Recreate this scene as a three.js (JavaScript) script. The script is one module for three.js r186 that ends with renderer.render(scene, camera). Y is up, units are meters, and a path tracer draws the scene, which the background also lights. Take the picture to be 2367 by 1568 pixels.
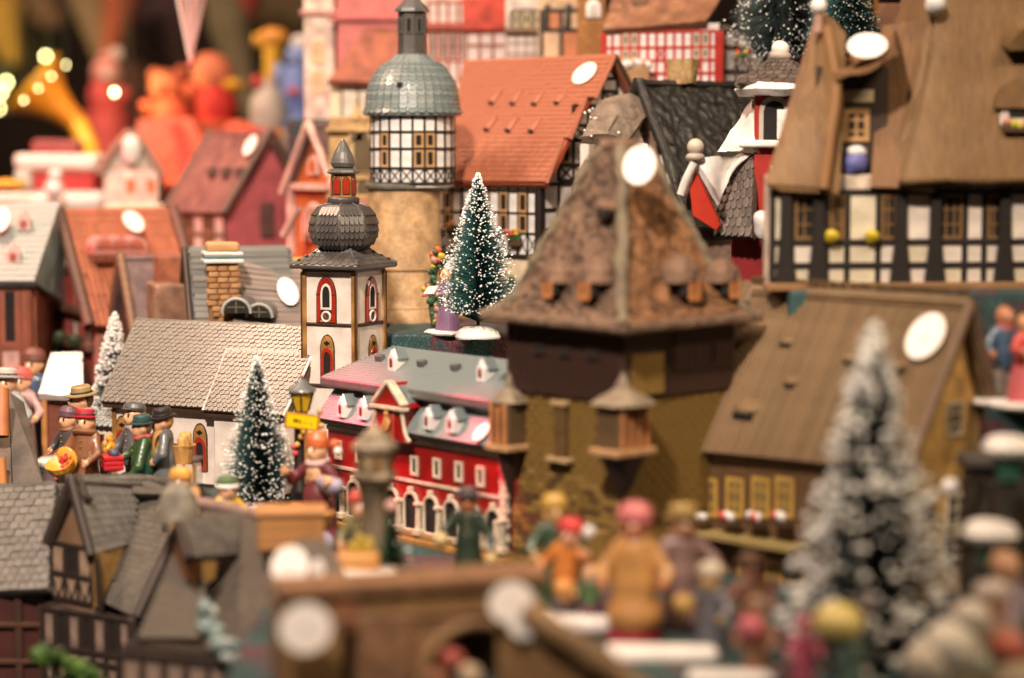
import * as THREE from 'three';
import { RoundedBoxGeometry } from 'three/addons/geometries/RoundedBoxGeometry.js';
import { mergeGeometries, toCreasedNormals } from 'three/addons/utils/BufferGeometryUtils.js';
import { RectAreaLightUniformsLib } from 'three/addons/lights/RectAreaLightUniformsLib.js';

// ---------------------------------------------------------------- camera, light, exposure (lengths in centimetres, scaled by CM)
const CM = 0.01, FPX = 5000, CX = 1183.5, CY = 784, PITCH = Math.atan((784 - 345) / FPX), CAM_Y = 19;
const V = (x, y, z) => new THREE.Vector3(x, y, z);
const scene = new THREE.Scene();
scene.background = new THREE.Color().setRGB(0.012, 0.006, 0.004);
const camera = new THREE.PerspectiveCamera(2 * Math.atan(784 / FPX) * 180 / Math.PI, 1024 / 678, 0.05, 20);
camera.position.set(0, CAM_Y * CM, 0);
camera.rotation.x = -PITCH;
camera.focus = 1.205;
camera.userData.fStop = 3.2;
const renderer = new THREE.WebGLRenderer({ antialias: true });
renderer.toneMapping = THREE.LinearToneMapping;
renderer.toneMappingExposure = 1.52;
renderer.shadowMap.enabled = true;
RectAreaLightUniformsLib.init();
const LAMPS = [
  // [place cm, aim cm, width, height, radiance, colour, label]
  [[3, 62, -82], [-4, 4, -117], 9, 9, 30, [1, 0.78, 0.54], 'round warm stall lamp hanging low over the middle of the village'],  // out of view, placed to light roofs steeply from above
  [[80, 110, -30], [16, 6, -105], 40, 10, 64, [1, 0.74, 0.47], 'long warm tube lamp hanging over the right of the table'],  // out of view, placed to brighten the right side and lower right
  [[-58, 92, -138], [-40, 12, -178], 24, 24, 50, [1, 0.66, 0.46], 'square warm panel lamp over the crowded shelves behind'],  // out of view, placed to brighten the toys and back houses
];
const SPOTS = [
  // [place, aim, intensity (candela), cone degrees, colour, label, size, penumbra]
  [[-30, 112, -8], [-9, 8, -123], 9.4, 22, [1, 0.81, 0.67], 'warm white spot lamp hanging high in front of the church', 2.4, 1],  // out of view, its cone set to brighten church and hall most
  [[-59.4, 51.4, -135], [-8.3, 5.3, -114.9], 5, 2.5, [1, 0.06, 0.12], 'small red spot lamp behind the church ridge', .6, .3],  // out of view, aimed to make the left pink roof patch
  [[-52.3, 51, -126.5], [-1.6, 4.9, -106.6], 5, 1.6, [1, 0.06, 0.12], 'small red spot lamp over the church nave', .6, .3],  // out of view, aimed to make the right pink roof patch
  [[-95, 50, -120], [-36, 13, -150], 1.5, 17, [1, 0.10, 0.10], 'small red spot lamp beside the shelves', .8, .5],  // out of view, placed to tint the left background red
];

// ---------------------------------------------------------------- helpers
let seed = 20241;
const rnd = () => { seed = (seed * 1664525 + 1013904223) >>> 0; return seed / 4294967296; };
const rr = (a, b) => a + (b - a) * rnd();
const D2R = Math.PI / 180;
const ray = (px, py) => V((px - CX) / FPX, -(py - CY) / FPX, -1).applyAxisAngle(V(1, 0, 0), -PITCH);
const CAM = V(0, CAM_Y, 0);
const at = (px, py, d) => ray(px, py).multiplyScalar(d).add(CAM);
const onY = (px, py, y) => { const r = ray(px, py); return r.multiplyScalar((y - CAM_Y) / r.y).add(CAM); };

const used = {};
function numbered(n) { used[n] = (used[n] ?? -1) + 1; return used[n] ? `${n}_${String(used[n]).padStart(3, '0')}` : n; }
function thing(name, label, category, p, yaw = 0, group, kind) {
  const T = new THREE.Group();
  T.name = numbered(name); T.position.set(p.x * CM, p.y * CM, p.z * CM); T.rotation.y = -yaw * D2R; T.scale.setScalar(CM);
  T.userData = { label, category };
  if (group) T.userData.group = group;
  if (kind) { T.userData.kind = kind; }
  scene.add(T); T.updateMatrixWorld(true);
  const inv = T.matrixWorld.clone().invert();
  const o = CAM.clone().multiplyScalar(CM).applyMatrix4(inv);
  T.pk = (ax, val, px, py) => { // where the sight line through a photograph point meets a plane of this thing
    const q = at(px, py, 100).multiplyScalar(CM).applyMatrix4(inv).sub(o);
    return q.multiplyScalar((val - o[ax]) / q[ax]).add(o);
  };
  return T;
}
// origin of a thing so that its local point l lies at world point w
function orig(w, l, yaw) { return w.clone().sub(V(...l).applyAxisAngle(V(0, 1, 0), -yaw * D2R)); }

function uvBox(g, s = 0.25) {
  if (g.userData.uv) return g;
  if (!g.attributes.normal) g.computeVertexNormals();
  const p = g.attributes.position, n = g.attributes.normal, uv = new Float32Array(p.count * 2);
  for (let i = 0; i < p.count; i++) {
    const ax = Math.abs(n.getX(i)), ay = Math.abs(n.getY(i)), az = Math.abs(n.getZ(i));
    let u, v;
    if (ax > ay && ax > az) { u = p.getZ(i); v = p.getY(i); } else if (ay > az) { u = p.getX(i); v = p.getZ(i); } else { u = p.getX(i); v = p.getY(i); }
    uv[2 * i] = u * s; uv[2 * i + 1] = v * s;
  }
  g.setAttribute('uv', new THREE.BufferAttribute(uv, 2)); g.userData.uv = true;
  return g;
}
const fix = g => { const o = g.index ? g.toNonIndexed() : g; for (const k of Object.keys(o.attributes)) if (!['position', 'normal', 'uv'].includes(k)) o.deleteAttribute(k); return uvBox(o); };
const merge = gs => gs.length === 1 ? gs[0] : mergeGeometries(gs.map(fix), false);
function part(P, name, g, m, p, rot, s) {
  if (Array.isArray(g)) { g = merge(g); g.userData.uv = true; }
  const o = new THREE.Mesh(uvBox(g), m);
  o.name = name; o.castShadow = o.receiveShadow = true;
  if (p) o.position.set(p[0], p[1], p[2]);
  if (rot) o.rotation.set(rot[0], rot[1], rot[2]);
  if (s) o.scale.set(...(Array.isArray(s) ? s : [s, s, s]));
  P.add(o); return o;
}
const stuff = o => { o.userData.kind = 'stuff'; return o; };
const lab = (o, l) => { o.userData.label = l; return o; };
const cache = new Map();
const cached = (k, f) => { if (!cache.has(k)) cache.set(k, f()); return cache.get(k); };
const q2 = x => Math.round(x * 200) / 200;
const box = (w, h, d, r = Math.min(w * .18, h * .18, d * .18, .12)) => { w = Math.max(q2(w), .005); h = Math.max(q2(h), .005); d = Math.max(q2(d), .005); return cached(`b${w},${h},${d}`, () => uvBox(new RoundedBoxGeometry(w, h, d, 1, Math.min(r, w * .45, h * .45, d * .45)))); };
const tr = (g, p, rot, s) => { const o = g.clone(); o.userData = { ...g.userData }; const m = new THREE.Matrix4().compose(V(...(p || [0, 0, 0])), new THREE.Quaternion().setFromEuler(new THREE.Euler(...(rot || [0, 0, 0]))), s ? V(...(Array.isArray(s) ? s : [s, s, s])) : V(1, 1, 1)); o.applyMatrix4(m); return o; };
const lathe = (pts, seg = 24, flat = false, a0 = 0) => { const g = new THREE.LatheGeometry(pts.map(p => new THREE.Vector2(p[0], p[1])), seg, a0);
  if (seg > 8) { const n = Math.max(1, Math.round(Math.max(...pts.map(p => p[0])) * 6.283 * .25)), uv = g.attributes.uv; let l = 0; const acc = pts.map((p, i) => i ? (l += Math.hypot(p[0] - pts[i - 1][0], p[1] - pts[i - 1][1])) : 0); for (let i = 0; i < uv.count; i++) uv.setXY(i, uv.getX(i) * n, acc[i % pts.length] * .25); const c = flat ? toCreasedNormals(g, .3) : toCreasedNormals(g, .9); c.userData.uv = true; return c; } return flat ? toCreasedNormals(g, 0.3) : toCreasedNormals(g, 0.9); };
const sphere = (r, a = 12, b = 9) => new THREE.SphereGeometry(r, a, b);
const tube = (pts, r, seg = 12, rad = 6) => new THREE.TubeGeometry(new THREE.CatmullRomCurve3(pts.map(p => V(...p))), seg, r, rad);
function poly(pts, depth, bev = 0.03, holes = []) { // polygon in xy, from z = 0 to z = depth
  const s = new THREE.Shape(pts.map(p => new THREE.Vector2(p[0], p[1])));
  for (const h of holes) s.holes.push(new THREE.Path(h.map(p => new THREE.Vector2(p[0], p[1]))));
  const b = Math.min(bev, depth * .3);
  const g = new THREE.ExtrudeGeometry(s, { depth: Math.max(depth - 2 * b, .001), bevelEnabled: bev > 0, bevelThickness: b, bevelSize: b, bevelOffset: -b, bevelSegments: 1, curveSegments: 8 });
  g.translate(0, 0, b); g.deleteAttribute('uv'); return g;
}
// hexahedron between four points (a b / c d seen from outside) and the same four sunk by t along the inward normal
function slab(a, b, c, d, t) {
  const n = V().crossVectors(V().subVectors(b, a), V().subVectors(c, a)).normalize(); // a top-left, b top-right, c bottom-left: points inward
  const q = [a, b, d, c], r = q.map(p => p.clone().addScaledVector(n, t));
  const tri = []; const quad = (p, s, u, v) => tri.push(p, s, u, p, u, v);
  quad(q[0], q[3], q[2], q[1]); quad(r[0], r[1], r[2], r[3]);
  for (let i = 0; i < 4; i++) { const j = (i + 1) % 4; quad(q[i], q[j], r[j], r[i]); }
  const g = new THREE.BufferGeometry(); g.setAttribute('position', new THREE.Float32BufferAttribute(tri.flatMap(p => [p.x, p.y, p.z]), 3)); g.computeVertexNormals();
  return g;
}
const lerp = (a, b, t) => a.clone().lerp(b, t);
const bil = (Q, u, v) => lerp(lerp(Q[0], Q[1], u), lerp(Q[2], Q[3], u), v); // Q = tl tr bl br

// ---- noise and textures
const hash = (x, y, k) => { let h = (x * 374761393 + y * 668265263 + k * 974634777) | 0; h = Math.imul(h ^ (h >>> 13), 1274126177); return ((h ^ (h >>> 16)) >>> 0) / 4294967296; };
function vnoise(x, y, per, k) { const xi = Math.floor(x), yi = Math.floor(y), fx = x - xi, fy = y - yi, s = t => t * t * (3 - 2 * t), w = n => ((n % per) + per) % per; const a = hash(w(xi), w(yi), k), b = hash(w(xi + 1), w(yi), k), c = hash(w(xi), w(yi + 1), k), d = hash(w(xi + 1), w(yi + 1), k); return a + (b - a) * s(fx) + (c - a) * s(fy) + (a - b - c + d) * s(fx) * s(fy); }
const fbm = (x, y, per, k, oct = 4) => { let s = 0, a = .5, t = 0; for (let o = 0; o < oct; o++) { s += a * vnoise(x, y, per, k + o); t += a; x *= 2; y *= 2; per *= 2; a *= .5; } return s / t; };
function tex(n, fn, srgb = false) {
  const d = new Uint8Array(n * n * 4);
  for (let y = 0; y < n; y++) for (let x = 0; x < n; x++) { const c = fn(x / n, y / n), i = 4 * (y * n + x); d[i] = 255 * c[0]; d[i + 1] = 255 * c[1]; d[i + 2] = 255 * c[2]; d[i + 3] = 255; }
  const t = new THREE.DataTexture(d, n, n); t.wrapS = t.wrapT = THREE.RepeatWrapping; t.magFilter = THREE.LinearFilter; t.minFilter = THREE.LinearMipmapLinearFilter; t.generateMipmaps = true; if (srgb) t.colorSpace = THREE.SRGBColorSpace; t.needsUpdate = true; return t;
}
const g1 = v => [v, v, v], cl = v => Math.min(1, Math.max(0, v));
const TX = {
  clay: tex(256, (u, v) => { const a = fbm(u * 6, v * 6, 6, 1, 5), b = vnoise(u * 60, v * 60, 60, 9), s = b > .9 ? .12 : 0; return g1(cl(.66 + .42 * (a - .2) - s)); }),
  wash: tex(256, (u, v) => { const a = fbm(u * 5, v * 5, 5, 21, 5), b = fbm(u * 22, v * 22, 22, 33, 3); const k = cl(.34 + .95 * a * (.55 + .7 * b)); return [k, k * (.94 + .06 * a), k * (.88 + .12 * b)]; }),
  wood: tex(256, (u, v) => { const a = fbm(u * 4, v * 28, 4, 51, 4), b = vnoise(u * 8, v * 90, 8, 57); return g1(cl(.5 + .45 * a + .14 * (b - .5))); }),
  fine: tex(256, (u, v) => g1(fbm(u * 24, v * 24, 24, 71, 4))),
  coarse: tex(256, (u, v) => g1(fbm(u * 8, v * 8, 8, 91, 5))),
  straw: tex(256, (u, v) => { const a = fbm(u * 34, v * 5, 34, 131, 3), b = fbm(u * 5, v * 5, 5, 141, 4); return g1(cl(.4 + .45 * a + .35 * b)); }),
  mat: tex(1024, (u, v) => { const a = fbm(u * 10, v * 10, 10, 171, 4), b = vnoise(u * 300, v * 300, 300, 177), r = fbm(u * 9, v * 9, 9, 191, 4) + .25 * (vnoise(u * 120, v * 120, 120, 195) - .5) > .60 ? 1 : 0, s = b > .82 ? 1 : b * .5; return r ? [cl(.03 + .30 * s * a), cl(.008 + .06 * s), cl(.012 + .07 * s)] : [cl(.006 + .04 * s), cl(.018 + .20 * s * a), cl(.02 + .19 * s * a)]; }),
};
const MATS = new Map();
// M(linear colour, roughness, { map, bump name, bump depth in cm, coat })
function M(c, rough = .55, o = {}) {
  const key = JSON.stringify([c, rough, o]);
  if (MATS.has(key)) return MATS.get(key);
  const P = { color: new THREE.Color().setRGB(c[0], c[1], c[2]), roughness: rough, metalness: o.metal || 0 };
  if (o.map !== null) P.map = TX[o.map || 'clay'];
  if (o.bump) { P.bumpMap = TX[o.bump]; P.bumpScale = (o.bd || .02) * CM; }
  if (o.coat) { P.clearcoat = o.coat; P.clearcoatRoughness = o.cr ?? .15; }
  if (o.sheen) { P.sheen = o.sheen; P.sheenRoughness = .6; }
  if (o.trans) { P.transmission = o.trans; P.thickness = 0; }
  if (o.glow) { P.emissive = new THREE.Color().setRGB(...o.glow); P.emissiveIntensity = o.gi || 1; }
  const m = new (o.coat || o.sheen || o.trans ? THREE.MeshPhysicalMaterial : THREE.MeshStandardMaterial)(P);
  if (o.side) m.side = THREE.DoubleSide;
  MATS.set(key, m); return m;
}
const shade = (c, k) => c.map(x => x * k);

// ---- tiles laid over a quadrilateral: the nearest ones single pieces, what is left over one joined part
const unitTile = {
  scallop: () => { const s = []; for (let i = 0; i <= 8; i++) { const a = Math.PI + Math.PI * i / 8; s.push([.47 * Math.cos(a), -.08 + .46 * Math.sin(a)]); } s.push([.47, .62], [-.47, .62]); return poly(s, 1, 0); },
  slate: () => { const g = new THREE.BoxGeometry(.94, 1.14, 1); g.translate(0, .07, .5); return g; },
  rib: () => { const s = []; for (let i = 0; i <= 6; i++) { const a = Math.PI * i / 6; s.push([.46 * Math.cos(a), Math.sin(a)]); } const g = new THREE.ExtrudeGeometry(new THREE.Shape(s.map(p => new THREE.Vector2(...p))), { depth: 1.04, bevelEnabled: false }); g.rotateX(Math.PI / 2); g.translate(0, .52, 0); return g; },
  brick: () => { const g = new THREE.BoxGeometry(.9, .84, 1); g.translate(0, 0, .35); return g; },
};
for (const k of Object.keys(unitTile)) { const f = unitTile[k]; let g; unitTile[k] = () => g || (g = uvBox(fix(f()))); }
function tiles(P, name, Q, rows, cols, style, mats, o = {}) {
  const geo = unitTile[style](), th = o.th ?? .05, tilt = (o.tilt ?? 5) * D2R, budget = o.parts ?? 300, rest = [], list = [];
  for (let r = rows - 1; r >= 0; r--) {
    const off = o.stagger === false ? 0 : (r % 2) * .5, n = off ? cols + 1 : cols;
    for (let c = 0; c < n; c++) {
      let u0 = (c - off) / cols, u1 = (c + 1 - off) / cols; u0 = Math.max(0, u0); u1 = Math.min(1, u1);
      const v = (r + .5) / rows, u = (u0 + u1) / 2;
      if (o.skip && o.skip(u, v)) continue;
      const p = bil(Q, u, v), e = V().subVectors(bil(Q, 1, v), bil(Q, 0, v)), w = e.length() * (u1 - u0), x = e.normalize();
      const dn = V().subVectors(bil(Q, u, 1), bil(Q, u, 0)), h = dn.length() / rows; dn.normalize();
      const z = V().crossVectors(dn, x).normalize(), y = V().crossVectors(z, x);
      if (o.bow) p.addScaledVector(z, o.bow(u, v));
      p.addScaledVector(z, rr(0, 1) * (o.jit ?? .2) * th);
      const q = new THREE.Quaternion().setFromRotationMatrix(new THREE.Matrix4().makeBasis(x, y, z)).multiply(new THREE.Quaternion().setFromEuler(new THREE.Euler(-tilt, 0, rr(-1, 1) * (o.rot ?? .02))));
      list.push([p, q, V(w * (style === 'scallop' ? 1 : 1) * rr(.97, 1.0), h * (o.lap ?? 1.12), th)]);
    }
  }
  list.forEach(([p, q, s], i) => {
    if (i < budget) { const m = new THREE.Mesh(geo, mats[(hash(i, rows, cols) * mats.length) | 0]); m.name = name; m.castShadow = m.receiveShadow = true; m.position.copy(p); m.quaternion.copy(q); m.scale.copy(s); P.add(m); }
    else { const g = geo.clone(); g.applyMatrix4(new THREE.Matrix4().compose(p, q, s)); rest.push(g); }
  });
  if (rest.length) { const g = mergeGeometries(rest, false); g.userData.uv = true; stuff(part(P, o.plural || name + 's', g, mats[0])); }
}
// ---- flat wall surface: place(u, v, w) -> matrix, u along, v up, w outwards
function wallOf(o, dir) { const x = V(...dir).normalize(), z = V().crossVectors(x, V(0, 1, 0)); return { m: (u, v, w) => new THREE.Matrix4().makeBasis(x, V(0, 1, 0), z).setPosition(V(...o).addScaledVector(x, u).add(V(0, v, 0)).addScaledVector(z, w)) }; }
function drumOf(cx, cz, R, a0) { return { m: (u, v, w) => { const a = a0 + u / R, n = V(Math.sin(a), 0, Math.cos(a)); return new THREE.Matrix4().makeBasis(V(Math.cos(a), 0, -Math.sin(a)), V(0, 1, 0), n).setPosition(V(cx, v, cz).addScaledVector(n, R + w)); } }; }
function put(P, name, g, m, S, u, v, w = 0, rot = 0) {
  const o = part(P, name, g, m); const mm = S.m(u, v, w); if (rot) mm.multiply(new THREE.Matrix4().makeRotationZ(rot));
  mm.decompose(o.position, o.quaternion, o.scale); return o;
}
function child(o, name, g, m, p, rot) { return part(o, name, g, m, p, rot); }
function beam(P, S, u0, v0, u1, v1, w, m, t = .12, name = 'beam') { const l = Math.hypot(u1 - u0, v1 - v0), a = Math.atan2(v1 - v0, u1 - u0); return put(P, name, box(l, w, t), m, S, (u0 + u1) / 2, (v0 + v1) / 2, t * .3, a); }
const DARK = M([.005, .0035, .003], .9, { map: null });  // near-black colour stands in for the shade inside windows and openings
// rectangular window: frame ring, dark pane, glazing bars
function win(P, S, u, v, w, h, fm, o = {}) {
  const f = o.f ?? Math.min(w, h) * .2, d = o.d ?? .1;
  const ring = cached(`w${q2(w)},${q2(h)},${q2(f)},${q2(d)}`, () => uvBox(poly([[-w / 2, -h / 2], [w / 2, -h / 2], [w / 2, h / 2], [-w / 2, h / 2]], d, .02, [[[-w / 2 + f, -h / 2 + f], [-w / 2 + f, h / 2 - f], [w / 2 - f, h / 2 - f], [w / 2 - f, -h / 2 + f]]])));
  const o1 = put(P, 'window', ring, fm, S, u, v, (o.w ?? 0));
  child(o1, 'pane', box(w - f, h - f, .04, .005), o.pane || DARK, [0, 0, .03]);
  if (o.bars) { const [nx, ny] = o.bars; for (let i = 1; i < nx; i++) child(o1, 'glazing_bar', box(f * .5, h - f, .05), fm, [-w / 2 + w * i / nx, 0, .065]); for (let i = 1; i < ny; i++) child(o1, 'glazing_bar', box(w - f, f * .5, .05), fm, [0, -h / 2 + h * i / ny, .067]); }
  if (o.sill) child(o1, 'sill', box(w * 1.15, f * .7, d * 1.7), fm, [0, -h / 2 - f * .2, d * .8]);
  if (o.shutters) for (const s of [-1, 1]) child(o1, 'shutter', box(w * .42, h, .08), o.shutters, [s * w * .74, 0, .05]);
  return o1;
}
// timber framed wall on a grid of posts (us) and rails (vs); cell(i, j) says what fills it
function timber(P, S, us, vs, bw, bm, pm, cell, o = {}) {
  const t = o.t ?? .14;
  const fin = (i, j) => (cell && cell(i, j)) || 'p';
  for (let j = 0; j < vs.length - 1; j++) for (let i = 0; i < us.length - 1; i++) {
    const k = fin(i, j), u = (us[i] + us[i + 1]) / 2, v = (vs[j] + vs[j + 1]) / 2, w = us[i + 1] - us[i] - bw * .9, h = vs[j + 1] - vs[j] - bw * .9;
    if (k === '-' || w <= 0 || h <= 0) continue;
    if (k[0] === 'w') { win(P, S, u, v, w * (o.ww ?? 1), h * (o.wh ?? 1), o.wm || bm, { bars: o.bars, f: o.wf, w: .01 }); if ((o.ww ?? 1) < .8) put(P, 'panel', box(w, h, .06, .02), pm, S, u, v, -.02); continue; }
    put(P, 'panel', box(w, h, .1, .045), Array.isArray(pm) ? pm[(hash(i, j, 3) * pm.length) | 0] : pm, S, u, v, 0);
    const a = [us[i], vs[j], us[i + 1], vs[j + 1]], th = bw * .6;
    if (k === 'x' || k === '/') beam(P, S, a[0], a[1], a[2], a[3], th, bm, t * .85, 'brace');
    if (k === 'x' || k === '\\') beam(P, S, a[0], a[3], a[2], a[1], th, bm, t * .95, 'brace');
    if (k === 'v') { beam(P, S, a[0], a[3], u, a[1], th, bm, t * .85, 'brace'); beam(P, S, a[2], a[3], u, a[1], th, bm, t * .95, 'brace'); }
  }
  for (let i = 0; i < us.length; i++) { if (o.curved) for (let j = 0; j < vs.length - 1; j++) beam(P, S, us[i], vs[j], us[i], vs[j + 1], bw, bm, t, 'post'); else beam(P, S, us[i], vs[0], us[i], vs[vs.length - 1], bw, bm, t, 'post'); }
  for (let j = 0; j < vs.length; j++) { if (o.curved) for (let i = 0; i < us.length - 1; i++) beam(P, S, us[i] - .02, vs[j], us[i + 1] + .02, vs[j], bw, bm, t * 1.2, 'rail'); else beam(P, S, us[0], vs[j], us[us.length - 1], vs[j], bw, bm, t * 1.15, 'rail'); }
}
const span = (a, b, n) => Array.from({ length: n + 1 }, (_, i) => a + (b - a) * i / n);
// pointed arch outline, foot at y = 0
const lancet = (w, h, n = 6) => { const s = [[-w / 2, 0], [w / 2, 0]], b = h - w * .95; for (let i = 0; i <= n; i++) { const t = i / n; s.push([w / 2 * (1 - t * t), b + (h - b) * Math.sin(t * Math.PI / 2 * .96) / Math.sin(Math.PI / 2 * .96)]); } for (let i = n - 1; i >= 0; i--) { const t = i / n; s.push([-w / 2 * (1 - t * t), b + (h - b) * Math.sin(t * Math.PI / 2 * .96) / Math.sin(Math.PI / 2 * .96)]); } return s; };
const arch = (w, h, n = 8) => { const s = [[-w / 2, 0], [w / 2, 0]]; for (let i = 0; i <= n; i++) { const a = Math.PI * i / n; s.push([w / 2 * Math.cos(a), h - w / 2 + w / 2 * Math.sin(a)]); } return s; };
const rev = a => a.slice().reverse();
// round white price sticker lying on a surface point with a normal, pen scrawl on it
function scrawl(k) {
  const c = document.createElement('canvas'); c.width = c.height = 128; const x = c.getContext('2d');
  x.fillStyle = '#fbf6f2'; x.fillRect(0, 0, 128, 128); x.strokeStyle = 'rgba(120,112,130,0.55)'; x.lineWidth = 2;
  for (let i = 0; i < 4; i++) { x.beginPath(); x.moveTo(34 + hash(i, k, 1) * 30, 44 + hash(i, k, 2) * 40); x.lineTo(60 + hash(i, k, 3) * 34, 44 + hash(i, k, 4) * 40); x.stroke(); }
  const t = new THREE.CanvasTexture(c); t.colorSpace = THREE.SRGBColorSpace; return t;
}
const STK = [1, 2, 3].map(k => new THREE.MeshStandardMaterial({ map: scrawl(k), color: new THREE.Color().setRGB(.76, .74, .72), roughness: .7 }));
let stkN = 0;
function sticker(P, p, n, w, h, spin = 0, l) {
  const g = new THREE.CylinderGeometry(.5, .5, 1, 32); g.rotateX(Math.PI / 2); const uv = g.attributes.uv, po = g.attributes.position; for (let i = 0; i < po.count; i++) uv.setXY(i, po.getX(i) + .5, po.getY(i) + .5); g.userData.uv = true;
  const o = part(P, 'price_sticker', g, STK[stkN++ % 3]);
  const z = V(...n).normalize(), x = V(0, 1, 0).cross(z).normalize(), y = V().crossVectors(z, x);
  o.quaternion.setFromRotationMatrix(new THREE.Matrix4().makeBasis(x, y, z)).multiply(new THREE.Quaternion().setFromEuler(new THREE.Euler(0, 0, spin)));
  o.position.set(...p).addScaledVector(z, .02); o.scale.set(w, h, .025); lab(o, l || 'round white price sticker with faint pen marks'); return o;
}
// ---- smooth solid from joined capsules and ellipsoids (surface nets)
const smin = (a, b, k) => { const h = Math.max(k - Math.abs(a - b), 0) / k; return Math.min(a, b) - h * h * k * .25; };
const cap = (a, b, ra, rb = ra) => { const A = V(...a), B = V(...b), ab = B.clone().sub(A), l = ab.lengthSq() || 1e-9; return { f: (x, y, z) => { let t = ((x - A.x) * ab.x + (y - A.y) * ab.y + (z - A.z) * ab.z) / l; t = t < 0 ? 0 : t > 1 ? 1 : t; return Math.hypot(x - A.x - ab.x * t, y - A.y - ab.y * t, z - A.z - ab.z * t) - (ra + (rb - ra) * t); }, lo: [0, 1, 2].map(i => Math.min(a[i] - ra, b[i] - rb)), hi: [0, 1, 2].map(i => Math.max(a[i] + ra, b[i] + rb)) }; };
const ell = (c, r) => ({ f: (x, y, z) => { const k = Math.hypot((x - c[0]) / r[0], (y - c[1]) / r[1], (z - c[2]) / r[2]); return (k - 1) * Math.min(...r); }, lo: c.map((v, i) => v - r[i]), hi: c.map((v, i) => v + r[i]) });
function solid(prims, cell, k = .03) {
  const lo = [0, 1, 2].map(i => Math.min(...prims.map(p => p.lo[i])) - cell * 2), hi = [0, 1, 2].map(i => Math.max(...prims.map(p => p.hi[i])) + cell * 2);
  const n = [0, 1, 2].map(i => Math.ceil((hi[i] - lo[i]) / cell) + 1), [nx, ny, nz] = n, F = new Float32Array(nx * ny * nz), id = (x, y, z) => x + nx * (y + ny * z);
  for (let z = 0; z < nz; z++) for (let y = 0; y < ny; y++) for (let x = 0; x < nx; x++) { const X = lo[0] + x * cell, Y = lo[1] + y * cell, Z = lo[2] + z * cell; let d = 1e9; for (const p of prims) { if (X < p.lo[0] - .2 || X > p.hi[0] + .2 || Y < p.lo[1] - .2 || Y > p.hi[1] + .2) { d = Math.min(d, .2); continue; } d = smin(d, p.f(X, Y, Z), k); } F[id(x, y, z)] = d; }
  const vid = new Int32Array(nx * ny * nz).fill(-1), pos = [], idx = [];
  for (let z = 0; z < nz - 1; z++) for (let y = 0; y < ny - 1; y++) for (let x = 0; x < nx - 1; x++) {
    let c = 0, sx = 0, sy = 0, sz = 0; const g = (a, b, e) => F[id(x + a, y + b, z + e)];
    const E = (a, b) => { const p = g(...a), q = g(...b); if ((p < 0) !== (q < 0)) { const t = p / (p - q); sx += a[0] + (b[0] - a[0]) * t; sy += a[1] + (b[1] - a[1]) * t; sz += a[2] + (b[2] - a[2]) * t; c++; } };
    let s = 0; for (let i = 0; i < 8; i++) s += g(i & 1, (i >> 1) & 1, i >> 2) < 0 ? 1 : 0; if (s === 0 || s === 8) continue;
    for (let i = 0; i < 2; i++) for (let j = 0; j < 2; j++) { E([0, i, j], [1, i, j]); E([i, 0, j], [i, 1, j]); E([i, j, 0], [i, j, 1]); }
    vid[id(x, y, z)] = pos.length / 3; pos.push(lo[0] + (x + sx / c) * cell, lo[1] + (y + sy / c) * cell, lo[2] + (z + sz / c) * cell);
  }
  const quad = (a, b, c, d, f) => { if (a < 0 || b < 0 || c < 0 || d < 0) return; f ? idx.push(a, b, c, a, c, d) : idx.push(a, c, b, a, d, c); };
  for (let z = 1; z < nz - 1; z++) for (let y = 1; y < ny - 1; y++) for (let x = 1; x < nx - 1; x++) { const a = F[id(x, y, z)] < 0; if (a !== F[id(x + 1, y, z)] < 0) quad(vid[id(x, y - 1, z - 1)], vid[id(x, y, z - 1)], vid[id(x, y, z)], vid[id(x, y - 1, z)], a); if (a !== F[id(x, y + 1, z)] < 0) quad(vid[id(x - 1, y, z - 1)], vid[id(x - 1, y, z)], vid[id(x, y, z)], vid[id(x, y, z - 1)], a); if (a !== F[id(x, y, z + 1)] < 0) quad(vid[id(x - 1, y - 1, z)], vid[id(x, y - 1, z)], vid[id(x, y, z)], vid[id(x - 1, y, z)], a); }
  const g = new THREE.BufferGeometry(); g.setAttribute('position', new THREE.Float32BufferAttribute(pos, 3)); g.setIndex(idx); g.computeVertexNormals(); return g;
}
// roughen a closed geometry with a little noise so that hand made clay is not dead straight
function rough(g, amp, freq = 1.5) { const p = g.attributes.position; for (let i = 0; i < p.count; i++) { const x = p.getX(i), y = p.getY(i), z = p.getZ(i); const a = vnoise(x * freq + 40, y * freq + z * freq * .7 + 40, 997, 5) - .5, b = vnoise(z * freq + 70, y * freq + x * freq * .6 + 10, 997, 6) - .5, c = vnoise(x * freq + 11, z * freq + 90, 997, 8) - .5; p.setXYZ(i, x + a * amp, y + c * amp, z + b * amp); } g.computeVertexNormals(); return g; }
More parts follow.
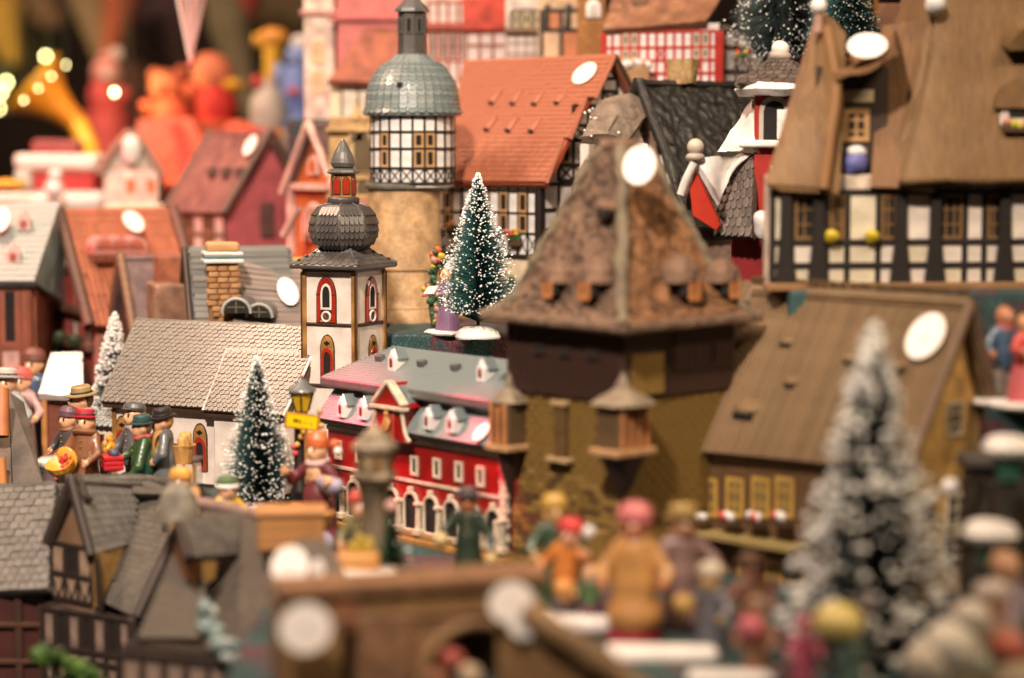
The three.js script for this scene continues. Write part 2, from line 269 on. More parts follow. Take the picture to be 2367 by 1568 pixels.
// surface over a quad that can be pushed about, with a little thickness below
function sheet(Q, nu, nv, t, f) {
  const n0 = V().crossVectors(V().subVectors(Q[2], Q[0]), V().subVectors(Q[1], Q[0])).normalize();
  const pos = [], idx = [], N = (nu + 1) * (nv + 1);
  for (const s of [0, 1]) for (let j = 0; j <= nv; j++) for (let i = 0; i <= nu; i++) { const u = i / nu, v = j / nv, p = bil(Q, u, v); const h = f ? f(u, v, p) : 0; p.addScaledVector(n0, s ? -t : h); pos.push(p.x, p.y, p.z); }
  const id = (i, j, s) => s * N + j * (nu + 1) + i;
  for (let j = 0; j < nv; j++) for (let i = 0; i < nu; i++) { idx.push(id(i, j, 0), id(i, j + 1, 0), id(i + 1, j + 1, 0), id(i, j, 0), id(i + 1, j + 1, 0), id(i + 1, j, 0)); idx.push(id(i, j, 1), id(i + 1, j + 1, 1), id(i, j + 1, 1), id(i, j, 1), id(i + 1, j, 1), id(i + 1, j + 1, 1)); }
  const side = (a, b, c, d) => idx.push(a, c, b, b, c, d);
  for (let i = 0; i < nu; i++) { side(id(i, 0, 0), id(i + 1, 0, 0), id(i, 0, 1), id(i + 1, 0, 1)); side(id(i + 1, nv, 0), id(i, nv, 0), id(i + 1, nv, 1), id(i, nv, 1)); }
  for (let j = 0; j < nv; j++) { side(id(0, j + 1, 0), id(0, j, 0), id(0, j + 1, 1), id(0, j, 1)); side(id(nu, j, 0), id(nu, j + 1, 0), id(nu, j, 1), id(nu, j + 1, 1)); }
  const g = new THREE.BufferGeometry(); g.setAttribute('position', new THREE.Float32BufferAttribute(pos, 3)); g.setIndex(idx); return toCreasedNormals(g, 1.0);
}
// ---------------------------------------------------------------- unseen lamps, placed out of view to light the village
for (const [p, aim, w, h, L, c, l] of LAMPS) {
  const T = thing('unseen_lamp', l, 'lamp', V(...p)); T.scale.setScalar(1); T.lookAt(V(...aim).multiplyScalar(CM));
  const g = new THREE.BoxGeometry(w * CM * 1.15, h * CM * 1.15, .03); g.translate(0, 0, -.02); part(T, 'housing', g, M([.05, .05, .05], .5));
  part(T, 'diffuser', new THREE.BoxGeometry(w * CM, h * CM, .004), M([.8, .8, .8], .5, { map: null, glow: c, gi: 2 }));
  const a = new THREE.RectAreaLight(new THREE.Color().setRGB(...c), L, w * CM, h * CM);
  const q = V(...p).multiplyScalar(CM), dir = V(...aim).multiplyScalar(CM).sub(q).normalize();
  a.position.copy(q).addScaledVector(dir, .006); a.lookAt(V(...aim).multiplyScalar(CM)); a.name = 'lamp_light'; scene.add(a);
}
for (const [p, aim, I, cone, c, l, size, pen] of SPOTS) {
  const q = V(...p).multiplyScalar(CM), t = V(...aim).multiplyScalar(CM), dir = t.clone().sub(q).normalize();
  const T = thing('unseen_spot_lamp', l, 'lamp', V(...p)); T.scale.setScalar(1); T.lookAt(t);
  const sh = new THREE.LatheGeometry([[.004, -.05], [.02, -.05], [.024, 0], [.021, 0], [.017, -.045], [.004, -.046]].map(a => new THREE.Vector2(...a)), 24); sh.rotateX(Math.PI / 2); part(T, 'shade', sh, M([.05, .05, .05], .4, { side: 1 }));
  const b = new THREE.SphereGeometry(.012, 16, 12); b.translate(0, 0, -.03); part(T, 'bulb', b, M([.8, .7, .7], .4, { map: null, glow: c, gi: 3 }));
  const s = new THREE.SpotLight(new THREE.Color().setRGB(...c), I, 0, cone * D2R, pen, 2); s.position.copy(q).addScaledVector(dir, .03); s.target.position.copy(t); s.castShadow = true; s.shadow.radius = size; s.name = 'spot_light'; scene.add(s, s.target);
}
// ---------------------------------------------------------------- the stepped table under the village
const MAT_CLOTH = M([1, 1, 1], .75, { map: 'mat', bump: 'fine', bd: .03 });
function block(name, x0, x1, y0, y1, z0, z1, label, mat = MAT_CLOTH) {
  const T = thing(name, label, 'display step', V((x0 + x1) / 2, y0, (z0 + z1) / 2), 0, null, 'structure');
  const g = tr(new RoundedBoxGeometry(x1 - x0, y1 - y0, z1 - z0, 2, .25), [0, (y1 - y0) / 2, 0]); part(T, 'cover', uvBox(g, .062), mat); return T;
}
block('tabletop', -110, 110, -14, -9.5, -330, 20, 'dark green speckled cloth on the lowest table level');
block('display_step', -11.2, 60, -9.55, -1.35, -141, -40, 'green speckled cloth step under the red hall and stone tower');
block('display_step', -70, -11.21, -9.55, -1.36, -141, -112.5, 'green speckled cloth step under the people by the church');
block('display_step', -70, -12.5, -1.4, -.02, -160, -113.2, 'green speckled cloth step under the church nave');
block('display_step', -12.49, -3.4, -1.4, -.03, -140, -118.2, 'green speckled cloth step under the church tower');
block('display_step', -7.4, 46, -1.4, 8.55, -190, -122.6, 'green and red speckled cloth step under the half timbered hall');
block('display_step', -90, -7.5, -.1, 9, -230, -143.5, 'green speckled cloth step under the pink gabled houses');
block('display_step', -15, 60, 8.5, 21, -200, -145.3, 'green speckled cloth step under the top row of houses');
block('display_step', 13.4, 40, -1.4, 12.2, -122.5, -104.5, 'dark cloth riser under the thatched house');
block('display_step', 21.7, 40, -1.4, 7.4, -104.4, -97.6, 'dark green riser under the two small figures at right');
{ const T = thing('backdrop', 'dark brown cloth hanging behind the stall', 'backdrop', V(0, -14, -300), 0, null, 'structure'); part(T, 'cloth', sheet([V(-130, 170, 0), V(130, 170, 0), V(-130, 0, 0), V(130, 0, 0)], 60, 6, .6, (u) => 2.5 * Math.sin(u * 60) + 1.5 * Math.sin(u * 23)), M([.022, .011, .008], .9)); }  // added cloth, its dark colour stands in for the unlit depth

// ---------------------------------------------------------------- palette
const C = {
  white: M([.80, .71, .64], .32, { coat: .35, bump: 'coarse', bd: .012 }), white2: M([.72, .66, .61], .4, { bump: 'coarse', bd: .012 }), pureWhite: M([.82, .80, .78], .4, { bump: 'coarse', bd: .02 }),
  brown: M([.062, .032, .018], .42, { map: 'wood', coat: .2 }), brown2: M([.09, .05, .028], .5, { map: 'wood' }), black: M([.02, .016, .013], .45, { map: 'clay' }), gold: M([.36, .19, .055], .4, { map: 'wash' }), goldline: M([.34, .2, .08], .4),
  redframe: M([.36, .028, .012], .28, { coat: .5 }), brickred: M([.40, .085, .04], .4), slate: M([.20, .245, .245], .34, { coat: .3, bump: 'fine', bd: .02 }), slateD: M([.11, .115, .11], .34, { coat: .3 }),
  pewter: M([.075, .067, .062], .38, { coat: .2, cr: .35, bump: 'coarse', bd: .03 }), pewter2: M([.12, .115, .11], .3, { coat: .5, cr: .25 }),
  snow: M([.84, .80, .76], .5, { map: 'clay', bump: 'coarse', bd: .04 }), timber: M([.014, .010, .008], .55, { map: 'wood' }), tan: M([.50, .33, .17], .6, { map: 'wash', bump: 'fine', bd: .03 }),
  straw: M([.19, .105, .04], .7, { map: 'straw', bump: 'straw', bd: .06 }), winTan: M([.46, .27, .12], .45), cream: M([.74, .62, .44], .5, { bump: 'coarse', bd: .02 }),
};
const roofTaupe = [[.145, .135, .114], [.13, .12, .102], [.16, .148, .124]].map(c => M(c, .42, { coat: .15, bump: 'fine', bd: .015 }));
const roofOrange = [[.40, .132, .07], [.44, .152, .082], [.36, .115, .06]].map(c => M(c, .55, { bump: 'fine', bd: .02 }));
const slates = [[.20, .25, .25], [.17, .215, .215], [.23, .28, .275]].map(c => M(c, .36, { coat: .25, bump: 'fine', bd: .015 }));
const pewters = [[.085, .078, .072], [.10, .094, .088], [.072, .065, .06]].map(c => M(c, .4, { coat: .15, cr: .4 }));

// lancet window: dark surround, gold tracery with a quatrefoil, red arch, dark opening
function churchWindow(P, S, u, v, w, h, fancy) {
  const o = put(P, 'window', uvBox(poly(lancet(w, h), .07, .02)), C.brown, S, u, v, .0);
  if (fancy) { // red arch with white inner arch and a clock roundel below
    child(o, 'frame', poly(lancet(w * .9, h * .955), .1, .02, [rev(lancet(w * .56, h * .8)).map(p => [p[0], p[1] + .09])]), C.redframe, [0, h * .01, .02]);
    child(o, 'inner_frame', poly(lancet(w * .54, h * .56), .09, .015, [rev(lancet(w * .36, h * .45)).map(p => [p[0], p[1] + h * .05])]), C.white, [0, h * .28, .02]);
    child(o, 'pane', poly(lancet(w * .38, h * .47), .04, 0), DARK, [0, h * .325, .05]);
    child(o, 'clock_ring', new THREE.TorusGeometry(w * .2, w * .055, 8, 24), C.white, [0, h * .135, .08]);
    child(o, 'clock_face', tr(new THREE.CylinderGeometry(w * .17, w * .17, .05, 20), [0, 0, 0], [Math.PI / 2, 0, 0]), C.brown2, [0, h * .135, .075]);
    child(o, 'clock_hand', box(w * .16, .025, .02), C.goldline, [-w * .04, h * .155, .108], [0, 0, -.9]);
    for (const s of [-1, 1]) child(o, 'capital', box(w * .2, h * .03, .05), C.brown, [s * w * .38, h * .60, .11]);
  } else {
    child(o, 'tracery', poly(lancet(w * .86, h * .95), .06, .015), C.gold, [0, h * .015, .035]);
    for (const [a, b] of [[0, .045], [0, -.045], [-.11, 0], [.11, 0]]) child(o, 'quatrefoil', tr(new THREE.CylinderGeometry(w * .085, w * .085, .03, 12), [0, 0, 0], [Math.PI / 2, 0, 0]), C.black, [a * w * 1.0, h * .8 + b * h * .5, .095]);
    child(o, 'frame', poly(lancet(w * .84, h * .7), .1, .02, [rev(lancet(w * .46, h * .52)).map(p => [p[0], p[1] + h * .07])]), C.redframe, [0, h * .012, .04]);
    child(o, 'pane', poly(lancet(w * .5, h * .55), .04, 0), DARK, [0, h * .075, .065]);
  }
  return o;
}
// ================================================================ church
{
  const yaw = 26, w = at(820, 752, 119); w.y = -.02;
  const T = thing('church', 'white church with taupe scalloped roof and dark onion domed tower', 'church', orig(w, [1.63, 0, 1.63], yaw), yaw);
  const s = 1.63, pk = T.pk;
  // tower
  const tw = part(T, 'tower_wall', tr(new RoundedBoxGeometry(2 * s, 12.55, 2 * s, 2, .08), [0, 6.27, 0]), C.white);
  const F = wallOf([0, 0, s], [1, 0, 0]), R = wallOf([s, 0, 0], [0, 0, -1]);
  const yB1 = pk('z', s, 760, 751).y, yB2 = pk('z', s, 760, 893).y;
  for (const [y, h] of [[yB1, .2], [yB2, .22], [12.35, .2]]) { part(T, 'band', tr(box(2 * s + .12, h, 2 * s + .12), [0, y, 0]), C.brown); part(T, 'band_moulding', tr(box(2 * s + .2, h * .34, 2 * s + .2), [0, y + h * .12, 0]), C.brown2); }
  for (const [x, z] of [[1, 1], [-1, 1], [1, -1], [-1, -1]]) { const p = part(T, 'corner_pilaster', tr(box(.3, 12.3, .3), [x * (s - .04), 6.15, z * (s - .04)]), C.gold); child(p, 'pilaster_edge', box(.1, 12.2, .1), C.brown, [x * (s + .09), 6.1, z * (s + .09)]); }
  const wF = (px0, px1, py0, py1, fancy) => { const a = pk('z', s, (px0 + px1) / 2, py1), b = pk('z', s, (px0 + px1) / 2, py0), w2 = pk('z', s, px1, py1).x - pk('z', s, px0, py1).x; churchWindow(T, F, a.x, a.y, w2, b.y - a.y, fancy); };
  const wR = (px0, px1, py0, py1, fancy) => { const a = pk('x', s, (px0 + px1) / 2, py1), b = pk('x', s, (px0 + px1) / 2, py0), w2 = pk('x', s, px0, py1).z - pk('x', s, px1, py1).z; churchWindow(T, R, -a.z, a.y, w2, b.y - a.y, fancy); };
  wF(732, 779, 638, 747, true); wR(843, 873, 638, 745, true); wF(741, 775, 773, 876); wR(851, 871, 773, 873);
  // skirt roof
  const q = Math.SQRT2, e = 2.2;
  part(T, 'tower_eaves', tr(lathe([[0, 12.42], [(e - .05) * q, 12.42], [e * q, 12.5], [e * q, 12.62], [(e - .06) * q, 12.7]], 4, true, Math.PI / 4), [0, 0, 0]), C.pewter);
  const sk = part(T, 'tower_roof', lathe([[e * q * .99, 12.62], [1.7 * q, 12.92], [1.25 * q, 13.25], [.95 * q, 13.62], [0, 13.66]], 4, true, Math.PI / 4), C.pewter2);
  for (let f = 0; f < 4; f++) {
    const turn = v => v.applyAxisAngle(V(0, 1, 0), f * Math.PI / 2);
    tiles(T, 'tower_roof_tile', [turn(V(-1.2, 13.27, 1.2)), turn(V(1.2, 13.27, 1.2)), turn(V(-2.12, 12.66, 2.12)), turn(V(2.12, 12.66, 2.12))], 3, 8, 'scallop', pewters, { th: .05, tilt: 4, parts: 24 });
    const a = turn(V(2.18, 12.68, 2.18)), b = turn(V(1.0, 13.5, 1.0)), m = turn(V(1.5, 13.02, 1.5)); part(T, 'roof_hip', tube([a.toArray(), m.toArray(), b.toArray()], .085, 8, 6), C.pewter2);
  }
  // onion
  const prof = [[.9, 13.5], [1.3, 13.6], [1.62, 13.82], [1.82, 14.15], [1.88, 14.5], [1.86, 14.9], [1.74, 15.35], [1.5, 15.7], [1.15, 15.93], [.82, 16.02]];
  part(T, 'onion_dome', lathe([[0, 13.5], ...prof, [0, 16.05]], 8, true, Math.PI / 8), C.pewter);
  for (let k = 0; k < 8; k++) {
    const a = Math.PI / 8 + k * Math.PI / 4;
    part(T, 'dome_rib', tube(prof.map(([r, y]) => [Math.sin(a) * r, y, Math.cos(a) * r]), .06, 16, 6), C.pewter2);
    const am = a + Math.PI / 8, ap = Math.cos(Math.PI / 8), n = V(Math.sin(am), 0, Math.cos(am)), tg = V(Math.cos(am), 0, -Math.sin(am));
    for (let i = 1; i < prof.length - 3; i++) {
      const [r0, y0] = prof[i], [r1, y1] = prof[i + 1], hw = t => t * Math.tan(Math.PI / 8) * ap * .97;
      const P = (r, y, sd) => n.clone().multiplyScalar(r * ap).add(V(0, y, 0)).addScaledVector(tg, sd * hw(r));
      tiles(T, 'dome_tile', [P(r1, y1, -1), P(r1, y1, 1), P(r0, y0, -1), P(r0, y0, 1)], 1, 5, 'scallop', pewters, { th: .1, tilt: 10, lap: 1.3, parts: k === 0 || k === 7 || k === 6 || k === 1 ? 6 : 0, plural: 'dome_tiles' , stagger: false });
    }
  }
  part(T, 'collar', lathe([[0, 15.98], [.82, 15.98], [.9, 16.08], [.9, 16.3], [.8, 16.38], [0, 16.4]], 16), C.pewter);
  part(T, 'lantern', lathe([[0, 16.36], [.7, 16.36], [.68, 17.75], [0, 17.75]], 8, true, Math.PI / 8), C.gold);
  for (let k = 0; k < 8; k++) { const S = drumOf(0, 0, .655, k * Math.PI / 4); const o = put(T, 'lantern_window', uvBox(poly(lancet(.46, 1.02), .05, .015)), C.brown, S, 0, 16.5, -.01); child(o, 'red_glass', poly(lancet(.37, .93), .05, .015), C.redframe, [0, .03, .015]); }
  part(T, 'lantern_eaves', lathe([[.6, 17.62], [.86, 17.66], [.92, 17.74], [.86, 17.86], [.6, 17.96], [0, 17.98]], 8, true, Math.PI / 8), C.pewter2);
  part(T, 'finial', rough(lathe([[0, 17.9], [.45, 17.92], [.64, 18.05], [.72, 18.25], [.66, 18.5], [.5, 18.85], [.3, 19.2], [.14, 19.5], [.05, 19.62], [0, 19.64]], 20), .05), C.pewter2);
  // nave
  const xl = -14.1, xr = -s + .1, ry = 9.0, ey = 4.5, ez = 3.55, wz = 3.1;
  part(T, 'nave_wall', tr(poly([[-wz, 0], [wz, 0], [wz, 4.7], [0, 8.75], [-wz, 4.7]], xr - xl - .7, .04), [xl + .5, 0, 0], [0, Math.PI / 2, 0]), C.white);
  const Q1 = [V(xl, ry, 0), V(xr + .6, ry, 0), V(xl - .05, ey, ez), V(xr, ey, ez)], Q2 = [V(xr, ry, 0), V(xl, ry, 0), V(xr, ey, -ez), V(xl, ey, -ez)];
  const r1 = part(T, 'nave_roof', [slab(Q1[0], Q1[1], Q1[2], Q1[3], .3)], C.brown2), r2 = part(T, 'nave_roof', [slab(Q2[0], Q2[1], Q2[2], Q2[3], .3)], roofTaupe[1]);
  const A = { tl: pk('z', 1.42, 530, 808), tr: pk('z', 1.42, 722, 820), bl: pk('z', 3.72, 475, 948), br: pk('z', 3.72, 655, 957) };
  const ax0 = -6.85, ax1 = -1.25;
  tiles(r1, 'roof_tile', Q1, 22, 33, 'scallop', roofTaupe, { th: .11, tilt: 9, parts: 150, skip: (u, v) => { const x = xl + u * (xr - xl); return x > ax0 + .3 && v > .36; } });
  tiles(r2, 'roof_tile', Q2, 21, 28, 'scallop', roofTaupe, { th: .075, parts: 0 });
  for (const [z0, y0, z1, y1] of [[0, ry + .02, ez, ey]]) part(r1, 'verge', tube([[xl - .02, y0, z0], [xl - .04, (y0 + y1) / 2, (z0 + z1) / 2], [xl - .07, y1 + .05, z1]], .11, 10, 6), roofTaupe[2]);
  part(r1, 'ridge', rough(tube([[xl - .05, ry + .02, 0], [(xl + xr) / 2, ry, 0], [xr, ry, 0]], .13, 30, 8), .05), roofTaupe[2]);
  part(r1, 'eaves_board', tr(box(xr - xl, .2, .16), [(xl + xr) / 2, ey - .2, ez - .12]), C.brown);
  // side aisle
  const aQ = [V(ax0, 7.62, 1.45), V(ax1, 7.62, 1.45), V(ax0 - .1, 4.38, 3.78), V(ax1 - .45, 4.38, 3.78)];
  part(T, 'aisle_wall', tr(box(ax1 - ax0 - .9, 4.75, 2.3), [(ax0 + ax1) / 2 - .1, 2.37, 2.35]), C.white);
  part(T, 'aisle_gable', tr(poly([[0, 0], [-2.2, 0], [-2.2, 4.35], [0, 7.35]], .3, .03), [ax1 - .75, 0, 1.4], [0, Math.PI / 2, 0]), C.white);
  const ar = part(T, 'aisle_roof', slab(...aQ, .32), C.brown2);
  tiles(ar, 'roof_tile', aQ, 15, 16, 'scallop', roofTaupe, { th: .12, tilt: 9, parts: 150 });
  part(ar, 'verge', tube([[ax1 + .02, 7.66, 1.42], [ax1 - .2, 6.0, 2.6], [ax1 - .43, 4.4, 3.8]], .1, 10, 6), C.snow); part(ar, 'verge', tube([[ax0 - .02, 7.66, 1.42], [ax0 - .06, 6.0, 2.6], [ax0 - .12, 4.4, 3.8]], .1, 10, 6), C.snow);
  part(ar, 'ridge', tube([[ax0 - .05, 7.64, 1.45], [ax1, 7.64, 1.45]], .1, 6, 6), C.snow); part(ar, 'eaves_board', tr(box(ax1 - ax0 - .3, .2, .16), [(ax0 + ax1) / 2 - .3, 4.16, 3.66]), C.brown);
  const N = wallOf([0, 0, wz], [1, 0, 0]);
  const nw = (px0, px1, py0, py1) => { const a = pk('z', wz, (px0 + px1) / 2, py1), b = pk('z', wz, (px0 + px1) / 2, py0), w2 = pk('z', wz, px1, py1).x - pk('z', wz, px0, py1).x; churchWindow(T, N, a.x, a.y, w2, b.y - a.y); };
  nw(447, 481, 978, 1089); nw(268, 302, 960, 1072);
  part(T, 'corner_pilaster', tr(box(.28, 4.6, .28), [xl + .55, 2.3, wz - .02]), C.gold);
  part(T, 'plinth', tr(box(xr - xl - .5, .16, .3), [(xl + xr) / 2, .08, wz + .06]), C.brown);
  // porch stub by the wall
  const pp = pk('z', wz + .6, 432, 1100); const porch = part(T, 'porch', tr(box(1.5, 1.5, 1.0), [pp.x - .1, .75, wz + .35]), C.white2); child(porch, 'porch_roof', tr(rough(new RoundedBoxGeometry(1.75, .35, 1.3, 2, .14), .05), [pp.x - .1, 1.62, wz + .4]), C.pewter2); for (const k of [-.5, .1, .78]) child(porch, 'porch_post', tr(box(.14, 1.5, .14), [pp.x - .1 + k, .75, wz + .9]), C.gold);
  // apse with its own low roof at the far end
  part(T, 'apse_wall', tr(box(1.9, 3.1, 4.4), [xl - .25, 1.55, .55]), C.white); win(T, wallOf([0, 0, 2.75], [1, 0, 0]), xl - .62, 2.25, .34, .55, C.brickred); put(T, 'arch_door', uvBox(poly(arch(.7, .9), .05)), C.brown, wallOf([0, 0, 2.75], [1, 0, 0]), xl - .65, .02);
  const pQ = [V(xl - .1, 5.5, .5), V(xl + .5, 5.5, .5), V(xl - 1.6, 3.0, 3.05), V(xl + .45, 3.0, 3.05)]; const pr = part(T, 'apse_roof', slab(...pQ, .3), C.brown2); tiles(pr, 'roof_tile', pQ, 9, 5, 'scallop', slates, { th: .07, parts: 45 });
  const pQ2 = [V(xl - .1, 5.5, -1.2), V(xl - .1, 5.5, .5), V(xl - 1.6, 3.0, -2), V(xl - 1.6, 3.0, 3.05)]; const pr2 = part(T, 'apse_roof', slab(...pQ2, .3), C.brown2); tiles(pr2, 'roof_tile', pQ2, 9, 7, 'scallop', slates, { th: .07, parts: 0 });
}
// ================================================================ red town hall
const hallRed = M([.29, .007, .006], .3, { coat: .4, bump: 'coarse', bd: .015 });
{
  const yaw = 50, T = thing('town_hall', 'red hall with arcade of white arches and grey mansard roof', 'building', onY(1170, 1300, -1.34), yaw), pk = T.pk;
  const L = 15.2, DZ = 5.6, H = 5.7, F = wallOf([0, 0, 0], [1, 0, 0]), R = wallOf([0, 0, 0], [0, 0, -1]), trim = M([.62, .54, .42], .5, { map: 'wash' });
  part(T, 'wall', tr(new RoundedBoxGeometry(L, H + .2, DZ, 2, .06), [-L / 2, (H + .2) / 2, -DZ / 2]), hallRed);
  part(T, 'ledge', tr(box(L + .9, .3, 1.0), [-L / 2, -.02 + .15, .2]), C.gold); part(T, 'ledge_step', tr(box(L + .7, .28, .6), [-L / 2, .42, .1]), M([.30, .19, .08], .5));
  // mansard: upper slope with thick eaves, lower slope in two halves beside the centre gable
  const roofM = slates[0];
  const eo = .45, U = [V(-L + 2.2, 9.6, -DZ / 2), V(.2 - 2.2, 9.6, -DZ / 2), V(-L - .8, 7.9, -.15), V(.8, 7.9, -.15)], U2 = [V(.2 - 2.2, 9.6, -DZ / 2), V(-L + 2.2, 9.6, -DZ / 2), V(.8, 7.9, -DZ + .15), V(-L - .8, 7.9, -DZ + .15)], U3 = [V(-L + 2.2, 9.6, -DZ / 2), V(-L + 2.2, 9.6, -DZ / 2 - .01), V(-L - .8, 7.9, -DZ + .15), V(-L - .8, 7.9, -.15)], U4 = [V(-2, 9.6, -DZ / 2 - .01), V(-2, 9.6, -DZ / 2), V(.8, 7.9, -.15), V(.8, 7.9, -DZ + .15)];
  const uq = q => [q[0], q[1], q[2], q[3]];
  for (const [q, vis] of [[U, 1], [U2, 0], [[U3[1], U3[0], U3[2], U3[3]], 1], [[U4[1], U4[0], U4[2], U4[3]], 0]]) { const r = part(T, 'upper_roof', slab(...uq(q), .25), roofM); tiles(r, 'roof_tile', q, 16, 60, 'scallop', slates, { th: .04, tilt: 5, parts: 0 }); }
  part(T, 'upper_cornice', tr(new RoundedBoxGeometry(L + 1.75, .55, DZ - .1, 3, .16), [-L / 2, 7.68, -DZ / 2]), C.slateD);
  part(T, 'attic_wall', tr(box(L - .4, 1.2, DZ - 1.2), [-L / 2, 7.1, -DZ / 2]), C.black);
  const cx = pk('z', .2, 915, 950).x, gw = 1.5;
  const lq = (x0, x1) => [V(x0, 7.35, -.85), V(x1, 7.35, -.85), V(x0, 5.75, .55), V(x1, 5.75, .55)];
  const lowers = [lq(-L - .35, cx - gw * .8), lq(cx + gw * .8, .35)];
  lowers.forEach(q => { const r = part(T, 'lower_roof', slab(...q, .3), roofM); tiles(r, 'roof_tile', q, 12, q[1].x - q[0].x > 7 ? 34 : 22, 'scallop', slates, { th: .045, tilt: 6, parts: 0 }); });
  part(T, 'left_roof', slab(V(-L - .35, 7.35, -DZ + .8), V(-L - .35, 7.35, -.85), V(-L - .9, 5.75, -DZ), V(-L - .38, 5.75, .5), .3), roofM);
  part(T, 'eaves', tr(new RoundedBoxGeometry(L + .7, .3, .7, 2, .1), [-L / 2, 5.6, .1]), C.black); part(T, 'frieze', tr(box(L + .05, .22, .1), [-L / 2, 5.25, .04]), trim);
  // dormers on both slopes
  const dorm = (px, py, z, y, dk) => { const p = pk('z', z, px, py); const d = part(T, 'dormer', poly([[-.3, -.48], [.3, -.48], [.3, .22], [0, .66], [-.3, .22]], .85, .03), dk ? C.slateD : C.pureWhite, [p.x, p.y, p.z - .35]); child(d, 'dormer_roof', tr(poly([[-.38, .16], [0, .74], [.38, .16], [.36, .08], [0, .62], [-.36, .08]], .7, .02), [0, 0, 0]), slates[1], [0, .02, -.05]); child(d, 'pane', poly(lancet(.22, .48), .05, 0), M([.2, .02, .01], .4), [0, -.26, .835]); };
  dorm(803, 943, .1, 0); dorm(851, 948, .1, 0); dorm(1003, 970, .1, 0); dorm(1057, 977, .1, 0); dorm(921, 836, -1.6, 0); dorm(1127, 860, -1.6, 0);
  for (const [px, py] of [[880, 835], [977, 848], [1055, 857]]) { const p = pk('z', -1.8, px, py); part(T, 'chimney', box(.55, .75, .4), C.slateD, [p.x, p.y, p.z], [.25, 0, 0]); }
  // centre gable with a figure
  const G = part(T, 'centre_gable', poly([[-gw, 5.2], [gw, 5.2], [gw * .75, 5.9], [gw * .72, 6.9], [gw * .9, 7.0], [0, 8.25], [-gw * .9, 7.0], [-gw * .72, 6.9], [-gw * .75, 5.9]], 1.4, .05), hallRed, [cx, 0, -.75]);
  child(G, 'gable_roof', tr(new THREE.CylinderGeometry(1.15, 1.15, 2.4, 20, 1, false, Math.PI / 2, Math.PI), [0, 6.95, -.2], [Math.PI / 2, 0, 0]), slates[1]); for (const s2 of [-1, 1]) { child(G, 'coping', box(1.7, .2, .5), trim, [s2 * .66, 7.72, 1.35], [0, 0, -s2 * .74]); child(G, 'scroll', tube([[s2 * gw * .74, 6.85, 1.4], [s2 * gw * .85, 6.2, 1.42], [s2 * gw * 1.05, 5.5, 1.42], [s2 * gw * 1.2, 5.3, 1.4]], .12, 10, 6), trim); }
  child(G, 'cornice', box(gw * 1.9, .18, .5), trim, [0, 6.95, 1.4]);
  child(G, 'statue', solid([cap([0, 5.25, 0], [0, 6.3, 0], .26, .2), ell([0, 6.62, .02], [.17, .2, .17]), cap([-.24, 6.2, 0], [-.2, 5.7, .2], .09), cap([.24, 6.2, 0], [.22, 5.8, .2], .09)], .07, .12), C.gold, [0, 0, 1.55]); child(G, 'niche', poly(arch(.9, 1.6), .06), M([.5, .06, .04], .4), [0, 5.2, 1.38]);
  // upper windows
  const wins = [[784, 1040], [960, 1077], [1012, 1083], [1063, 1091], [1113, 1102]].map(([a, b]) => pk('z', 0, a, b));
  for (const p of wins) win(T, F, p.x, p.y, .62, 1.05, trim, { f: .17, d: .14 }); win(T, F, wins[0].x + 1.9, wins[0].y, .62, 1.05, trim, { f: .17, d: .14 });
  part(T, 'string_course', tr(box(L + .1, .18, .14), [-L / 2, 3.15, .04]), trim);
  // arcade
  const n = 9, st = L / n; for (let i = 0; i < n; i++) { const x = -L + st * (i + .5), w2 = st * .78; const o = put(T, 'arch', uvBox(poly(arch(w2, 2.1), .2, .04, [rev(arch(w2 - .36, 1.8)).map(p => [p[0], p[1] + .1])])), trim, F, x, .56, 0); child(o, 'opening', poly(arch(w2 - .32, 1.94), .05, 0), DARK, [0, 0, .03]); child(o, 'keystone', box(.24, .38, .3), trim, [0, 2.12, .15]); }
  for (let i = 0; i <= n; i++) { const x = -L + st * i; const o = part(T, 'column', tr(new THREE.CylinderGeometry(.15, .19, 1.5, 12), [x, 1.3, .26]), trim); child(o, 'column_base', box(.5, .34, .5), C.cream, [x, .62, .28]); child(o, 'capital', box(.42, .18, .42), trim, [x, 2.08, .26]); }
  for (let i = 0; i < 13; i++) part(T, 'quoin', box(i % 2 ? .62 : .44, .34, .34), trim, [-.14, .75 + i * .36, -.02]);
  part(T, 'corner_pier', box(.8, 1.5, .5), trim, [-.32, 1.3, .04]);
  const sp = pk('z', .25, 1121, 1000); sticker(T, [sp.x - .2, sp.y, .33], [0, .67, .6], .9, 1.2, .3);
}
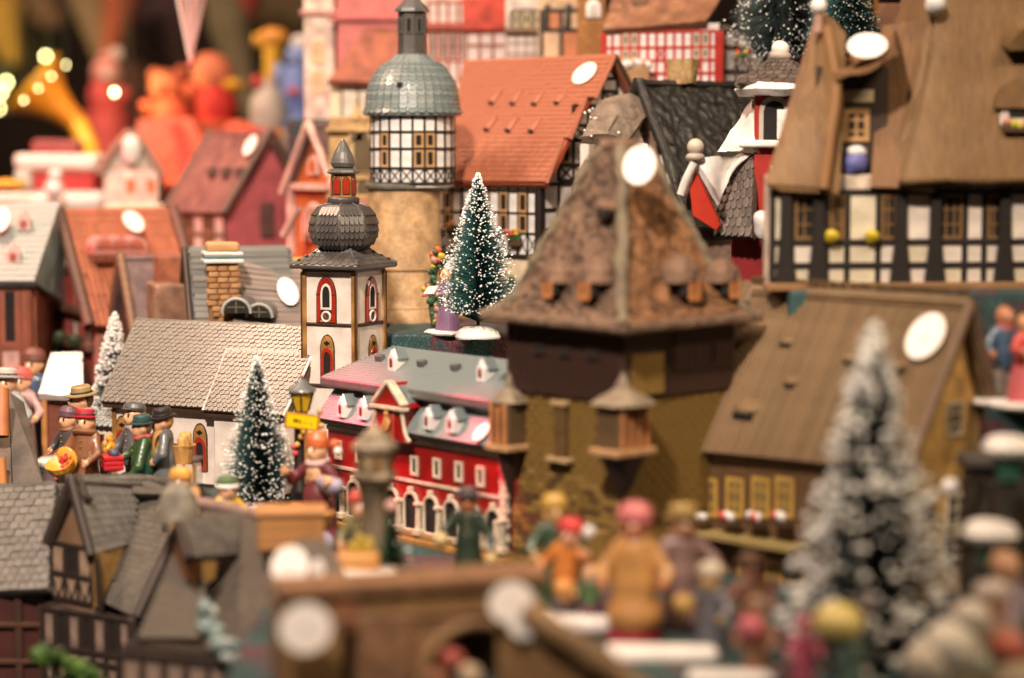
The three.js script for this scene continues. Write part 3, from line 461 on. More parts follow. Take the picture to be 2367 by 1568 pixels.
// ================================================================ half timbered hall with the round domed tower
{
  const yaw = 45, w = at(1247, 600, 130); w.y = 8.55;
  const T = thing('timbered_hall', 'black and white half timbered hall with orange tiled roof and round domed tower', 'building', w, yaw), pk = T.pk;
  const Lw = 9.2, F = wallOf([0, 0, 0], [1, 0, 0]), R = wallOf([0, 0, 0], [0, 0, -1]), yU = 4.05, yE = 8.55, DZ = 12;
  part(T, 'wall', tr(poly([[0, 0], [DZ, 0], [DZ, yE - .1], [DZ / 2, 15.6], [0, yE - .1]], 12.6, .03), [-12.6, 0, 0], [0, Math.PI / 2, 0]), C.white2);
  part(T, 'ground_floor', tr(box(12.4, yU - .1, .3), [-6.3, yU / 2, .05]), C.cream); part(T, 'base_ledge', tr(box(13, .3, 1.2), [-6.3, .15, .4]), C.goldline); part(T, 'base_ledge', tr(box(13, .2, .8), [-6.3, .4, .3]), C.gold);
  // front timber: posts, rails, two tier windows
  const us = span(-Lw, -.12, 11), vs = [yU, pk('z', 0, 1236, 541).y, pk('z', 0, 1236, 494).y, pk('z', 0, 1236, 444).y, yE - .25];
  const postM = C.timber; timber(T, F, us, vs, .1, postM, C.pureWhite, (i, j) => j === 0 ? 'x' : (j === 1 || j === 2) && [1, 5, 7, 9].includes(i) ? 'w' : 'p', { wm: C.winTan, ww: 1, wf: .15 });
  part(T, 'corner_post', tr(box(.45, yE, .45), [-.02, yE / 2, .0]), C.timber); part(T, 'jetty_beam', tr(box(Lw + .4, .22, .4), [-Lw / 2, yU - .12, .1]), C.timber);
  // gable side, facing right; its panel white is dimmed to paint in the shade
  const gs = [.3, 1.6, 2.9, 4.2, 5.5, 6.8, 8.1, 9.4, 10.7, 11.9];
  timber(T, R, gs, [.3, 2.1, yU, 5.6, 6.8, yE - .2], .2, C.timber, M([.62, .56, .54], .5), (i, j) => j === 2 ? 'x' : 'p');
  timber(T, R, gs.slice(1, 9), [yE, 9.5, 11], .2, C.timber, M([.62, .56, .54], .5), (i, j) => j === 0 ? 'x' : i % 3 === 0 ? 'w' : 'p', { wm: C.winTan, ww: .6 });
  timber(T, R, gs.slice(2, 8), [11, 11.9, 13.1], .2, C.timber, M([.62, .56, .54], .5), (i, j) => j === 0 ? 'x' : 'p'); timber(T, R, gs.slice(4, 6), [13.1, 14.0, 14.8], .2, C.timber, M([.62, .56, .54], .5), (i, j) => j === 0 ? 'x' : 'p');
  // roof in three lapped lengths
  const zOf = t => -6 + 6.5 * t, yOf = t => 16.15 - 7.7 * t;
  const xr = [[pk('z', zOf(0), 1422, 133).x, pk('z', zOf(.34), 1376, 230).x], [pk('z', zOf(.34), 1355, 233).x, pk('z', zOf(.66), 1319, 322).x], [pk('z', zOf(.66), 1302, 324).x, pk('z', zOf(1), 1264, 420).x]];
  const xl = t => -12.7 + 4.6 * t, ts = [0, .34, .66, 1];
  const R0 = part(T, 'roof', slab(V(xl(0), yOf(0) - .12, zOf(0)), V(Math.min(xr[0][0], xr[1][0]) - .2, yOf(0) - .12, zOf(0)), V(xl(1), yOf(1) - .12, zOf(1)), V(xr[2][1] - .15, yOf(1) - .12, zOf(1)), .3), C.brickred);
  let left = 300;
  for (let k = 2; k >= 0; k--) { const a = ts[k], b = ts[k + 1], lift = .0, Q = [V(xl(a), yOf(a), zOf(a)), V(xr[k][0], yOf(a), zOf(a)), V(xl(b), yOf(b), zOf(b)), V(xr[k][1], yOf(b), zOf(b))]; part(T, 'roof_length', slab(...Q, .2), roofOrange[2]); const rows = 9; tiles(R0, 'roof_tile', Q, rows, 34, 'scallop', roofOrange, { th: .13, tilt: 9, parts: k === 2 ? 300 : 0 }); part(T, 'verge', tube([[Q[1].x, Q[1].y, Q[1].z], [Q[3].x, Q[3].y - .05, Q[3].z]], .13, 4, 6), roofOrange[1]); }
  part(T, 'roof', slab(V(xr[0][0], yOf(0), -6), V(xl(0), yOf(0), -6), V(xr[0][0] - .3, yOf(1), -12.5), V(xl(0), yOf(1), -12.5), .25), roofOrange[0]); part(T, 'verge', tube([[xr[0][0], yOf(0), -6], [xr[0][0] - .3, yOf(1), -12.5]], .2, 4, 6), C.brown2);
  part(T, 'ridge', rough(tube([[xl(0), 16.15, -6], [xr[0][0], 16.15, -6]], .14, 24, 6), .06), roofOrange[1]);
  // vent slits
  for (const [x, y] of [[1138, 241], [1187, 242], [1237, 243], [1289, 241], [1127, 302], [1176, 304], [1230, 306]]) { const t = (y - 134) / (415 - 134), p = pk('z', zOf(t), x, y); const o = part(T, 'roof_vent', tr(poly([[-.22, 0], [.22, 0], [0, 1.1]], .2, .05), [0, 0, 0]), roofOrange[1]); o.position.set(p.x + .1, p.y + .02, p.z + .08); o.rotation.set(-.72, 0, -.25); child(o, 'vent_mouth', box(.42, .2, .22), DARK, [0, -.06, .12]); }
  const st = pk('z', zOf(.15), 1357, 177); sticker(T, [st.x, st.y + .2, st.z + .23], [0, .65, .77], 1.75, 1.75, .2);
  // round tower
  const loc = v => T.worldToLocal(v.clone().multiplyScalar(CM)); const hy = (py, d) => at(CX, py, d).y - 8.55;
  const cw = onY(936, 748, 8.55); cw.addScaledVector(V(cw.x, 0, cw.z).normalize(), 2.25); const c0 = loc(cw), dd = -cw.z; // centre of the tan drum
  const cu = cw.clone().add(V(.5, 0, -.2)), c1 = loc(cu);
  const yR = hy(432, dd), yT = hy(262, dd);
  part(T, 'tower_base', tr(lathe([[0, 0], [2.45, 0], [2.4, .25], [2.3, .4], [2.3, .8], [2.23, .9], [2.23, 1.6], [2.2, 1.75], [2.2, yR], [0, yR]], 48), [c0.x, 0, c0.z]), C.tan);
  for (const y of [.35, .85, 3.2]) part(T, 'base_moulding', tr(new THREE.TorusGeometry(2.26, .05, 6, 48), [c0.x, y, c0.z], [Math.PI / 2, 0, 0]), C.tan);
  part(T, 'tower_ring', tr(lathe([[2.1, yR - .2], [2.32, yR - .15], [2.42, yR], [2.42, yR + .2], [2.1, yR + .25]], 48), [c0.x, 0, c0.z]), M([.16, .16, .14], .5, { map: 'wash' }));
  const Ru = 2.5; part(T, 'tower_drum', tr(new THREE.CylinderGeometry(Ru, Ru, yT - yR, 48), [c1.x, (yT + yR) / 2, c1.z]), C.white2);
  const toCam = Math.atan2(-c1.x - w.x * 0, 1); const face = Math.atan2(0 - cu.x, 0 - cu.z) + yaw * D2R; // direction of the viewer in the thing's own axes
  const S = drumOf(c1.x, c1.z, Ru, face), step = 2 * Math.PI * Ru / 22, du = Array.from({ length: 12 }, (_, i) => (i - 6) * step);
  timber(T, S, du, [yR + .25, yR + 1.15, hy(344, dd), yT - 1.15, yT - .15], .125, C.timber, C.pureWhite, (i, j) => j === 0 ? 'x' : (j === 1 || j === 2) && [3, 6, 7].includes(i) ? 'w' : 'p', { curved: true, wm: C.winTan, wf: .15 });
  // dome
  const yD = yT - .05, hD = hy(128, dd) - yD, dp = [[2.98, 0], [2.86, .08], [2.8, .16], [2.76, .3], [2.64, .46], [2.42, .6], [2.1, .73], [1.7, .84], [1.3, .92], [.98, 1.0]].map(([r, t]) => [r * .99, yD + t * hD]);
  part(T, 'dome', tr(lathe([[0, yD - .12], [2.9, yD - .12], ...dp, [0, yD + hD + .02]], 40), [c1.x, 0, c1.z]), C.slate);
  const seg = 34; for (let i = 0; i < dp.length - 3; i++) { const [ra, ya] = dp[i], [rb, yb] = dp[i + 1]; const nrow = Math.max(1, Math.round(Math.hypot(ra - rb, ya - yb) / .32)); for (let k = 0; k < seg; k++) { const a0 = k / seg * 2 * Math.PI, a1 = (k + 1) / seg * 2 * Math.PI, P = (r, y, a) => V(c1.x + Math.sin(a) * r, y, c1.z + Math.cos(a) * r), vis = Math.cos(a0 - face) > .1; tiles(T, 'dome_tile', [P(rb, yb, a0), P(rb, yb, a1), P(ra, ya, a0), P(ra, ya, a1)], nrow, 1, 'scallop', slates, { th: .1, tilt: 10, parts: vis ? 9 : 0, plural: 'dome_tiles', stagger: false }); } }
  for (let k = 0; k < 8; k++) { const a = face + .35 + k * Math.PI / 4; part(T, 'dome_rib', tube(dp.slice(3).map(([r, y]) => [c1.x + Math.sin(a) * (r + .02), y, c1.z + Math.cos(a) * (r + .02)]), .05, 14, 5), C.slate); }
  { const a = face - .28, y = yD + hD * .47; part(T, 'dome_window', box(.34, .34, .3), DARK, [c1.x + Math.sin(a) * 2.66, y, c1.z + Math.cos(a) * 2.66], [0, a, 0]); }
  // lantern on the dome
  const yL = yD + hD, yC = hy(30, dd); part(T, 'lantern', tr(lathe([[0, yL - .3], [.98, yL - .3], [.9, yL + .15], [.86, yL + 1.1], [.86, yC], [0, yC]], 8, true, .2), [c1.x, 0, c1.z]), C.pewter);
  for (let k = 0; k < 8; k++) win(T, drumOf(c1.x, c1.z, .8, .2 + Math.PI / 8 + k * Math.PI / 4), 0, hy(62, dd), .4, .95, C.pewter2, { f: .08, d: .08 });
  part(T, 'lantern_roof', tr(lathe([[.8, yC - .05], [1.08, yC], [1.02, yC + .2], [.6, yC + .6], [.3, yC + 1.0], [.25, yC + 1.6], [.6, yC + 1.9], [.5, yC + 2.4], [.05, yC + 3.4], [0, yC + 3.4]], 8, true, .2), [c1.x, 0, c1.z]), C.pewter2);
  // flower boxes and the arched door
  const fl = [[.7, .1, .03], [.75, .5, .03], [.8, .25, .3]].map(c => M(c, .5));
  for (const [px, py] of [[1047, 522], [1190, 540]]) { const p = pk('z', .35, px, py), b = part(T, 'flower_box', box(.9, .5, .4), C.brown2, [p.x, p.y - .5, .3]); child(b, 'foliage', rough(sphere(.5, 14, 10).scale(1, .8, .7), .3, 4), M([.05, .16, .05], .6), [0, .35, .05]); for (let i = 0; i < 10; i++) child(b, 'flower', sphere(.13, 6, 5), fl[i % 3], [rr(-.45, .45), rr(.3, .75), rr(.15, .42)]); }
  const dp2 = pk('z', .25, 1185, 690), dr = put(T, 'arched_door', uvBox(poly(arch(1.1, 2.6), .15, .04)), M([.42, .36, .2], .5), F, dp2.x, .3, .2); child(dr, 'door_panel', poly(arch(.8, 2.4), .06), M([.03, .09, .05], .4), [0, 0, .12]); for (const y of [.8, 1.5]) child(dr, 'door_bar', box(.8, .08, .06), M([.42, .36, .2], .5), [0, y, .2]);
}
// ---- simple gabled house, ridge along x
function gable(T, o) {
  const { x0, x1, z0, z1, h, r } = o, ov = o.ov ?? .4, zm = o.zm ?? (z0 + z1) / 2, sl = (r - h) / (z1 - zm), ye = h - ov * sl * .9, slb = (r - h) / (zm - z0), yb = h - ov * slb * .9;
  part(T, 'wall', tr(poly([[-z1, 0], [-z0, 0], [-z0, h], [-zm, r - .35], [-z1, h]], x1 - x0, .03), [x0, 0, 0], [0, Math.PI / 2, 0]), o.wall);
  const Q = [V(x0 - ov, r, zm), V(x1 + ov, r, zm), V(x0 - ov - (o.xe || 0), ye, z1 + ov), V(x1 + ov, ye, z1 + ov)], B = [V(x1 + ov, r, zm), V(x0 - ov, r, zm), V(x1 + ov, yb, z0 - ov), V(x0 - ov, yb, z0 - ov)];
  const th = o.th ?? .3, a = part(T, 'roof', slab(...Q, th), o.roof), b = part(T, 'roof', slab(...B, th), o.roof);
  if (o.tile) { const t = o.tile; tiles(a, t.name || 'roof_tile', Q, t.rows, t.cols, t.style, t.mats, { th: t.th ?? .07, tilt: t.tilt, parts: t.parts ?? 300, stagger: t.stagger, lap: t.lap, jit: t.jit, rot: t.rot }); if (t.back) tiles(b, t.name || 'roof_tile', B, t.rows, t.cols, t.style, t.mats, { th: t.th ?? .07, tilt: t.tilt, parts: t.backParts ?? 0, stagger: t.stagger }); }
  if (o.verge) for (const x of [x0 - ov, x1 + ov]) for (const q of [[ye, z1 + ov], [yb, z0 - ov]]) part(T, 'verge_board', tube([[x, r + .02, zm], [x, (r + q[0]) / 2, (zm + q[1]) / 2], [x, q[0], q[1]]], o.vr ?? .16, 6, 6), o.verge);
  if (o.ridge) part(T, 'ridge', rough(tube([[x0 - ov, r + .03, zm], [(x0 + x1) / 2, r + .03, zm], [x1 + ov, r + .03, zm]], o.rr ?? .15, 20, 6), .06), o.ridge);
  return { Q, B, F: wallOf([0, 0, z1], [1, 0, 0]), R: wallOf([x1, 0, 0], [0, 0, -1]), Lf: wallOf([x0, 0, 0], [0, 0, 1]), zm, ye };
}
const thatchF = (amp, fr = 1) => (u, v, p) => amp * (fbm(u * 9 * fr + 3, v * 9 * fr + 3, 97, 5, 4) - .5);
// ================================================================ stone tower with the tall brown roof
{
  const yaw = 47, e = 4.8, w = at(1440, 748, 98.3); w.y = -1.36; const T = thing('stone_tower', 'square brick tower with tall mossy brown pyramid roof and bay windows', 'tower', orig(w, [e, 0, e], yaw), yaw), pk = T.pk;
  const eY = 12.35, apY = 20.55, s = 3.65;
  const moss = M([.17, .10, .065], .85, { map: 'wash', bump: 'coarse', bd: .25 }), wood = M([.035, .013, .007], .6, { map: 'wood' }), brk = [[.21, .122, .026], [.10, .055, .016], [.29, .175, .045]].map(c => M(c, .6, { bump: 'fine', bd: .03 })), orange = M([.50, .20, .07], .5);
  part(T, 'wall', tr(box(2 * s, 9.2, 2 * s), [0, 4.6, 0]), M([.035, .02, .007], .7));
  const F = wallOf([0, 0, s], [1, 0, 0]), R = wallOf([s, 0, 0], [0, 0, -1]);
  tiles(T, 'brick', [V(-s, 9.0, s), V(s, 9.0, s), V(-s, 0, s), V(s, 0, s)], 29, 11, 'brick', brk, { th: .14, tilt: 0, lap: 1, parts: 180, jit: .35, plural: 'bricks' });
  tiles(T, 'brick', [V(s, 9.9, s), V(s, 9.9, -s), V(s, 0, s), V(s, 0, -s)], 32, 11, 'brick', brk, { th: .14, tilt: 0, lap: 1, parts: 120, jit: .35, plural: 'bricks' });
  // boarded upper storey
  part(T, 'upper_storey', tr(box(2 * s + .5, 3.4, 2 * s + .5), [0, 10.4, 0]), wood);
  for (let i = 0; i < 16; i++) put(T, 'board', box(.42, 3.3 + (i % 2) * .12, .12), wood, F, -s + .02 + i * .475, 10.35, .27);
  for (let i = 0; i < 9; i++) put(T, 'board', box(.42, 2.3, .12), wood, R, -s + 3.5 + i * .475, 11.0, .27);
  part(T, 'brick_panel', tr(box(.1, 1.9, 2.2), [s + .3, 9.9, s - 1.4]), brk[0]);
  for (const [px, py] of [[1245, 807], [1305, 813], [1370, 818]]) { const p = pk('z', s + .4, px, py); win(T, F, p.x, p.y, .72, .5, wood, { f: .06, w: .36 }); }
  { const p = pk('x', s + .3, 1548, 822); win(T, R, -p.z, p.y, .3, .9, wood, { f: .05, w: .3 }); const q = pk('x', s + .3, 1650, 815); win(T, R, -q.z, q.y, .3, .9, wood, { f: .05, w: .3 }); }
  // roof: four rough faces
  const ap = .75, prof = t => ({ r: e + (ap - e) * Math.pow(t, .86), y: eY + (apY - eY) * t }), K = 12;
  const rOf = v => v < .8 ? ap + (3.55 - ap) * Math.pow(v / .8, .96) : 3.55 + (e - 3.55) * Math.pow((v - .8) / .2, 1.15), yOf = v => v < .8 ? apY + (eY + 1.15 - apY) * (v / .8) : eY + 1.15 * Math.pow(1 - (v - .8) / .2, 1.35);
  for (let f = 0; f < 4; f++) { const nu = 40, nv = 56, pos = [], idx = []; for (let j = 0; j <= nv; j++) for (let i = 0; i <= nu; i++) { const u = i / nu, v = j / nv, h = .6 * (fbm(u * 12 + f * 7, v * 17 + 2, 97, 7, 4) - .5) * Math.min(1, 4 * (1 - v) + .3) * Math.min(1, 8 * u * (1 - u) + .15), r = rOf(v), p = V((2 * u - 1) * r, yOf(v) + h * .5, r + h).applyAxisAngle(V(0, 1, 0), f * Math.PI / 2); pos.push(p.x, p.y, p.z); } for (let j = 0; j < nv; j++) for (let i = 0; i < nu; i++) { const a = j * (nu + 1) + i, b = a + nu + 1; idx.push(a, b, b + 1, a, b + 1, a + 1); } const g = new THREE.BufferGeometry(); g.setAttribute('position', new THREE.Float32BufferAttribute(pos, 3)); g.setIndex(idx); g.computeVertexNormals(); part(T, 'roof_face', g, f % 2 === 0 ? M([.15, .09, .056], .85, { map: 'wash', bump: 'coarse', bd: .25, side: 1 }) : M([.19, .088, .034], .85, { map: 'wash', bump: 'coarse', bd: .25, side: 1 })); }
  part(T, 'roof_cap', tr(rough(new RoundedBoxGeometry(1.7, .6, 1.7, 3, .28), .25), [0, apY, 0]), moss);
  for (let f = 0; f < 4; f++) part(T, 'roof_hip', rough(tube([0, .15, .35, .55, .72, .82, .9, 1].map(v => V(rOf(v), yOf(v), rOf(v)).applyAxisAngle(V(0, 1, 0), f * Math.PI / 2).toArray()), f === 0 ? .3 : .2, 40, 8), .32, 2.2), M([.16, .13, .085], .85, { map: 'wash' }));
  part(T, 'eaves', tr(rough(new RoundedBoxGeometry(2 * e + .3, .5, 2 * e + .3, 4, .2), .25), [0, eY - .12, 0]), M([.13, .08, .05], .8, { map: 'wash', bump: 'coarse', bd: .2 }));
  // eyebrow dormers with small arched shutters
  const dorm = (ax, px, py, sc = 1) => { const val = s - .15 + .15, p = ax === 'z' ? pk('z', 3.35, px, py) : pk('x', 3.35, px, py); const o = part(T, 'dormer', rough(tr(lathe([[0, 1.35], [.5, 1.15], [.95, .6], [1.15, 0], [.9, -.12], [0, 0]], 14), [0, 0, 0], [0, 0, 0], [1, .95, .85]), .15, 2), moss, [p.x, p.y + .1, p.z], [0, ax === 'z' ? 0 : Math.PI / 2, 0], sc); child(o, 'dormer_opening', box(1.1, .8, .5), DARK, [0, -.3, .55]); for (const k of [-.22, .22]) child(o, 'shutter', box(.26, .85, .12), orange, [k + .05, -.38, .85]); child(o, 'shutter_foot', box(.6, .2, .14), orange, [.05, -.78, .86]); };
  dorm('z', 1290, 655, .9); dorm('z', 1378, 655); dorm('x', 1572, 655, 1.05); dorm('x', 1668, 655, .95);
  { const p = pk('z', 2.2, 1408, 480); part(T, 'dormer', rough(sphere(.75, 12, 9).scale(1, .55, .9), .2, 2), moss, [p.x, p.y, p.z]); part(T, 'dormer_mouth', box(.6, .35, .3), DARK, [p.x, p.y - .35, p.z + .45]); }
  { const p = pk('z', 1.55, 1490, 382); const t = V(1.35, 0, 1.35).normalize(); sticker(T, [p.x + .1, p.y, p.z + .45], [.35, .4, .85], 1.6, 1.95, .2); }
  // bays
  const bay = (ax, px, py, wd, hg, posts) => { const p = ax === 'z' ? pk('z', s + .6, px, py) : pk('x', s + .6, px, py); const o = part(T, 'bay', tr(box(wd, hg, 1.5), [0, 0, 0]), M([.10, .06, .025], .6), [p.x, p.y, p.z], [0, ax === 'z' ? 0 : Math.PI / 2, 0]); child(o, 'bay_roof', tr(rough(lathe([[wd * .78, 0], [wd * .5, .35], [wd * .2, .7], [.02, 1.5], [0, 1.5]], 6), .06), [0, hg / 2, 0]), M([.20, .16, .11], .7, { map: 'wash' })); child(o, 'bay_ledge', box(wd * 1.25, .3, 1.9), M([.42, .25, .12], .6, { map: 'wash' }), [0, -hg / 2 - .1, 0]); child(o, 'corbel', lathe([[wd * .55, 0], [wd * .42, -.6], [wd * .25, -1.4], [.05, -2.2], [0, -2.2]], 8), wood, [0, -hg / 2 - .2, 0]); for (let i = 0; i < posts; i++) { child(o, 'bay_post', box(.22, hg * .95, .2), orange, [-wd / 2 + wd * (i + .5) / posts, 0, .75]); if (i < posts - 1) child(o, 'pane', box(.3, hg * .6, .1), DARK, [-wd / 2 + wd * (i + 1) / posts, -.05, .74]); } };
  bay('z', 1178, 978, 1.35, 2.1, 3); bay('x', 1440, 985, 2.1, 2.1, 4);
  for (const [px, py] of [[1270, 1030], [1300, 1100]]) { const p = pk('z', s, px, py); win(T, F, p.x, p.y, .55, .8, brk[2], { sill: 1 }); }
  const ch = pk('z', s + .25, 1298, 1000); const chm = part(T, 'chimney_breast', box(.75, 2.6, .5), brk[1], [ch.x, ch.y, s + .2]); child(chm, 'chimney_cap', box(1.0, .25, .7), M([.42, .3, .15], .6), [0, 1.4, 0]); child(chm, 'chimney_ledge', box(1.5, .22, .7), M([.42, .3, .15], .6), [0, -1.3, .1]);
  part(T, 'buttress', box(1.1, 2.6, .8), brk[0], [pk('z', s + .4, 1385, 1230).x, 1.3, s + .4]);
}
// ================================================================ tan house with the yellow gable
{
  const yaw = 46, w = at(2235, 700, 98.5); w.y = -1.36; const T = thing('tan_house', 'house with brown ribbed roof and yellow plaster gable behind the frosted tree', 'house', w, yaw), pk = T.pk;
  const rib = [[.155, .095, .04], [.17, .105, .046], [.14, .086, .036]].map(c => M(c, .7, { map: 'wash', bump: 'fine', bd: .04 })), yel = M([.66, .42, .15], .65, { map: 'wash', bump: 'coarse', bd: .08 });
  const g = gable(T, { x0: -12, x1: -.3, z0: -2.5, z1: 4.15, zm: 0, h: 6.95, r: 13.4, ov: .55, xe: 3.4, wall: yel, roof: rib[0], th: .4, tile: { style: 'rib', rows: 1, cols: 62, mats: rib, th: .1, tilt: 0, parts: 62, name: 'roof_rib', stagger: false, lap: 1, back: 1, jit: .1, rot: 0 }, ridge: M([.18, .12, .06], .7, { map: 'wash' }), rr: .28, verge: M([.15, .09, .05], .7), vr: .26 });
  for (const [px, py, k] of [[1965, 832, .5], [2083, 850, .5], [1825, 792, .7], [1800, 830, .01], [1835, 885, .7], [1735, 945, 1.35]]) { if (k < .1) continue; const t = (py - 680) / 370, p = pk('z', 4.7 * t, px, py); const o = part(T, 'roof_hatch', rough(sphere(.55, 12, 8).scale(1.1, .5, .9), .12, 2), rib[1], [p.x, p.y + .1, p.z + .1], [.5, 0, 0], k); child(o, 'hatch_mouth', box(.85, .42, .3), DARK, [0, -.18, .4]); }
  const sp = pk('z', 1.45, 2140, 777); sticker(T, [sp.x, sp.y, sp.z], [0, .53, .85], 1.95, 2.4, -.1);
  const winM = M([.66, .58, .44], .5), W = (S, u, v, w2, h2) => win(T, S, u, v, w2, h2, winM, { bars: [2, 3], f: .16, pane: M([.10, .08, .07], .4) });
  for (const [px, py, w2, h2] of [[2205, 968, 1.3, 1.6], [2212, 1190, 1.8, 1.9], [2205, 1255, 1.8, 1.6]]) { const p = pk('x', -.3, px, py); W(g.R, -p.z, p.y, w2, h2); }
  part(T, 'roof_hip', slab(V(-12.5, 13.4, -.3), V(-12.5, 13.4, 0), V(-14.5, 6.2, -3), V(-15.9, 6.15, 4.6), .4), rib[2]); part(T, 'front_wall', tr(box(14.8, 6.6, .2), [-7.7, 3.3, 4.2]), M([.12, .06, .02], .7, { map: 'wood' }));
  const ywin = M([.50, .30, .06], .5), F = wallOf([0, 0, 4.3], [1, 0, 0]);
  for (const px of [1575, 1640, 1700, 1760, 1815]) { const p = pk('z', 4.3, px, 1150); win(T, F, p.x, p.y, 1.1, 1.9, ywin, { bars: [2, 3], f: .2, pane: M([.16, .12, .06], .4) }); }
  const sh = pk('z', 4.3, 1740, 1245); part(T, 'awning', tr(box(6.5, .3, 1.6), [sh.x, sh.y, 4.75]), M([.30, .22, .08], .6)); for (const px of [1620, 1690, 1750, 1810]) { const p = pk('z', 4.9, px, 1190); const o = part(T, 'flower_box', box(1.0, .35, .5), C.brown2, [p.x, p.y - .35, 4.95]); for (let i = 0; i < 3; i++) child(o, 'flower', rough(sphere(.26, 8, 6), .1, 3), i % 2 ? M([.6, .08, .05], .5) : C.pureWhite, [rr(-.35, .35), .3, rr(0, .25)]); }
  for (const px of [1590, 1660, 1725, 1790]) { const p = pk('z', 4.3, px, 1340); win(T, F, p.x, p.y, 1.0, 1.9, ywin, { bars: [2, 3], f: .16, pane: M([.2, .15, .07], .4) }); }
}
// ================================================================ thatched house on the riser
{
  const yaw = -6, w = at(2000, 660, 106); w.y = 12.2; const T = thing('thatched_house', 'large timbered house with two flared brown thatched roofs at the upper right', 'house', w, yaw), pk = T.pk;
  const th1 = C.straw, th2 = M([.20, .10, .04], .75, { map: 'straw', bump: 'straw', bd: .08 });
  const top = pk('z', 0, 1900, 432).y, x0 = pk('z', 0, 1782, 500).x, x1 = pk('z', 0, 2560, 500).x;
  part(T, 'wall', tr(box(x1 - x0, top + .6, 1.6), [(x0 + x1) / 2, (top + .6) / 2, -.85]), M([.58, .50, .42], .6, { map: 'wash' }));
  const F = wallOf([0, 0, 0], [1, 0, 0]), gx = px => pk('z', 0, px, 540).x, us = [1785, 1830, 1910, 1958, 2030, 2090, 2160, 2230, 2275, 2330, 2390, 2450, 2510].map(gx), m1 = pk('z', 0, 2000, 560).y;
  timber(T, F, us, [.15, m1 * .5, m1, top - .25], .28, C.timber, [M([.70, .63, .56], .5), M([.62, .56, .42], .5)], (i, j) => j === 2 ? ([1, 2, 4, 6, 8, 10].includes(i) ? 'w' : 'p') : 'p', { wm: M([.22, .12, .04], .5, { map: 'wood' }), bars: [3, 3], wf: .16 });
  for (const px of [1815, 1890, 2080, 2160, 2320]) { const x = gx(px); put(T, 'flared_post', uvBox(poly([[-.55, 0], [.55, 0], [.3, m1], [.26, top], [-.26, top], [-.3, m1]], .3, .05)), C.timber, F, x, 0, .05); }
  for (const px of [1925, 2018]) { const p = pk('z', .4, px, 545); part(T, 'flower_bunch', rough(sphere(.36, 10, 8), .15, 3), M([.65, .50, .03], .5), [p.x, p.y, .35]); }
  // roofs: concave hipped thatch
  const hip = (name, cx, cz, hw, hd, y0, y1, mat, tw, e = 1.7) => { const n = 22, K = 26, pos = [], idx = []; for (let j = 0; j <= n; j++) { const t = j / n, f = Math.pow(1 - t, e) * .72 + (1 - t) * .28, a = tw + (hw - tw) * f, b = tw + (hd - tw) * f; for (let i = 0; i < K * 4; i++) { const sd = Math.floor(i / K), q = (i % K) / K * 2 - 1; const c = [[q, 1], [1, -q], [-q, -1], [-1, q]][sd]; const rd = 1 - .14 * Math.pow(Math.abs(q), 6); const nz = .22 * (fbm(i / 7 + cx + 50, t * 9, 997, 5, 3) - .5); pos.push(cx + c[0] * a * rd + nz * c[0], y0 + (y1 - y0) * t + (j === 0 ? -.1 * Math.sin(i * .7) : 0), cz + c[1] * b * rd + nz * c[1]); } } const N = K * 4; for (let j = 0; j < n; j++) for (let i = 0; i < N; i++) { const a = j * N + i, b = j * N + (i + 1) % N, c = a + N, d = b + N; idx.push(a, b, d, a, d, c); } const bot = pos.length / 3; pos.push(cx, y0 + .3, cz); for (let i = 0; i < N; i++) idx.push(bot, (i + 1) % N, i); const g = new THREE.BufferGeometry(); g.setAttribute('position', new THREE.Float32BufferAttribute(pos, 3)); g.setIndex(idx); g.computeVertexNormals(); return part(T, name, g, mat); };
  const yb = top - .05, cxL = pk('z', -2.2, 1862, 430).x, yTL = pk('z', -2.2, 1893, 25).y;
  const lx = (pk('z', .8, 1905, 430).x - pk('z', .8, 1771, 430).x) / 2, lc = (pk('z', .8, 1905, 430).x + pk('z', .8, 1771, 430).x) / 2;
  // left wing: steep roof running back, its right verge open to the gable
  const apx = pk('z', -1.5, 1893, 40), V0 = (px, py, z) => pk('z', z, px, py);
  part(T, 'thatch', sheet([V0(1888, 25, -3.2), V0(1918, 60, .2), V0(1768, 425, .6), V0(1903, 432, .9)], 18, 26, .9, (u, v) => -.4 * Math.sin(Math.PI * Math.pow(v, .8)) + .2 * (fbm(u * 8, v * 8, 97, 4, 3) - .5)), C.straw);
  part(T, 'thatch_back', slab(V0(1893, 30, -5.8), V0(1888, 25, -3.2), V0(1790, 425, -6.4), V0(1768, 425, .4), .5), th2);
  part(T, 'verge_board', tube([V0(1912, 60, .35).toArray(), V0(1932, 200, .75).toArray(), V0(1918, 330, .9).toArray(), V0(1905, 436, 1.0).toArray()], .3, 20, 8), M([.25, .125, .045], .6, { map: 'straw' }));
  part(T, 'finial', sphere(.42, 14, 10), C.pureWhite, V0(1893, 14, -1.6).toArray()); part(T, 'finial_neck', new THREE.CylinderGeometry(.14, .34, 1.3, 10), M([.3, .17, .12], .6), V0(1893, 45, -1.6).toArray());
  // gable between the roofs
  const gz = -.9, gb = V0(1960, 436, gz); part(T, 'gable_wall', tr(box(3.6, 6.2, .3), [V0(1968, 300, gz).x, V0(1968, 300, gz).y, gz]), M([.05, .03, .02], .6, { map: 'wood' }));
  const GF = wallOf([0, 0, gz + .16], [1, 0, 0]); for (const [px, py, w2, h2, m] of [[1985, 222, 1.5, .6, C.cream], [1925, 390, .75, 1.6, M([.6, .54, .48], .5)], [1945, 300, .6, 1.2, C.winTan]]) { const p = V0(px, py, gz + .2); put(T, 'panel', box(w2, h2, .12), m, GF, p.x, p.y, .02); }
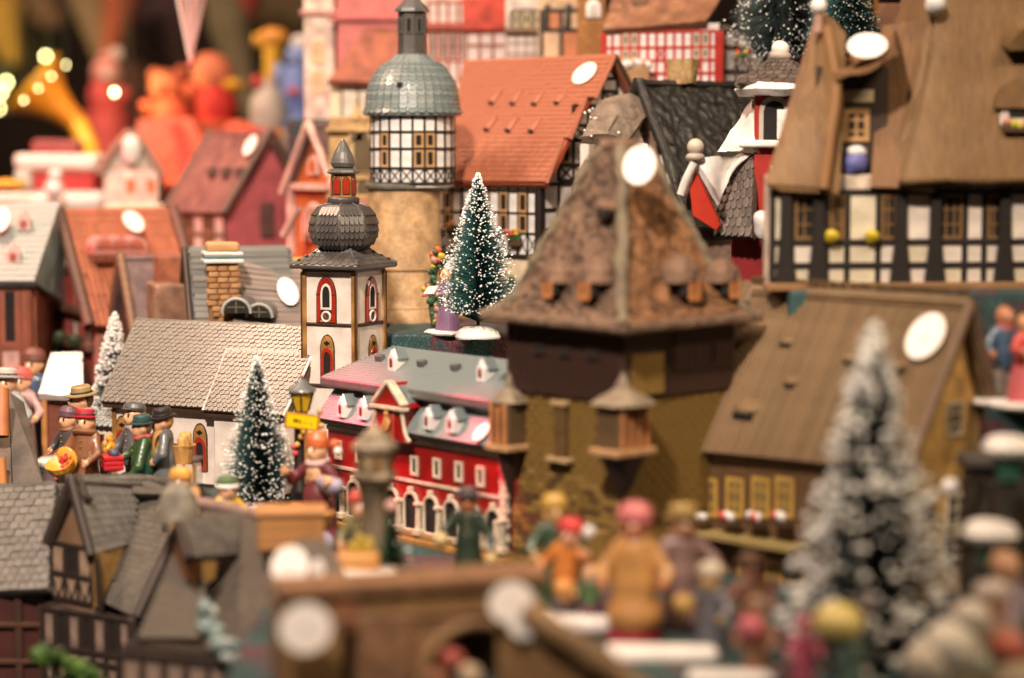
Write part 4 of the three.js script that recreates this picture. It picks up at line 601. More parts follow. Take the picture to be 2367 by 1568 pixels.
  { const p = V0(1980, 290, gz + .2); win(T, GF, p.x, p.y, 1.3, 1.6, C.winTan, { bars: [2, 3] }); const q = V0(1978, 378, gz + .6), pot = part(T, 'gable_flowers', rough(sphere(.62, 14, 10), .25, 3), M([.12, .13, .38], .6), [q.x, q.y, q.z]); child(pot, 'snow_cap', rough(sphere(.5, 12, 8).scale(1, .7, 1), .15, 3), C.pureWhite, [.05, .55, 0]); }
  part(T, 'hood', sheet([V0(1935, 130, -2.4), V0(2072, 60, -2.4), V0(1922, 165, 1.2), V0(2068, 105, 1.5)], 16, 10, .5, (u, v) => -.75 * Math.sin(Math.PI * u) + .1 * Math.sin(v * 3)), th2);
  { const p = V0(1998, 108, .1); sticker(T, [p.x, p.y + .02, p.z + .55], [-.2, .75, .62], 1.9, 1.9, .4); }
  // main roof
  const mx = pk('z', -2.6, 2200, 430).x; const hwid = (pk('z', .8, 2390, 430).x - pk('z', .8, 2028, 430).x) / 2;
  hip('thatch', pk('z', .8, 2302, 430).x, -3.6, 5.85, 4.6, yb, 16.5, C.straw, 2.9, 2.2);
  part(T, 'thatch', sheet([V0(2040, 60, -1.7), V0(2150, 40, -1.2), V0(2012, 432, .4), V0(2160, 436, .9)], 14, 18, .6, (u, v) => -.5 * Math.sin(Math.PI * v)), th2);
  part(T, 'roof_knob', rough(sphere(.5, 12, 9), .12, 2), C.pureWhite, V0(2163, 8, -.2).toArray());
  
  // eyebrow dormer at the right with flowers
  { const p = V0(2352, 250, -.1); const d = part(T, 'eyebrow_dormer', tr(new THREE.CylinderGeometry(1.5, 1.5, 2.4, 20, 1, false, Math.PI / 2, Math.PI), [0, 0, 0], [Math.PI / 2, 0, 0]), th1, [p.x + .2, p.y, p.z - .6]); child(d, 'dormer_wall', box(2.4, 1.6, 1.6), C.white2, [0, -.1, .2]); child(d, 'pane', box(.9, 1.1, .1), DARK, [-.3, .1, 1.02]); for (let i = 0; i < 7; i++) child(d, 'flower', sphere(.24, 8, 6), M(i % 3 ? [.55, .5, .03] : [.6, .25, .2], .5), [-.9 + i * .3, -.85 + rr(-.1, .2), 1.2]); child(d, 'flower_box', box(2.2, .3, .6), C.brown2, [0, -1.05, 1.1]); }
  { const p = V0(2352, 90, -.4); part(T, 'eyebrow_dormer', rough(tr(new THREE.CylinderGeometry(1.3, 1.6, 1.9, 18, 1, false, Math.PI / 2, Math.PI), [0, 0, 0], [Math.PI / 2 + .3, 0, 0]), .1), th1, [p.x + .6, p.y - .3, p.z]); }
  part(T, 'sill_plate', tr(box(x1 - x0 + .6, .35, 1.2), [(x0 + x1) / 2, .12, .2]), M([.30, .16, .07], .6, { map: 'wood' }));
}
// ================================================================ black roofed house
{
  const yaw = -33, w = at(1495, 185, 128.5); const yA = w.y - 8.55; w.y = 8.55; const T = thing('black_roof_house', 'house with rough black roof and tan stump chimney behind the stone tower', 'house', w, yaw), pk = T.pk;
  const blk = M([.022, .02, .017], .5, { map: 'clay', bump: 'coarse', bd: .1 }), e = 5.2;
  const Q = [V(-.5, yA, 0), V(8, yA, 0), V(-.5, yA - 8.6, e), V(8, yA - 8.6, e)], Bq = [V(8, yA, 0), V(-.5, yA, 0), V(8, yA - 8.6, -e), V(-.5, yA - 8.6, -e)];
  part(T, 'wall', tr(poly([[-e + .9, 0], [e - .9, 0], [e - .9, yA - 7.6], [0, yA - .8], [-e + .9, yA - 7.6]], 7.6, .03), [.3, 0, 0], [0, Math.PI / 2, 0]), M([.25, .17, .13], .6, { map: 'wash' }));
  part(T, 'roof', sheet(Q, 70, 60, .45, (u, v) => .34 * (fbm(u * 22 + 4, v * 22 + 9, 97, 6, 3) - .5) + .25 * Math.max(0, vnoise(u * 30, v * 30, 97, 61) - .55)), blk); part(T, 'roof', sheet(Bq, 20, 20, .45, thatchF(.3)), blk);
  part(T, 'verge', rough(tube([[-.55, yA, 0], [-.55, yA - 4.3, e / 2], [-.55, yA - 8.6, e]], .3, 20, 8), .12), blk); part(T, 'verge', rough(tube([[-.55, yA, 0], [-.55, yA - 4.3, -e / 2], [-.55, yA - 8.6, -e]], .3, 20, 8), .12), blk);
  for (let i = 0; i < 9; i++) part(T, 'gable_stone', rough(sphere(.42, 10, 8), .2, 3), i % 3 ? C.snow : M([.3, .2, .16], .6), [.1, yA - 1.9 - i * .55, (i % 2 ? 1 : -1) * (.5 + i * .28)]);
  part(T, 'inner_gable_roof', tr(rough(poly([[-1.9, -2.6], [0, .6], [1.9, -2.6], [1.5, -2.7], [0, -.1], [-1.5, -2.7]], 1.2, .1), .15), [-.9, yA - 3.3, .5], [0, -Math.PI / 2, 0]), M([.28, .22, .20], .6, { map: 'wash' }));
  const ch = pk('z', -.2, 1578, 186); part(T, 'chimney', rough(new THREE.CylinderGeometry(.98, .85, 1.5, 14, 4), .18, 2), M([.36, .24, .11], .75, { map: 'wash', bump: 'coarse', bd: .1 }), [ch.x, yA + .55, ch.z]);
}
// ================================================================ small brown snow flecked cottage
{
  const yaw = -20, w = at(1420, 440, 126); w.y = 8.55; const T = thing('snowy_cottage', 'small white walled cottage with lumpy grey brown roof beside the black roofed house', 'cottage', w, yaw), pk = T.pk;
  const rf = M([.21, .165, .13], .7, { map: 'wash', bump: 'coarse', bd: .1 }), p = (px, py, z) => pk('z', z, px, py);
  const a = p(1405, 430, 0); part(T, 'wall', tr(box(3.4, p(1405, 332, 0).y, 2.4), [.5, p(1405, 332, 0).y / 2, -1.3]), C.snow);
  part(T, 'upper_roof', sheet([p(1385, 232, -2.6), p(1520, 230, -2.6), p(1345, 318, .8), p(1450, 326, .6)], 16, 12, .4, (u, v) => .4 * Math.sin(Math.PI * u) + .25 * (fbm(u * 6, v * 6, 97, 3, 3) - .5)), rf); part(T, 'upper_roof', rough(sphere(1.5, 20, 14).scale(1, .6, .8), .3, 1.5), rf, p(1420, 275, -1.6).toArray());
  part(T, 'lower_roof', sheet([p(1352, 372, -1.0), p(1460, 380, -1.0), p(1328, 418, 1.1), p(1440, 422, 1.0)], 14, 10, .45, (u, v) => .3 * (fbm(u * 6 + 3, v * 6, 97, 3, 3) - .5)), rf);
  const q = p(1398, 358, .1); win(T, wallOf([0, 0, .05], [1, 0, 0]), q.x, q.y, .75, 1.4, C.winTan, { bars: [1, 2], f: .18 }); for (let i = 0; i < 6; i++) part(T, 'flower', sphere(.13, 6, 5), M(i % 2 ? [.6, .03, .03] : [.04, .14, .05], .5), [q.x + rr(-.5, .3), q.y - 1.0 + rr(-.15, .15), .5]);
  for (let i = 0; i < 26; i++) { const u = rnd(), v = rnd(), s = p(1350 + u * 90, 250 + v * 65, .5 - (1 - v) * 2.3 + .35); part(T, 'snow_fleck', rough(sphere(rr(.05, .11), 6, 5), .03, 5), C.snow, [s.x, s.y, s.z]); }
}
// ================================================================ red snow topped house with bell turret
{
  const yaw = 20, w = at(1770, 600, 117); w.y = 8.55; const T = thing('snow_topped_red_house', 'red house with arched bell turret and white snow along its roofs', 'house', w, yaw), pk = T.pk;
  const red = M([.34, .022, .014], .42, { coat: .2 }), brn = [[.11, .085, .07], [.14, .105, .085], [.085, .065, .055]].map(c => M(c, .55, { bump: 'coarse', bd: .06 })), p = (px, py, z) => pk('z', z, px, py);
  const hw = (p(1840, 280, 0).x - p(1742, 280, 0).x) / 2, cx = p(1791, 280, 0).x, yTop = p(1772, 212, 0).y, yBal = p(1772, 332, 0).y;
  part(T, 'turret', tr(box(hw * 2, yTop, hw * 2), [cx, yTop / 2, -hw]), red);
  const S = wallOf([0, 0, 0], [1, 0, 0]), R = wallOf([cx + hw, 0, -hw], [0, 0, -1]); for (const [s2, u] of [[S, cx], [R, 0]]) { const o = put(T, 'arched_window', uvBox(poly(arch(hw * 1.45, yTop - yBal - .35), .12, .03)), M([.42, .36, .3], .5), s2, u, yBal + .15, 0); child(o, 'opening', poly(arch(hw * 1.0, yTop - yBal - .7), .08, 0), DARK, [0, .05, .06]); child(o, 'snow_patch', rough(new RoundedBoxGeometry(hw * .5, 1.6, .12, 2, .05), .06), C.snow, [hw * .4, .9, .12]); }
  part(T, 'balcony', tr(rough(new RoundedBoxGeometry(hw * 2.9, .4, hw * 2.6, 3, .15), .08), [cx - .2, yBal, -hw * .8]), C.snow);
  part(T, 'snow_brim', tr(rough(lathe([[0, -.3], [hw * 1.9, -.3], [hw * 2.15, 0], [hw * 1.95, .35], [hw * 1.4, .45], [0, .45]], 20), .15, 1.5), [cx, yTop + .1, -hw]), C.snow);
  const yAp = p(1815, 130, -hw).y, q0 = hw * 1.75; for (let f = 0; f < 4; f++) { const t = v => v.applyAxisAngle(V(0, 1, 0), f * Math.PI / 2).add(V(cx, 0, -hw)), Q = [t(V(-.2, yAp, .2)), t(V(.2, yAp, .2)), t(V(-q0, yTop + .4, q0)), t(V(q0, yTop + .4, q0))]; part(T, 'turret_roof', slab(...Q, .3), brn[0]); tiles(T, 'turret_roof_tile', Q, 7, 6, 'scallop', brn, { th: .1, tilt: 8, parts: f < 2 ? 42 : 0 }); }
  part(T, 'finial', rough(sphere(.5, 12, 9), .08), C.snow, [cx, yAp + .4, -hw]); part(T, 'finial', rough(sphere(.62, 12, 9).scale(1, .6, 1), .08), M([.42, .36, .3], .6), [cx, yAp, -hw]);
  // main body, wing roof in snow, brown tiled lower roof
  part(T, 'wall', tr(box(7, p(1790, 545, 1).y, 5), [cx + 1.2, p(1790, 545, 1).y / 2, -2.2]), M([.22, .01, .012], .45));
  part(T, 'snow_roof', sheet([p(1738, 232, -2.2), p(1742, 250, -.4), p(1660, 352, -1.8), p(1740, 345, .2)], 10, 12, .5, (u, v) => .25 * (fbm(u * 5, v * 5, 97, 2, 3) - .5)), C.snow);
  const bq = [p(1665, 385, -.8), p(1745, 345, -.6), p(1650, 545, 1.6), p(1738, 548, 1.8)]; part(T, 'lower_roof', slab(...bq, .4), brn[2]); tiles(T, 'lower_roof_tile', bq, 9, 6, 'scallop', brn, { th: .12, tilt: 8, parts: 60 });
  // porch gable: red triangle, snow slopes, ball finials
  const z = 2.4, g = part(T, 'porch_gable', poly([p(1592, 432, z), p(1607, 395, z), p(1664, 520, z), p(1655, 535, z), p(1600, 500, z)].map(v => [v.x, v.y]), .5, .05), M([.46, .03, .012], .4), [0, 0, z - .6]);
  part(T, 'porch_snow_roof', sheet([p(1607, 370, z - .1), p(1738, 355, z - 2.6), p(1664, 470, z + .35), p(1690, 400, z - 2.4)], 12, 8, .3, (u, v) => .2 * Math.sin(u * 6 + v * 3)), C.snow);
  part(T, 'porch_verge', tube([p(1606, 375, z + .2).toArray(), p(1585, 418, z + .2).toArray(), p(1574, 450, z + .2).toArray()], .24, 10, 7), C.snow); part(T, 'porch_dark_gable', tr(box(.8, 2.2, .4), [p(1598, 440, z - .6).x, p(1598, 440, z - .6).y, z - 1.1]), brn[2]);  // dark brown block behind the porch verge
  part(T, 'finial', sphere(.46, 14, 10), M([.55, .48, .4], .5), p(1608, 340, z).toArray()); part(T, 'finial', sphere(.5, 14, 10).scale(1.05, .6, 1.05), M([.42, .36, .3], .5), p(1607, 364, z).toArray());
  part(T, 'snow_bank', rough(sphere(.62, 16, 12).scale(.9, 1.3, .8), .3, 1.5), C.snow, p(1766, 515, 1.8).toArray()); for (let i = 0; i < 3; i++) win(T, S, cx + .1, p(1772, 400 + i * 45, 0).y, .6, .8, C.pureWhite, { f: .12 });
}
// ---- a thing whose points are named by photograph point and depth, standing at y
function freeThing(name, label, cat, px, d, y, group) { const w = at(px, 900, d); w.y = y; const T = thing(name, label, cat, w, 0, group); T.q = (x, yy, dd) => at(x, yy, dd).sub(w); return T; }
const quadWall = (a, b) => { const x = V().subVectors(b, a); x.y = 0; const L = x.length(); x.normalize(); return { ...wallOf([a.x, 0, a.z], x.toArray()), L }; };
const greyRoof = [[.10, .092, .078], [.115, .105, .088], [.085, .077, .066]].map(c => M(c, .6, { map: 'wash', bump: 'fine', bd: .03 }));
const greyRoof2 = [[.135, .132, .124], [.155, .15, .14], [.115, .112, .106]].map(c => M(c, .55, { map: 'wash', bump: 'fine', bd: .03 }));
const dkBrown = M([.03, .017, .012], .6, { map: 'wood' }), pinkish = M([.26, .185, .15], .6, { map: 'wash' }), mustard = M([.36, .21, .06], .6, { map: 'wash' });
// ================================================================ grey roofed timber house in the lower left
{
  const T = freeThing('grey_timber_house', 'grey slate roofed timber house with gabled dormer in the lower left corner', 'house', 220, 108.5, -9.5), q = (x, y, d) => T.q(x, y, d * 1.043);
  // wing at the left with brick shaped slates
  const Wq = [q(-60, 1131, 109), q(130, 1120, 107.5), q(-40, 1372, 104), q(112, 1364, 103)]; const wr = part(T, 'wing_roof', slab(...Wq, .35), greyRoof2[2]); tiles(wr, 'slate', Wq, 14, 8, 'slate', greyRoof2, { th: .1, tilt: 4, lap: .88, parts: 120, rot: .02, jit: .5 });
  part(T, 'wing_ridge', tube([Wq[0].toArray(), Wq[1].toArray()], .2, 6, 6), greyRoof2[1]);
  const we = q(60, 1372, 104.2); part(T, 'wing_wall', tr(box(6.5, we.y, 5), [q(15, 1400, 104).x, we.y / 2, we.z - 2.4]), M([.06, .012, .008], .6)); for (const px of [40, 95]) { const p = q(px, 1420, 103.9); part(T, 'wing_post', tr(box(.4, we.y, .3), [p.x, we.y / 2, we.z + .15]), M([.05, .02, .01], .6)); } for (const y of [.75, .45]) part(T, 'wing_rail', tr(box(5, .25, .25), [q(30, 1400, 104).x, we.y * y, we.z + .2]), M([.08, .03, .012], .6));
  // main slope
  const Mq = [q(322, 1112, 108), q(458, 1128, 104), q(236, 1392, 102.6), q(316, 1430, 100.2)]; const mr = part(T, 'roof', slab(...Mq, .4), greyRoof[2]); tiles(mr, 'slate', Mq, 22, 16, 'slate', greyRoof, { th: .08, tilt: 4, lap: .9, parts: 300 });
  const Mq2 = [q(118, 1120, 109), q(330, 1110, 108), q(60, 1380, 106), q(240, 1392, 102.9)]; part(T, 'roof', slab(...Mq2, .4), greyRoof[1]);
  const bk = (a, k) => a.clone().add(V(3.2 * k, -2.6 * k, -2.6 * k)); part(T, 'back_roof', slab(Mq[1], q(118, 1120, 109), bk(Mq[1], 1.3), bk(q(118, 1120, 109), 1.3), .4), greyRoof[2]);
  part(T, 'ridge', rough(tube([q(150, 1108, 107).toArray(), q(322, 1108, 108).toArray(), q(390, 1116, 106).toArray(), q(460, 1128, 104).toArray()], .26, 20, 7), .1), greyRoof[1]);
  part(T, 'verge_board', tube([Mq[1].toArray(), q(398, 1250, 102.5).toArray(), Mq[3].toArray()], .3, 10, 6), dkBrown);
  // gable wall on the right with white panels
  const gA = q(452, 1150, 104), gB = q(322, 1425, 100.4); const gw = quadWall(gB, gA); part(T, 'gable_wall', slab(q(448, 1150, 104.1), q(520, 1260, 106.5), q(326, 1425, 100.6), q(470, 1640, 105.5), .3), dkBrown);
  for (const [px, py, d2] of [[438, 1175, 103.8], [425, 1225, 103.2], [408, 1272, 102.7], [392, 1320, 102.2], [373, 1368, 101.7]]) { const p = q(px, py, d2); part(T, 'panel', box(1.0, .85, .25), C.white2, [p.x, p.y, p.z + .1], [0, -.9, -.35]); }
  // front wall
  const a = q(100, 1388, 103.2), b = q(306, 1442, 100.4), S = quadWall(a, b), hT = (a.y + b.y) / 2; part(T, 'front_wall', slab(V(a.x, a.y - .15, a.z), V(b.x, b.y - .15, b.z), V(a.x, 0, a.z), V(b.x, 0, b.z), 1.2), dkBrown);
  timber(T, S, span(0, S.L, 7), [hT - 4.3, hT - 2.5, hT - 2.0, hT - .1], .22, dkBrown, pinkish, (i, j) => j === 2 ? (i % 2 ? 'w' : 'p') : j === 0 ? 'v' : 'p', { wm: dkBrown, bars: [3, 2], wf: .12, t: .2 });
  timber(T, S, span(0, S.L, 7), [.2, hT - 6, hT - 4.3], .22, dkBrown, pinkish, null, { t: .2 });
  part(T, 'corner_post', tr(box(.5, b.y + .3, .5), [b.x, (b.y + .3) / 2, b.z]), dkBrown);
  // gabled dormer
  const ap = q(163, 1106, 103), l0 = q(104, 1258, 103.2), r0 = q(210, 1286, 101.2), bt = q(325, 1116, 107), bb = q(300, 1256, 104.6);
  const Dq = [ap, bt, r0, bb], dr = part(T, 'dormer_roof', slab(...Dq, .35), greyRoof2[2]); tiles(dr, 'slate', Dq, 9, 10, 'slate', greyRoof2, { th: .08, tilt: 4, lap: .9, parts: 100 });
  part(T, 'dormer_roof', slab(bt, ap, q(240, 1250, 107.5), l0, .35), dkBrown);
  for (const e of [l0, r0]) part(T, 'dormer_verge', tube([ap.toArray(), lerp(ap, e, .5).toArray(), e.toArray()], .24, 8, 6), dkBrown);
  const f0 = q(120, 1258, 103.4), f1 = q(212, 1290, 101.6), DS = quadWall(f0, f1), yb = q(160, 1392, 102.4).y, yt = q(160, 1262, 102.4).y;
  part(T, 'dormer_wall', slab(V(f0.x, yt, f0.z), V(f1.x, yt, f1.z), V(f0.x, yb - .5, f0.z), V(f1.x, yb - .5, f1.z), .8), M([.30, .19, .12], .6, { map: 'wash' })); part(T, 'dormer_wall', slab(V(ap.x, ap.y - .5, ap.z - .6), V(ap.x + .05, ap.y - .5, ap.z - .6), V(f0.x, yt, f0.z - .1), V(f1.x, yt, f1.z - .1), .4), M([.16, .09, .05], .6));
  timber(T, DS, span(0, DS.L, 3), [yb, yb + (yt - yb) * .45, yt], .2, dkBrown, M([.34, .24, .17], .6, { map: 'wash' }), (i, j) => j ? (i === 1 ? 'w' : 'p') : 'v', { wm: dkBrown, bars: [2, 2], wf: .14 });
  part(T, 'dormer_cheek', slab(q(222, 1288, 101.4), q(292, 1262, 104.4), q(228, 1405, 101.7), q(258, 1340, 103), .4), mustard); for (const k of [0, 1]) part(T, 'cheek_post', tube([k ? q(294, 1262, 104.4).toArray() : q(222, 1288, 101.4).toArray(), k ? q(262, 1345, 103).toArray() : q(230, 1410, 101.6).toArray()], .16, 3, 6), dkBrown);
  part(T, 'gutter_hook', tube([q(178, 1100, 103.6).toArray(), q(190, 1120, 103).toArray(), q(198, 1150, 102.6).toArray(), q(212, 1156, 102.8).toArray()], .16, 12, 6), dkBrown);
}
// ================================================================ second grey house with small dormers
{
  const T = freeThing('brown_grey_house', 'brown grey roofed house with two small dormers left of the tan gatehouse', 'house', 480, 99.5, -9.5), q = (x, y, d) => T.q(x, y, d * 1.025);
  const Rq = [q(470, 1172, 102.5), q(650, 1205, 98), q(400, 1570, 95), q(640, 1640, 91.5)]; const r = part(T, 'roof', slab(...Rq, .4), greyRoof[2]); const br = [[.078, .062, .047], [.09, .071, .055], [.068, .053, .041]].map(c => M(c, .65, { map: 'wash', bump: 'fine', bd: .03 })); tiles(r, 'slate', Rq, 30, 14, 'slate', br, { th: .08, tilt: 3, lap: .9, parts: 300 });
  part(T, 'ridge', rough(tube([q(440, 1160, 103).toArray(), q(540, 1180, 101).toArray(), q(652, 1205, 98).toArray()], .3, 16, 7), .12), M([.24, .15, .13], .6)); part(T, 'back_roof', slab(Rq[1], Rq[0], q(760, 1330, 101), q(620, 1260, 106), .4), br[1]);  // ridge colour carries the pink light that falls along it
  const Lq = [q(400, 1290, 97.2), q(500, 1205, 99.5), q(316, 1478, 93.8), q(455, 1480, 94.6)]; const l = part(T, 'low_roof', slab(...Lq, .4), br[0]); tiles(l, 'slate', Lq, 14, 9, 'slate', br, { th: .08, tilt: 3, lap: .9, parts: 0 });
  // dormer
  const Dq = [q(412, 1212, 96.6), q(556, 1184, 100.2), q(434, 1290, 95.2), q(546, 1282, 98.2)]; const d = part(T, 'dormer_roof', slab(...Dq, .35), greyRoof[2]); tiles(d, 'slate', Dq, 7, 8, 'slate', greyRoof, { th: .08, lap: .9, parts: 56 });
  part(T, 'dormer_face', slab(q(402, 1225, 97.2), q(436, 1285, 95.8), q(402, 1320, 97.3), q(438, 1345, 96), .5), M([.16, .06, .02], .6)); part(T, 'dormer_verge', tube([q(412, 1210, 96.5).toArray(), q(424, 1250, 95.8).toArray(), q(436, 1292, 95.1).toArray()], .22, 6, 6), dkBrown); part(T, 'dormer_verge', tube([q(412, 1210, 96.5).toArray(), q(396, 1250, 97.2).toArray(), q(388, 1300, 97.5).toArray()], .22, 6, 6), dkBrown);
  part(T, 'dormer_cheek', slab(q(448, 1292, 96), q(540, 1285, 98.3), q(452, 1370, 96.2), q(500, 1340, 97.6), .3), M([.10, .07, .05], .6)); part(T, 'cheek_panel', slab(q(470, 1300, 95.9), q(500, 1298, 96.5), q(472, 1345, 96), q(496, 1338, 96.6), .12), mustard);
  part(T, 'round_dormer', rough(tr(lathe([[0, 2.0], [.45, 1.9], [.8, 1.4], [1.0, .6], [1.1, 0], [0, 0]], 16), [0, 0, 0], [-.1, 0, 0]), .12), M([.19, .175, .14], .7, { map: 'wash' }), q(412, 1208, 100).toArray());
  const p = q(385, 1490, 93.8), p2 = q(640, 1640, 91), S = quadWall(V(p.x - 2, 0, p.z), V(p2.x, 0, p2.z)); part(T, 'front_wall', slab(V(p.x - 2, p.y, p.z), V(p2.x, p.y, p2.z), V(p.x - 2, 0, p.z), V(p2.x, 0, p2.z), 1), dkBrown); timber(T, S, span(0, S.L, 7), [p.y - 2.3, p.y - .4], .3, dkBrown, pinkish, null, { t: .2 });
  part(T, 'wall', tr(box(5, 7, 4), [q(560, 1400, 99).x, 3.5, q(560, 1400, 99).z - 1]), dkBrown);
  // wooden chimney block at the ridge
  const c = q(672, 1222, 96.5), ch = part(T, 'chimney', tr(new RoundedBoxGeometry(3.05, 1.75, 1.9, 2, .12), [0, 0, 0], [0, .12, 0]), M([.40, .19, .06], .55, { map: 'wood', bump: 'wood', bd: .06 }), [c.x, c.y, c.z]); child(ch, 'chimney_cap', tr(new RoundedBoxGeometry(3.3, .3, 2.15, 2, .12), [0, .85, 0], [0, .12, 0]), M([.52, .25, .09], .5, { map: 'wood', bump: 'wood', bd: .04 }));
  part(T, 'chimney_foot', box(2.2, 2.4, 1.6), M([.14, .07, .05], .6), [c.x + .1, c.y - 1.9, c.z - .1]);
}
{ // dark dormered roof with a sticker
  const T = freeThing('dark_arched_stall', 'small dark roofed stall with round sticker in front of the wooden chimney', 'stall', 715, 91, -1.36), q = T.q, dk = M([.022, .016, .012], .6);
  const b0 = q(715, 1250, 91); part(T, 'roof', slab(q(690, 1245, 92), q(760, 1250, 92), q(640, 1350, 90), q(812, 1350, 90), 1.0), M([.07, .052, .04], .6, { map: 'wash' })); part(T, 'front', slab(q(640, 1340, 90.2), q(800, 1340, 90.2), q(650, 1640, 90.6), q(800, 1640, 90.6), .8), dk);
  part(T, 'back', slab(q(760, 1250, 92.4), q(690, 1245, 92.4), q(810, 1600, 95.5), q(650, 1600, 95.5), .5), dk);
  const n = q(670, 1311, 89.2); sticker(T, n.toArray(), [-.2, .35, .9], 1.6, 1.75, .1); const n2 = q(733, 1325, 89.3); sticker(T, n2.toArray(), [-.75, .2, .6], 1.0, 1.2, .1, 'small white oval sticker seen at a slant');
}
// ================================================================ tan gatehouse at the bottom
{
  const T = freeThing('tan_gatehouse', 'blurred tan stone gatehouse with flat top and arch at the bottom centre', 'building', 940, 82, -1.36), q = T.q;
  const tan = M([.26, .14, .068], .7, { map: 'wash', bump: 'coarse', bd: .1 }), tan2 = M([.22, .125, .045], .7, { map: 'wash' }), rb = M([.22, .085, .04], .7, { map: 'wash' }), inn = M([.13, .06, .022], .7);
  const A = q(640, 1362, 80.5), B = q(1266, 1312, 83.5), top = (A.y + B.y) / 2 + .05, L = V().subVectors(B, A); L.y = 0; const len = L.length(), ang = Math.atan2(-L.z, L.x);
  const G = new THREE.Group(); // local frame of the front: x along, z outwards
  const put2 = (name, g, m, x, y, z) => { const v = V(x, 0, z).applyAxisAngle(V(0, 1, 0), ang); return part(T, name, g, m, [A.x + v.x, y, A.z + v.z], [0, ang, 0]); };
  put2('top_slab', rough(new RoundedBoxGeometry(len, .55, 1.9, 3, .12), .08), M([.26, .135, .066], .7, { map: 'wash', bump: 'coarse', bd: .1 }), len / 2, top - .28, -.75);
  put2('upper_wall', box(len - .5, .9, 1.5), tan2, len / 2, top - 1.0, -.8);
  put2('string_course', box(len - 1.0, .18, 3.0), tan, len / 2 + .4, top - 1.5, -1.4);
  put2('left_pier', rough(new RoundedBoxGeometry(2.3, top - 1.2, 2.6, 3, .15), .1), tan2, 1.35, (top - 1.2) / 2, -1.3);
  put2('red_pier', rough(new RoundedBoxGeometry(1.0, 1.6, 2.8, 2, .1), .1), rb, 2.65, top - 1.15, -1.35);
  put2('middle_pier', rough(new RoundedBoxGeometry(2.1, top - 1.3, 2.8, 3, .15), .12), M([.22, .115, .058], .7, { map: 'wash', bump: 'coarse', bd: .1 }), 4.1, (top - 1.3) / 2, -1.2);
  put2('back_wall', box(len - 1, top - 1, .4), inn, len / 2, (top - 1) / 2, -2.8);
  put2('arch_wall', poly([[0, 0], [0, top - 1.4], [4.8, top - 1.4], [4.8, 0], [4.4, 0], ...Array.from({ length: 13 }, (_, i) => { const a = Math.PI * i / 12; return [2.6 + 2.0 * Math.cos(a), Math.max(0, (top - 2.1) * Math.sin(a))]; }), [.4, 0]], 1.6, .06), tan, 5.0, 0, -1.6);
  put2('arch_trim', tube(Array.from({ length: 13 }, (_, i) => { const a = Math.PI * i / 12; return [2.6 + 2.15 * Math.cos(a), (top - 1.95) * Math.sin(a), 0]; }), .22, 24, 8), M([.27, .16, .07], .65, { map: 'wash' }), 5.0, 0, .1);
  // ramp curving down to the right
  part(T, 'ramp', rough(tube([q(1190, 1400, 82.5).toArray(), q(1280, 1455, 81).toArray(), q(1380, 1520, 80).toArray(), q(1500, 1620, 79).toArray()], .5, 24, 10), .3, 1.2), M([.23, .135, .055], .7, { map: 'wash' })); part(T, 'ramp_wall', slab(q(1150, 1420, 82.6), q(1480, 1600, 79.4), q(1150, 1660, 82.8), q(1480, 1660, 79.6), .6), M([.24, .13, .05], .7));
  for (const [px, py, w2, h2, l] of [[706, 1453, 1.95, 1.85], [1183, 1395, 1.75, 1.6], [1212, 1432, 1.35, 1.5]]) { const n = q(px, py, px < 800 ? 79.6 : 82.0 - (px - 1183) * .012); sticker(T, n.toArray(), [.1, .12, 1], w2, h2, .1); }
  for (const [px, py, c] of [[1045, 1525, [.45, .1, .08]], [1085, 1560, [.6, .45, .3]], [1010, 1570, [.3, .12, .06]]]) part(T, 'relief_flower', rough(sphere(.5, 10, 8), .15, 2), M(c, .6), q(px, py, 82.2).toArray());
}
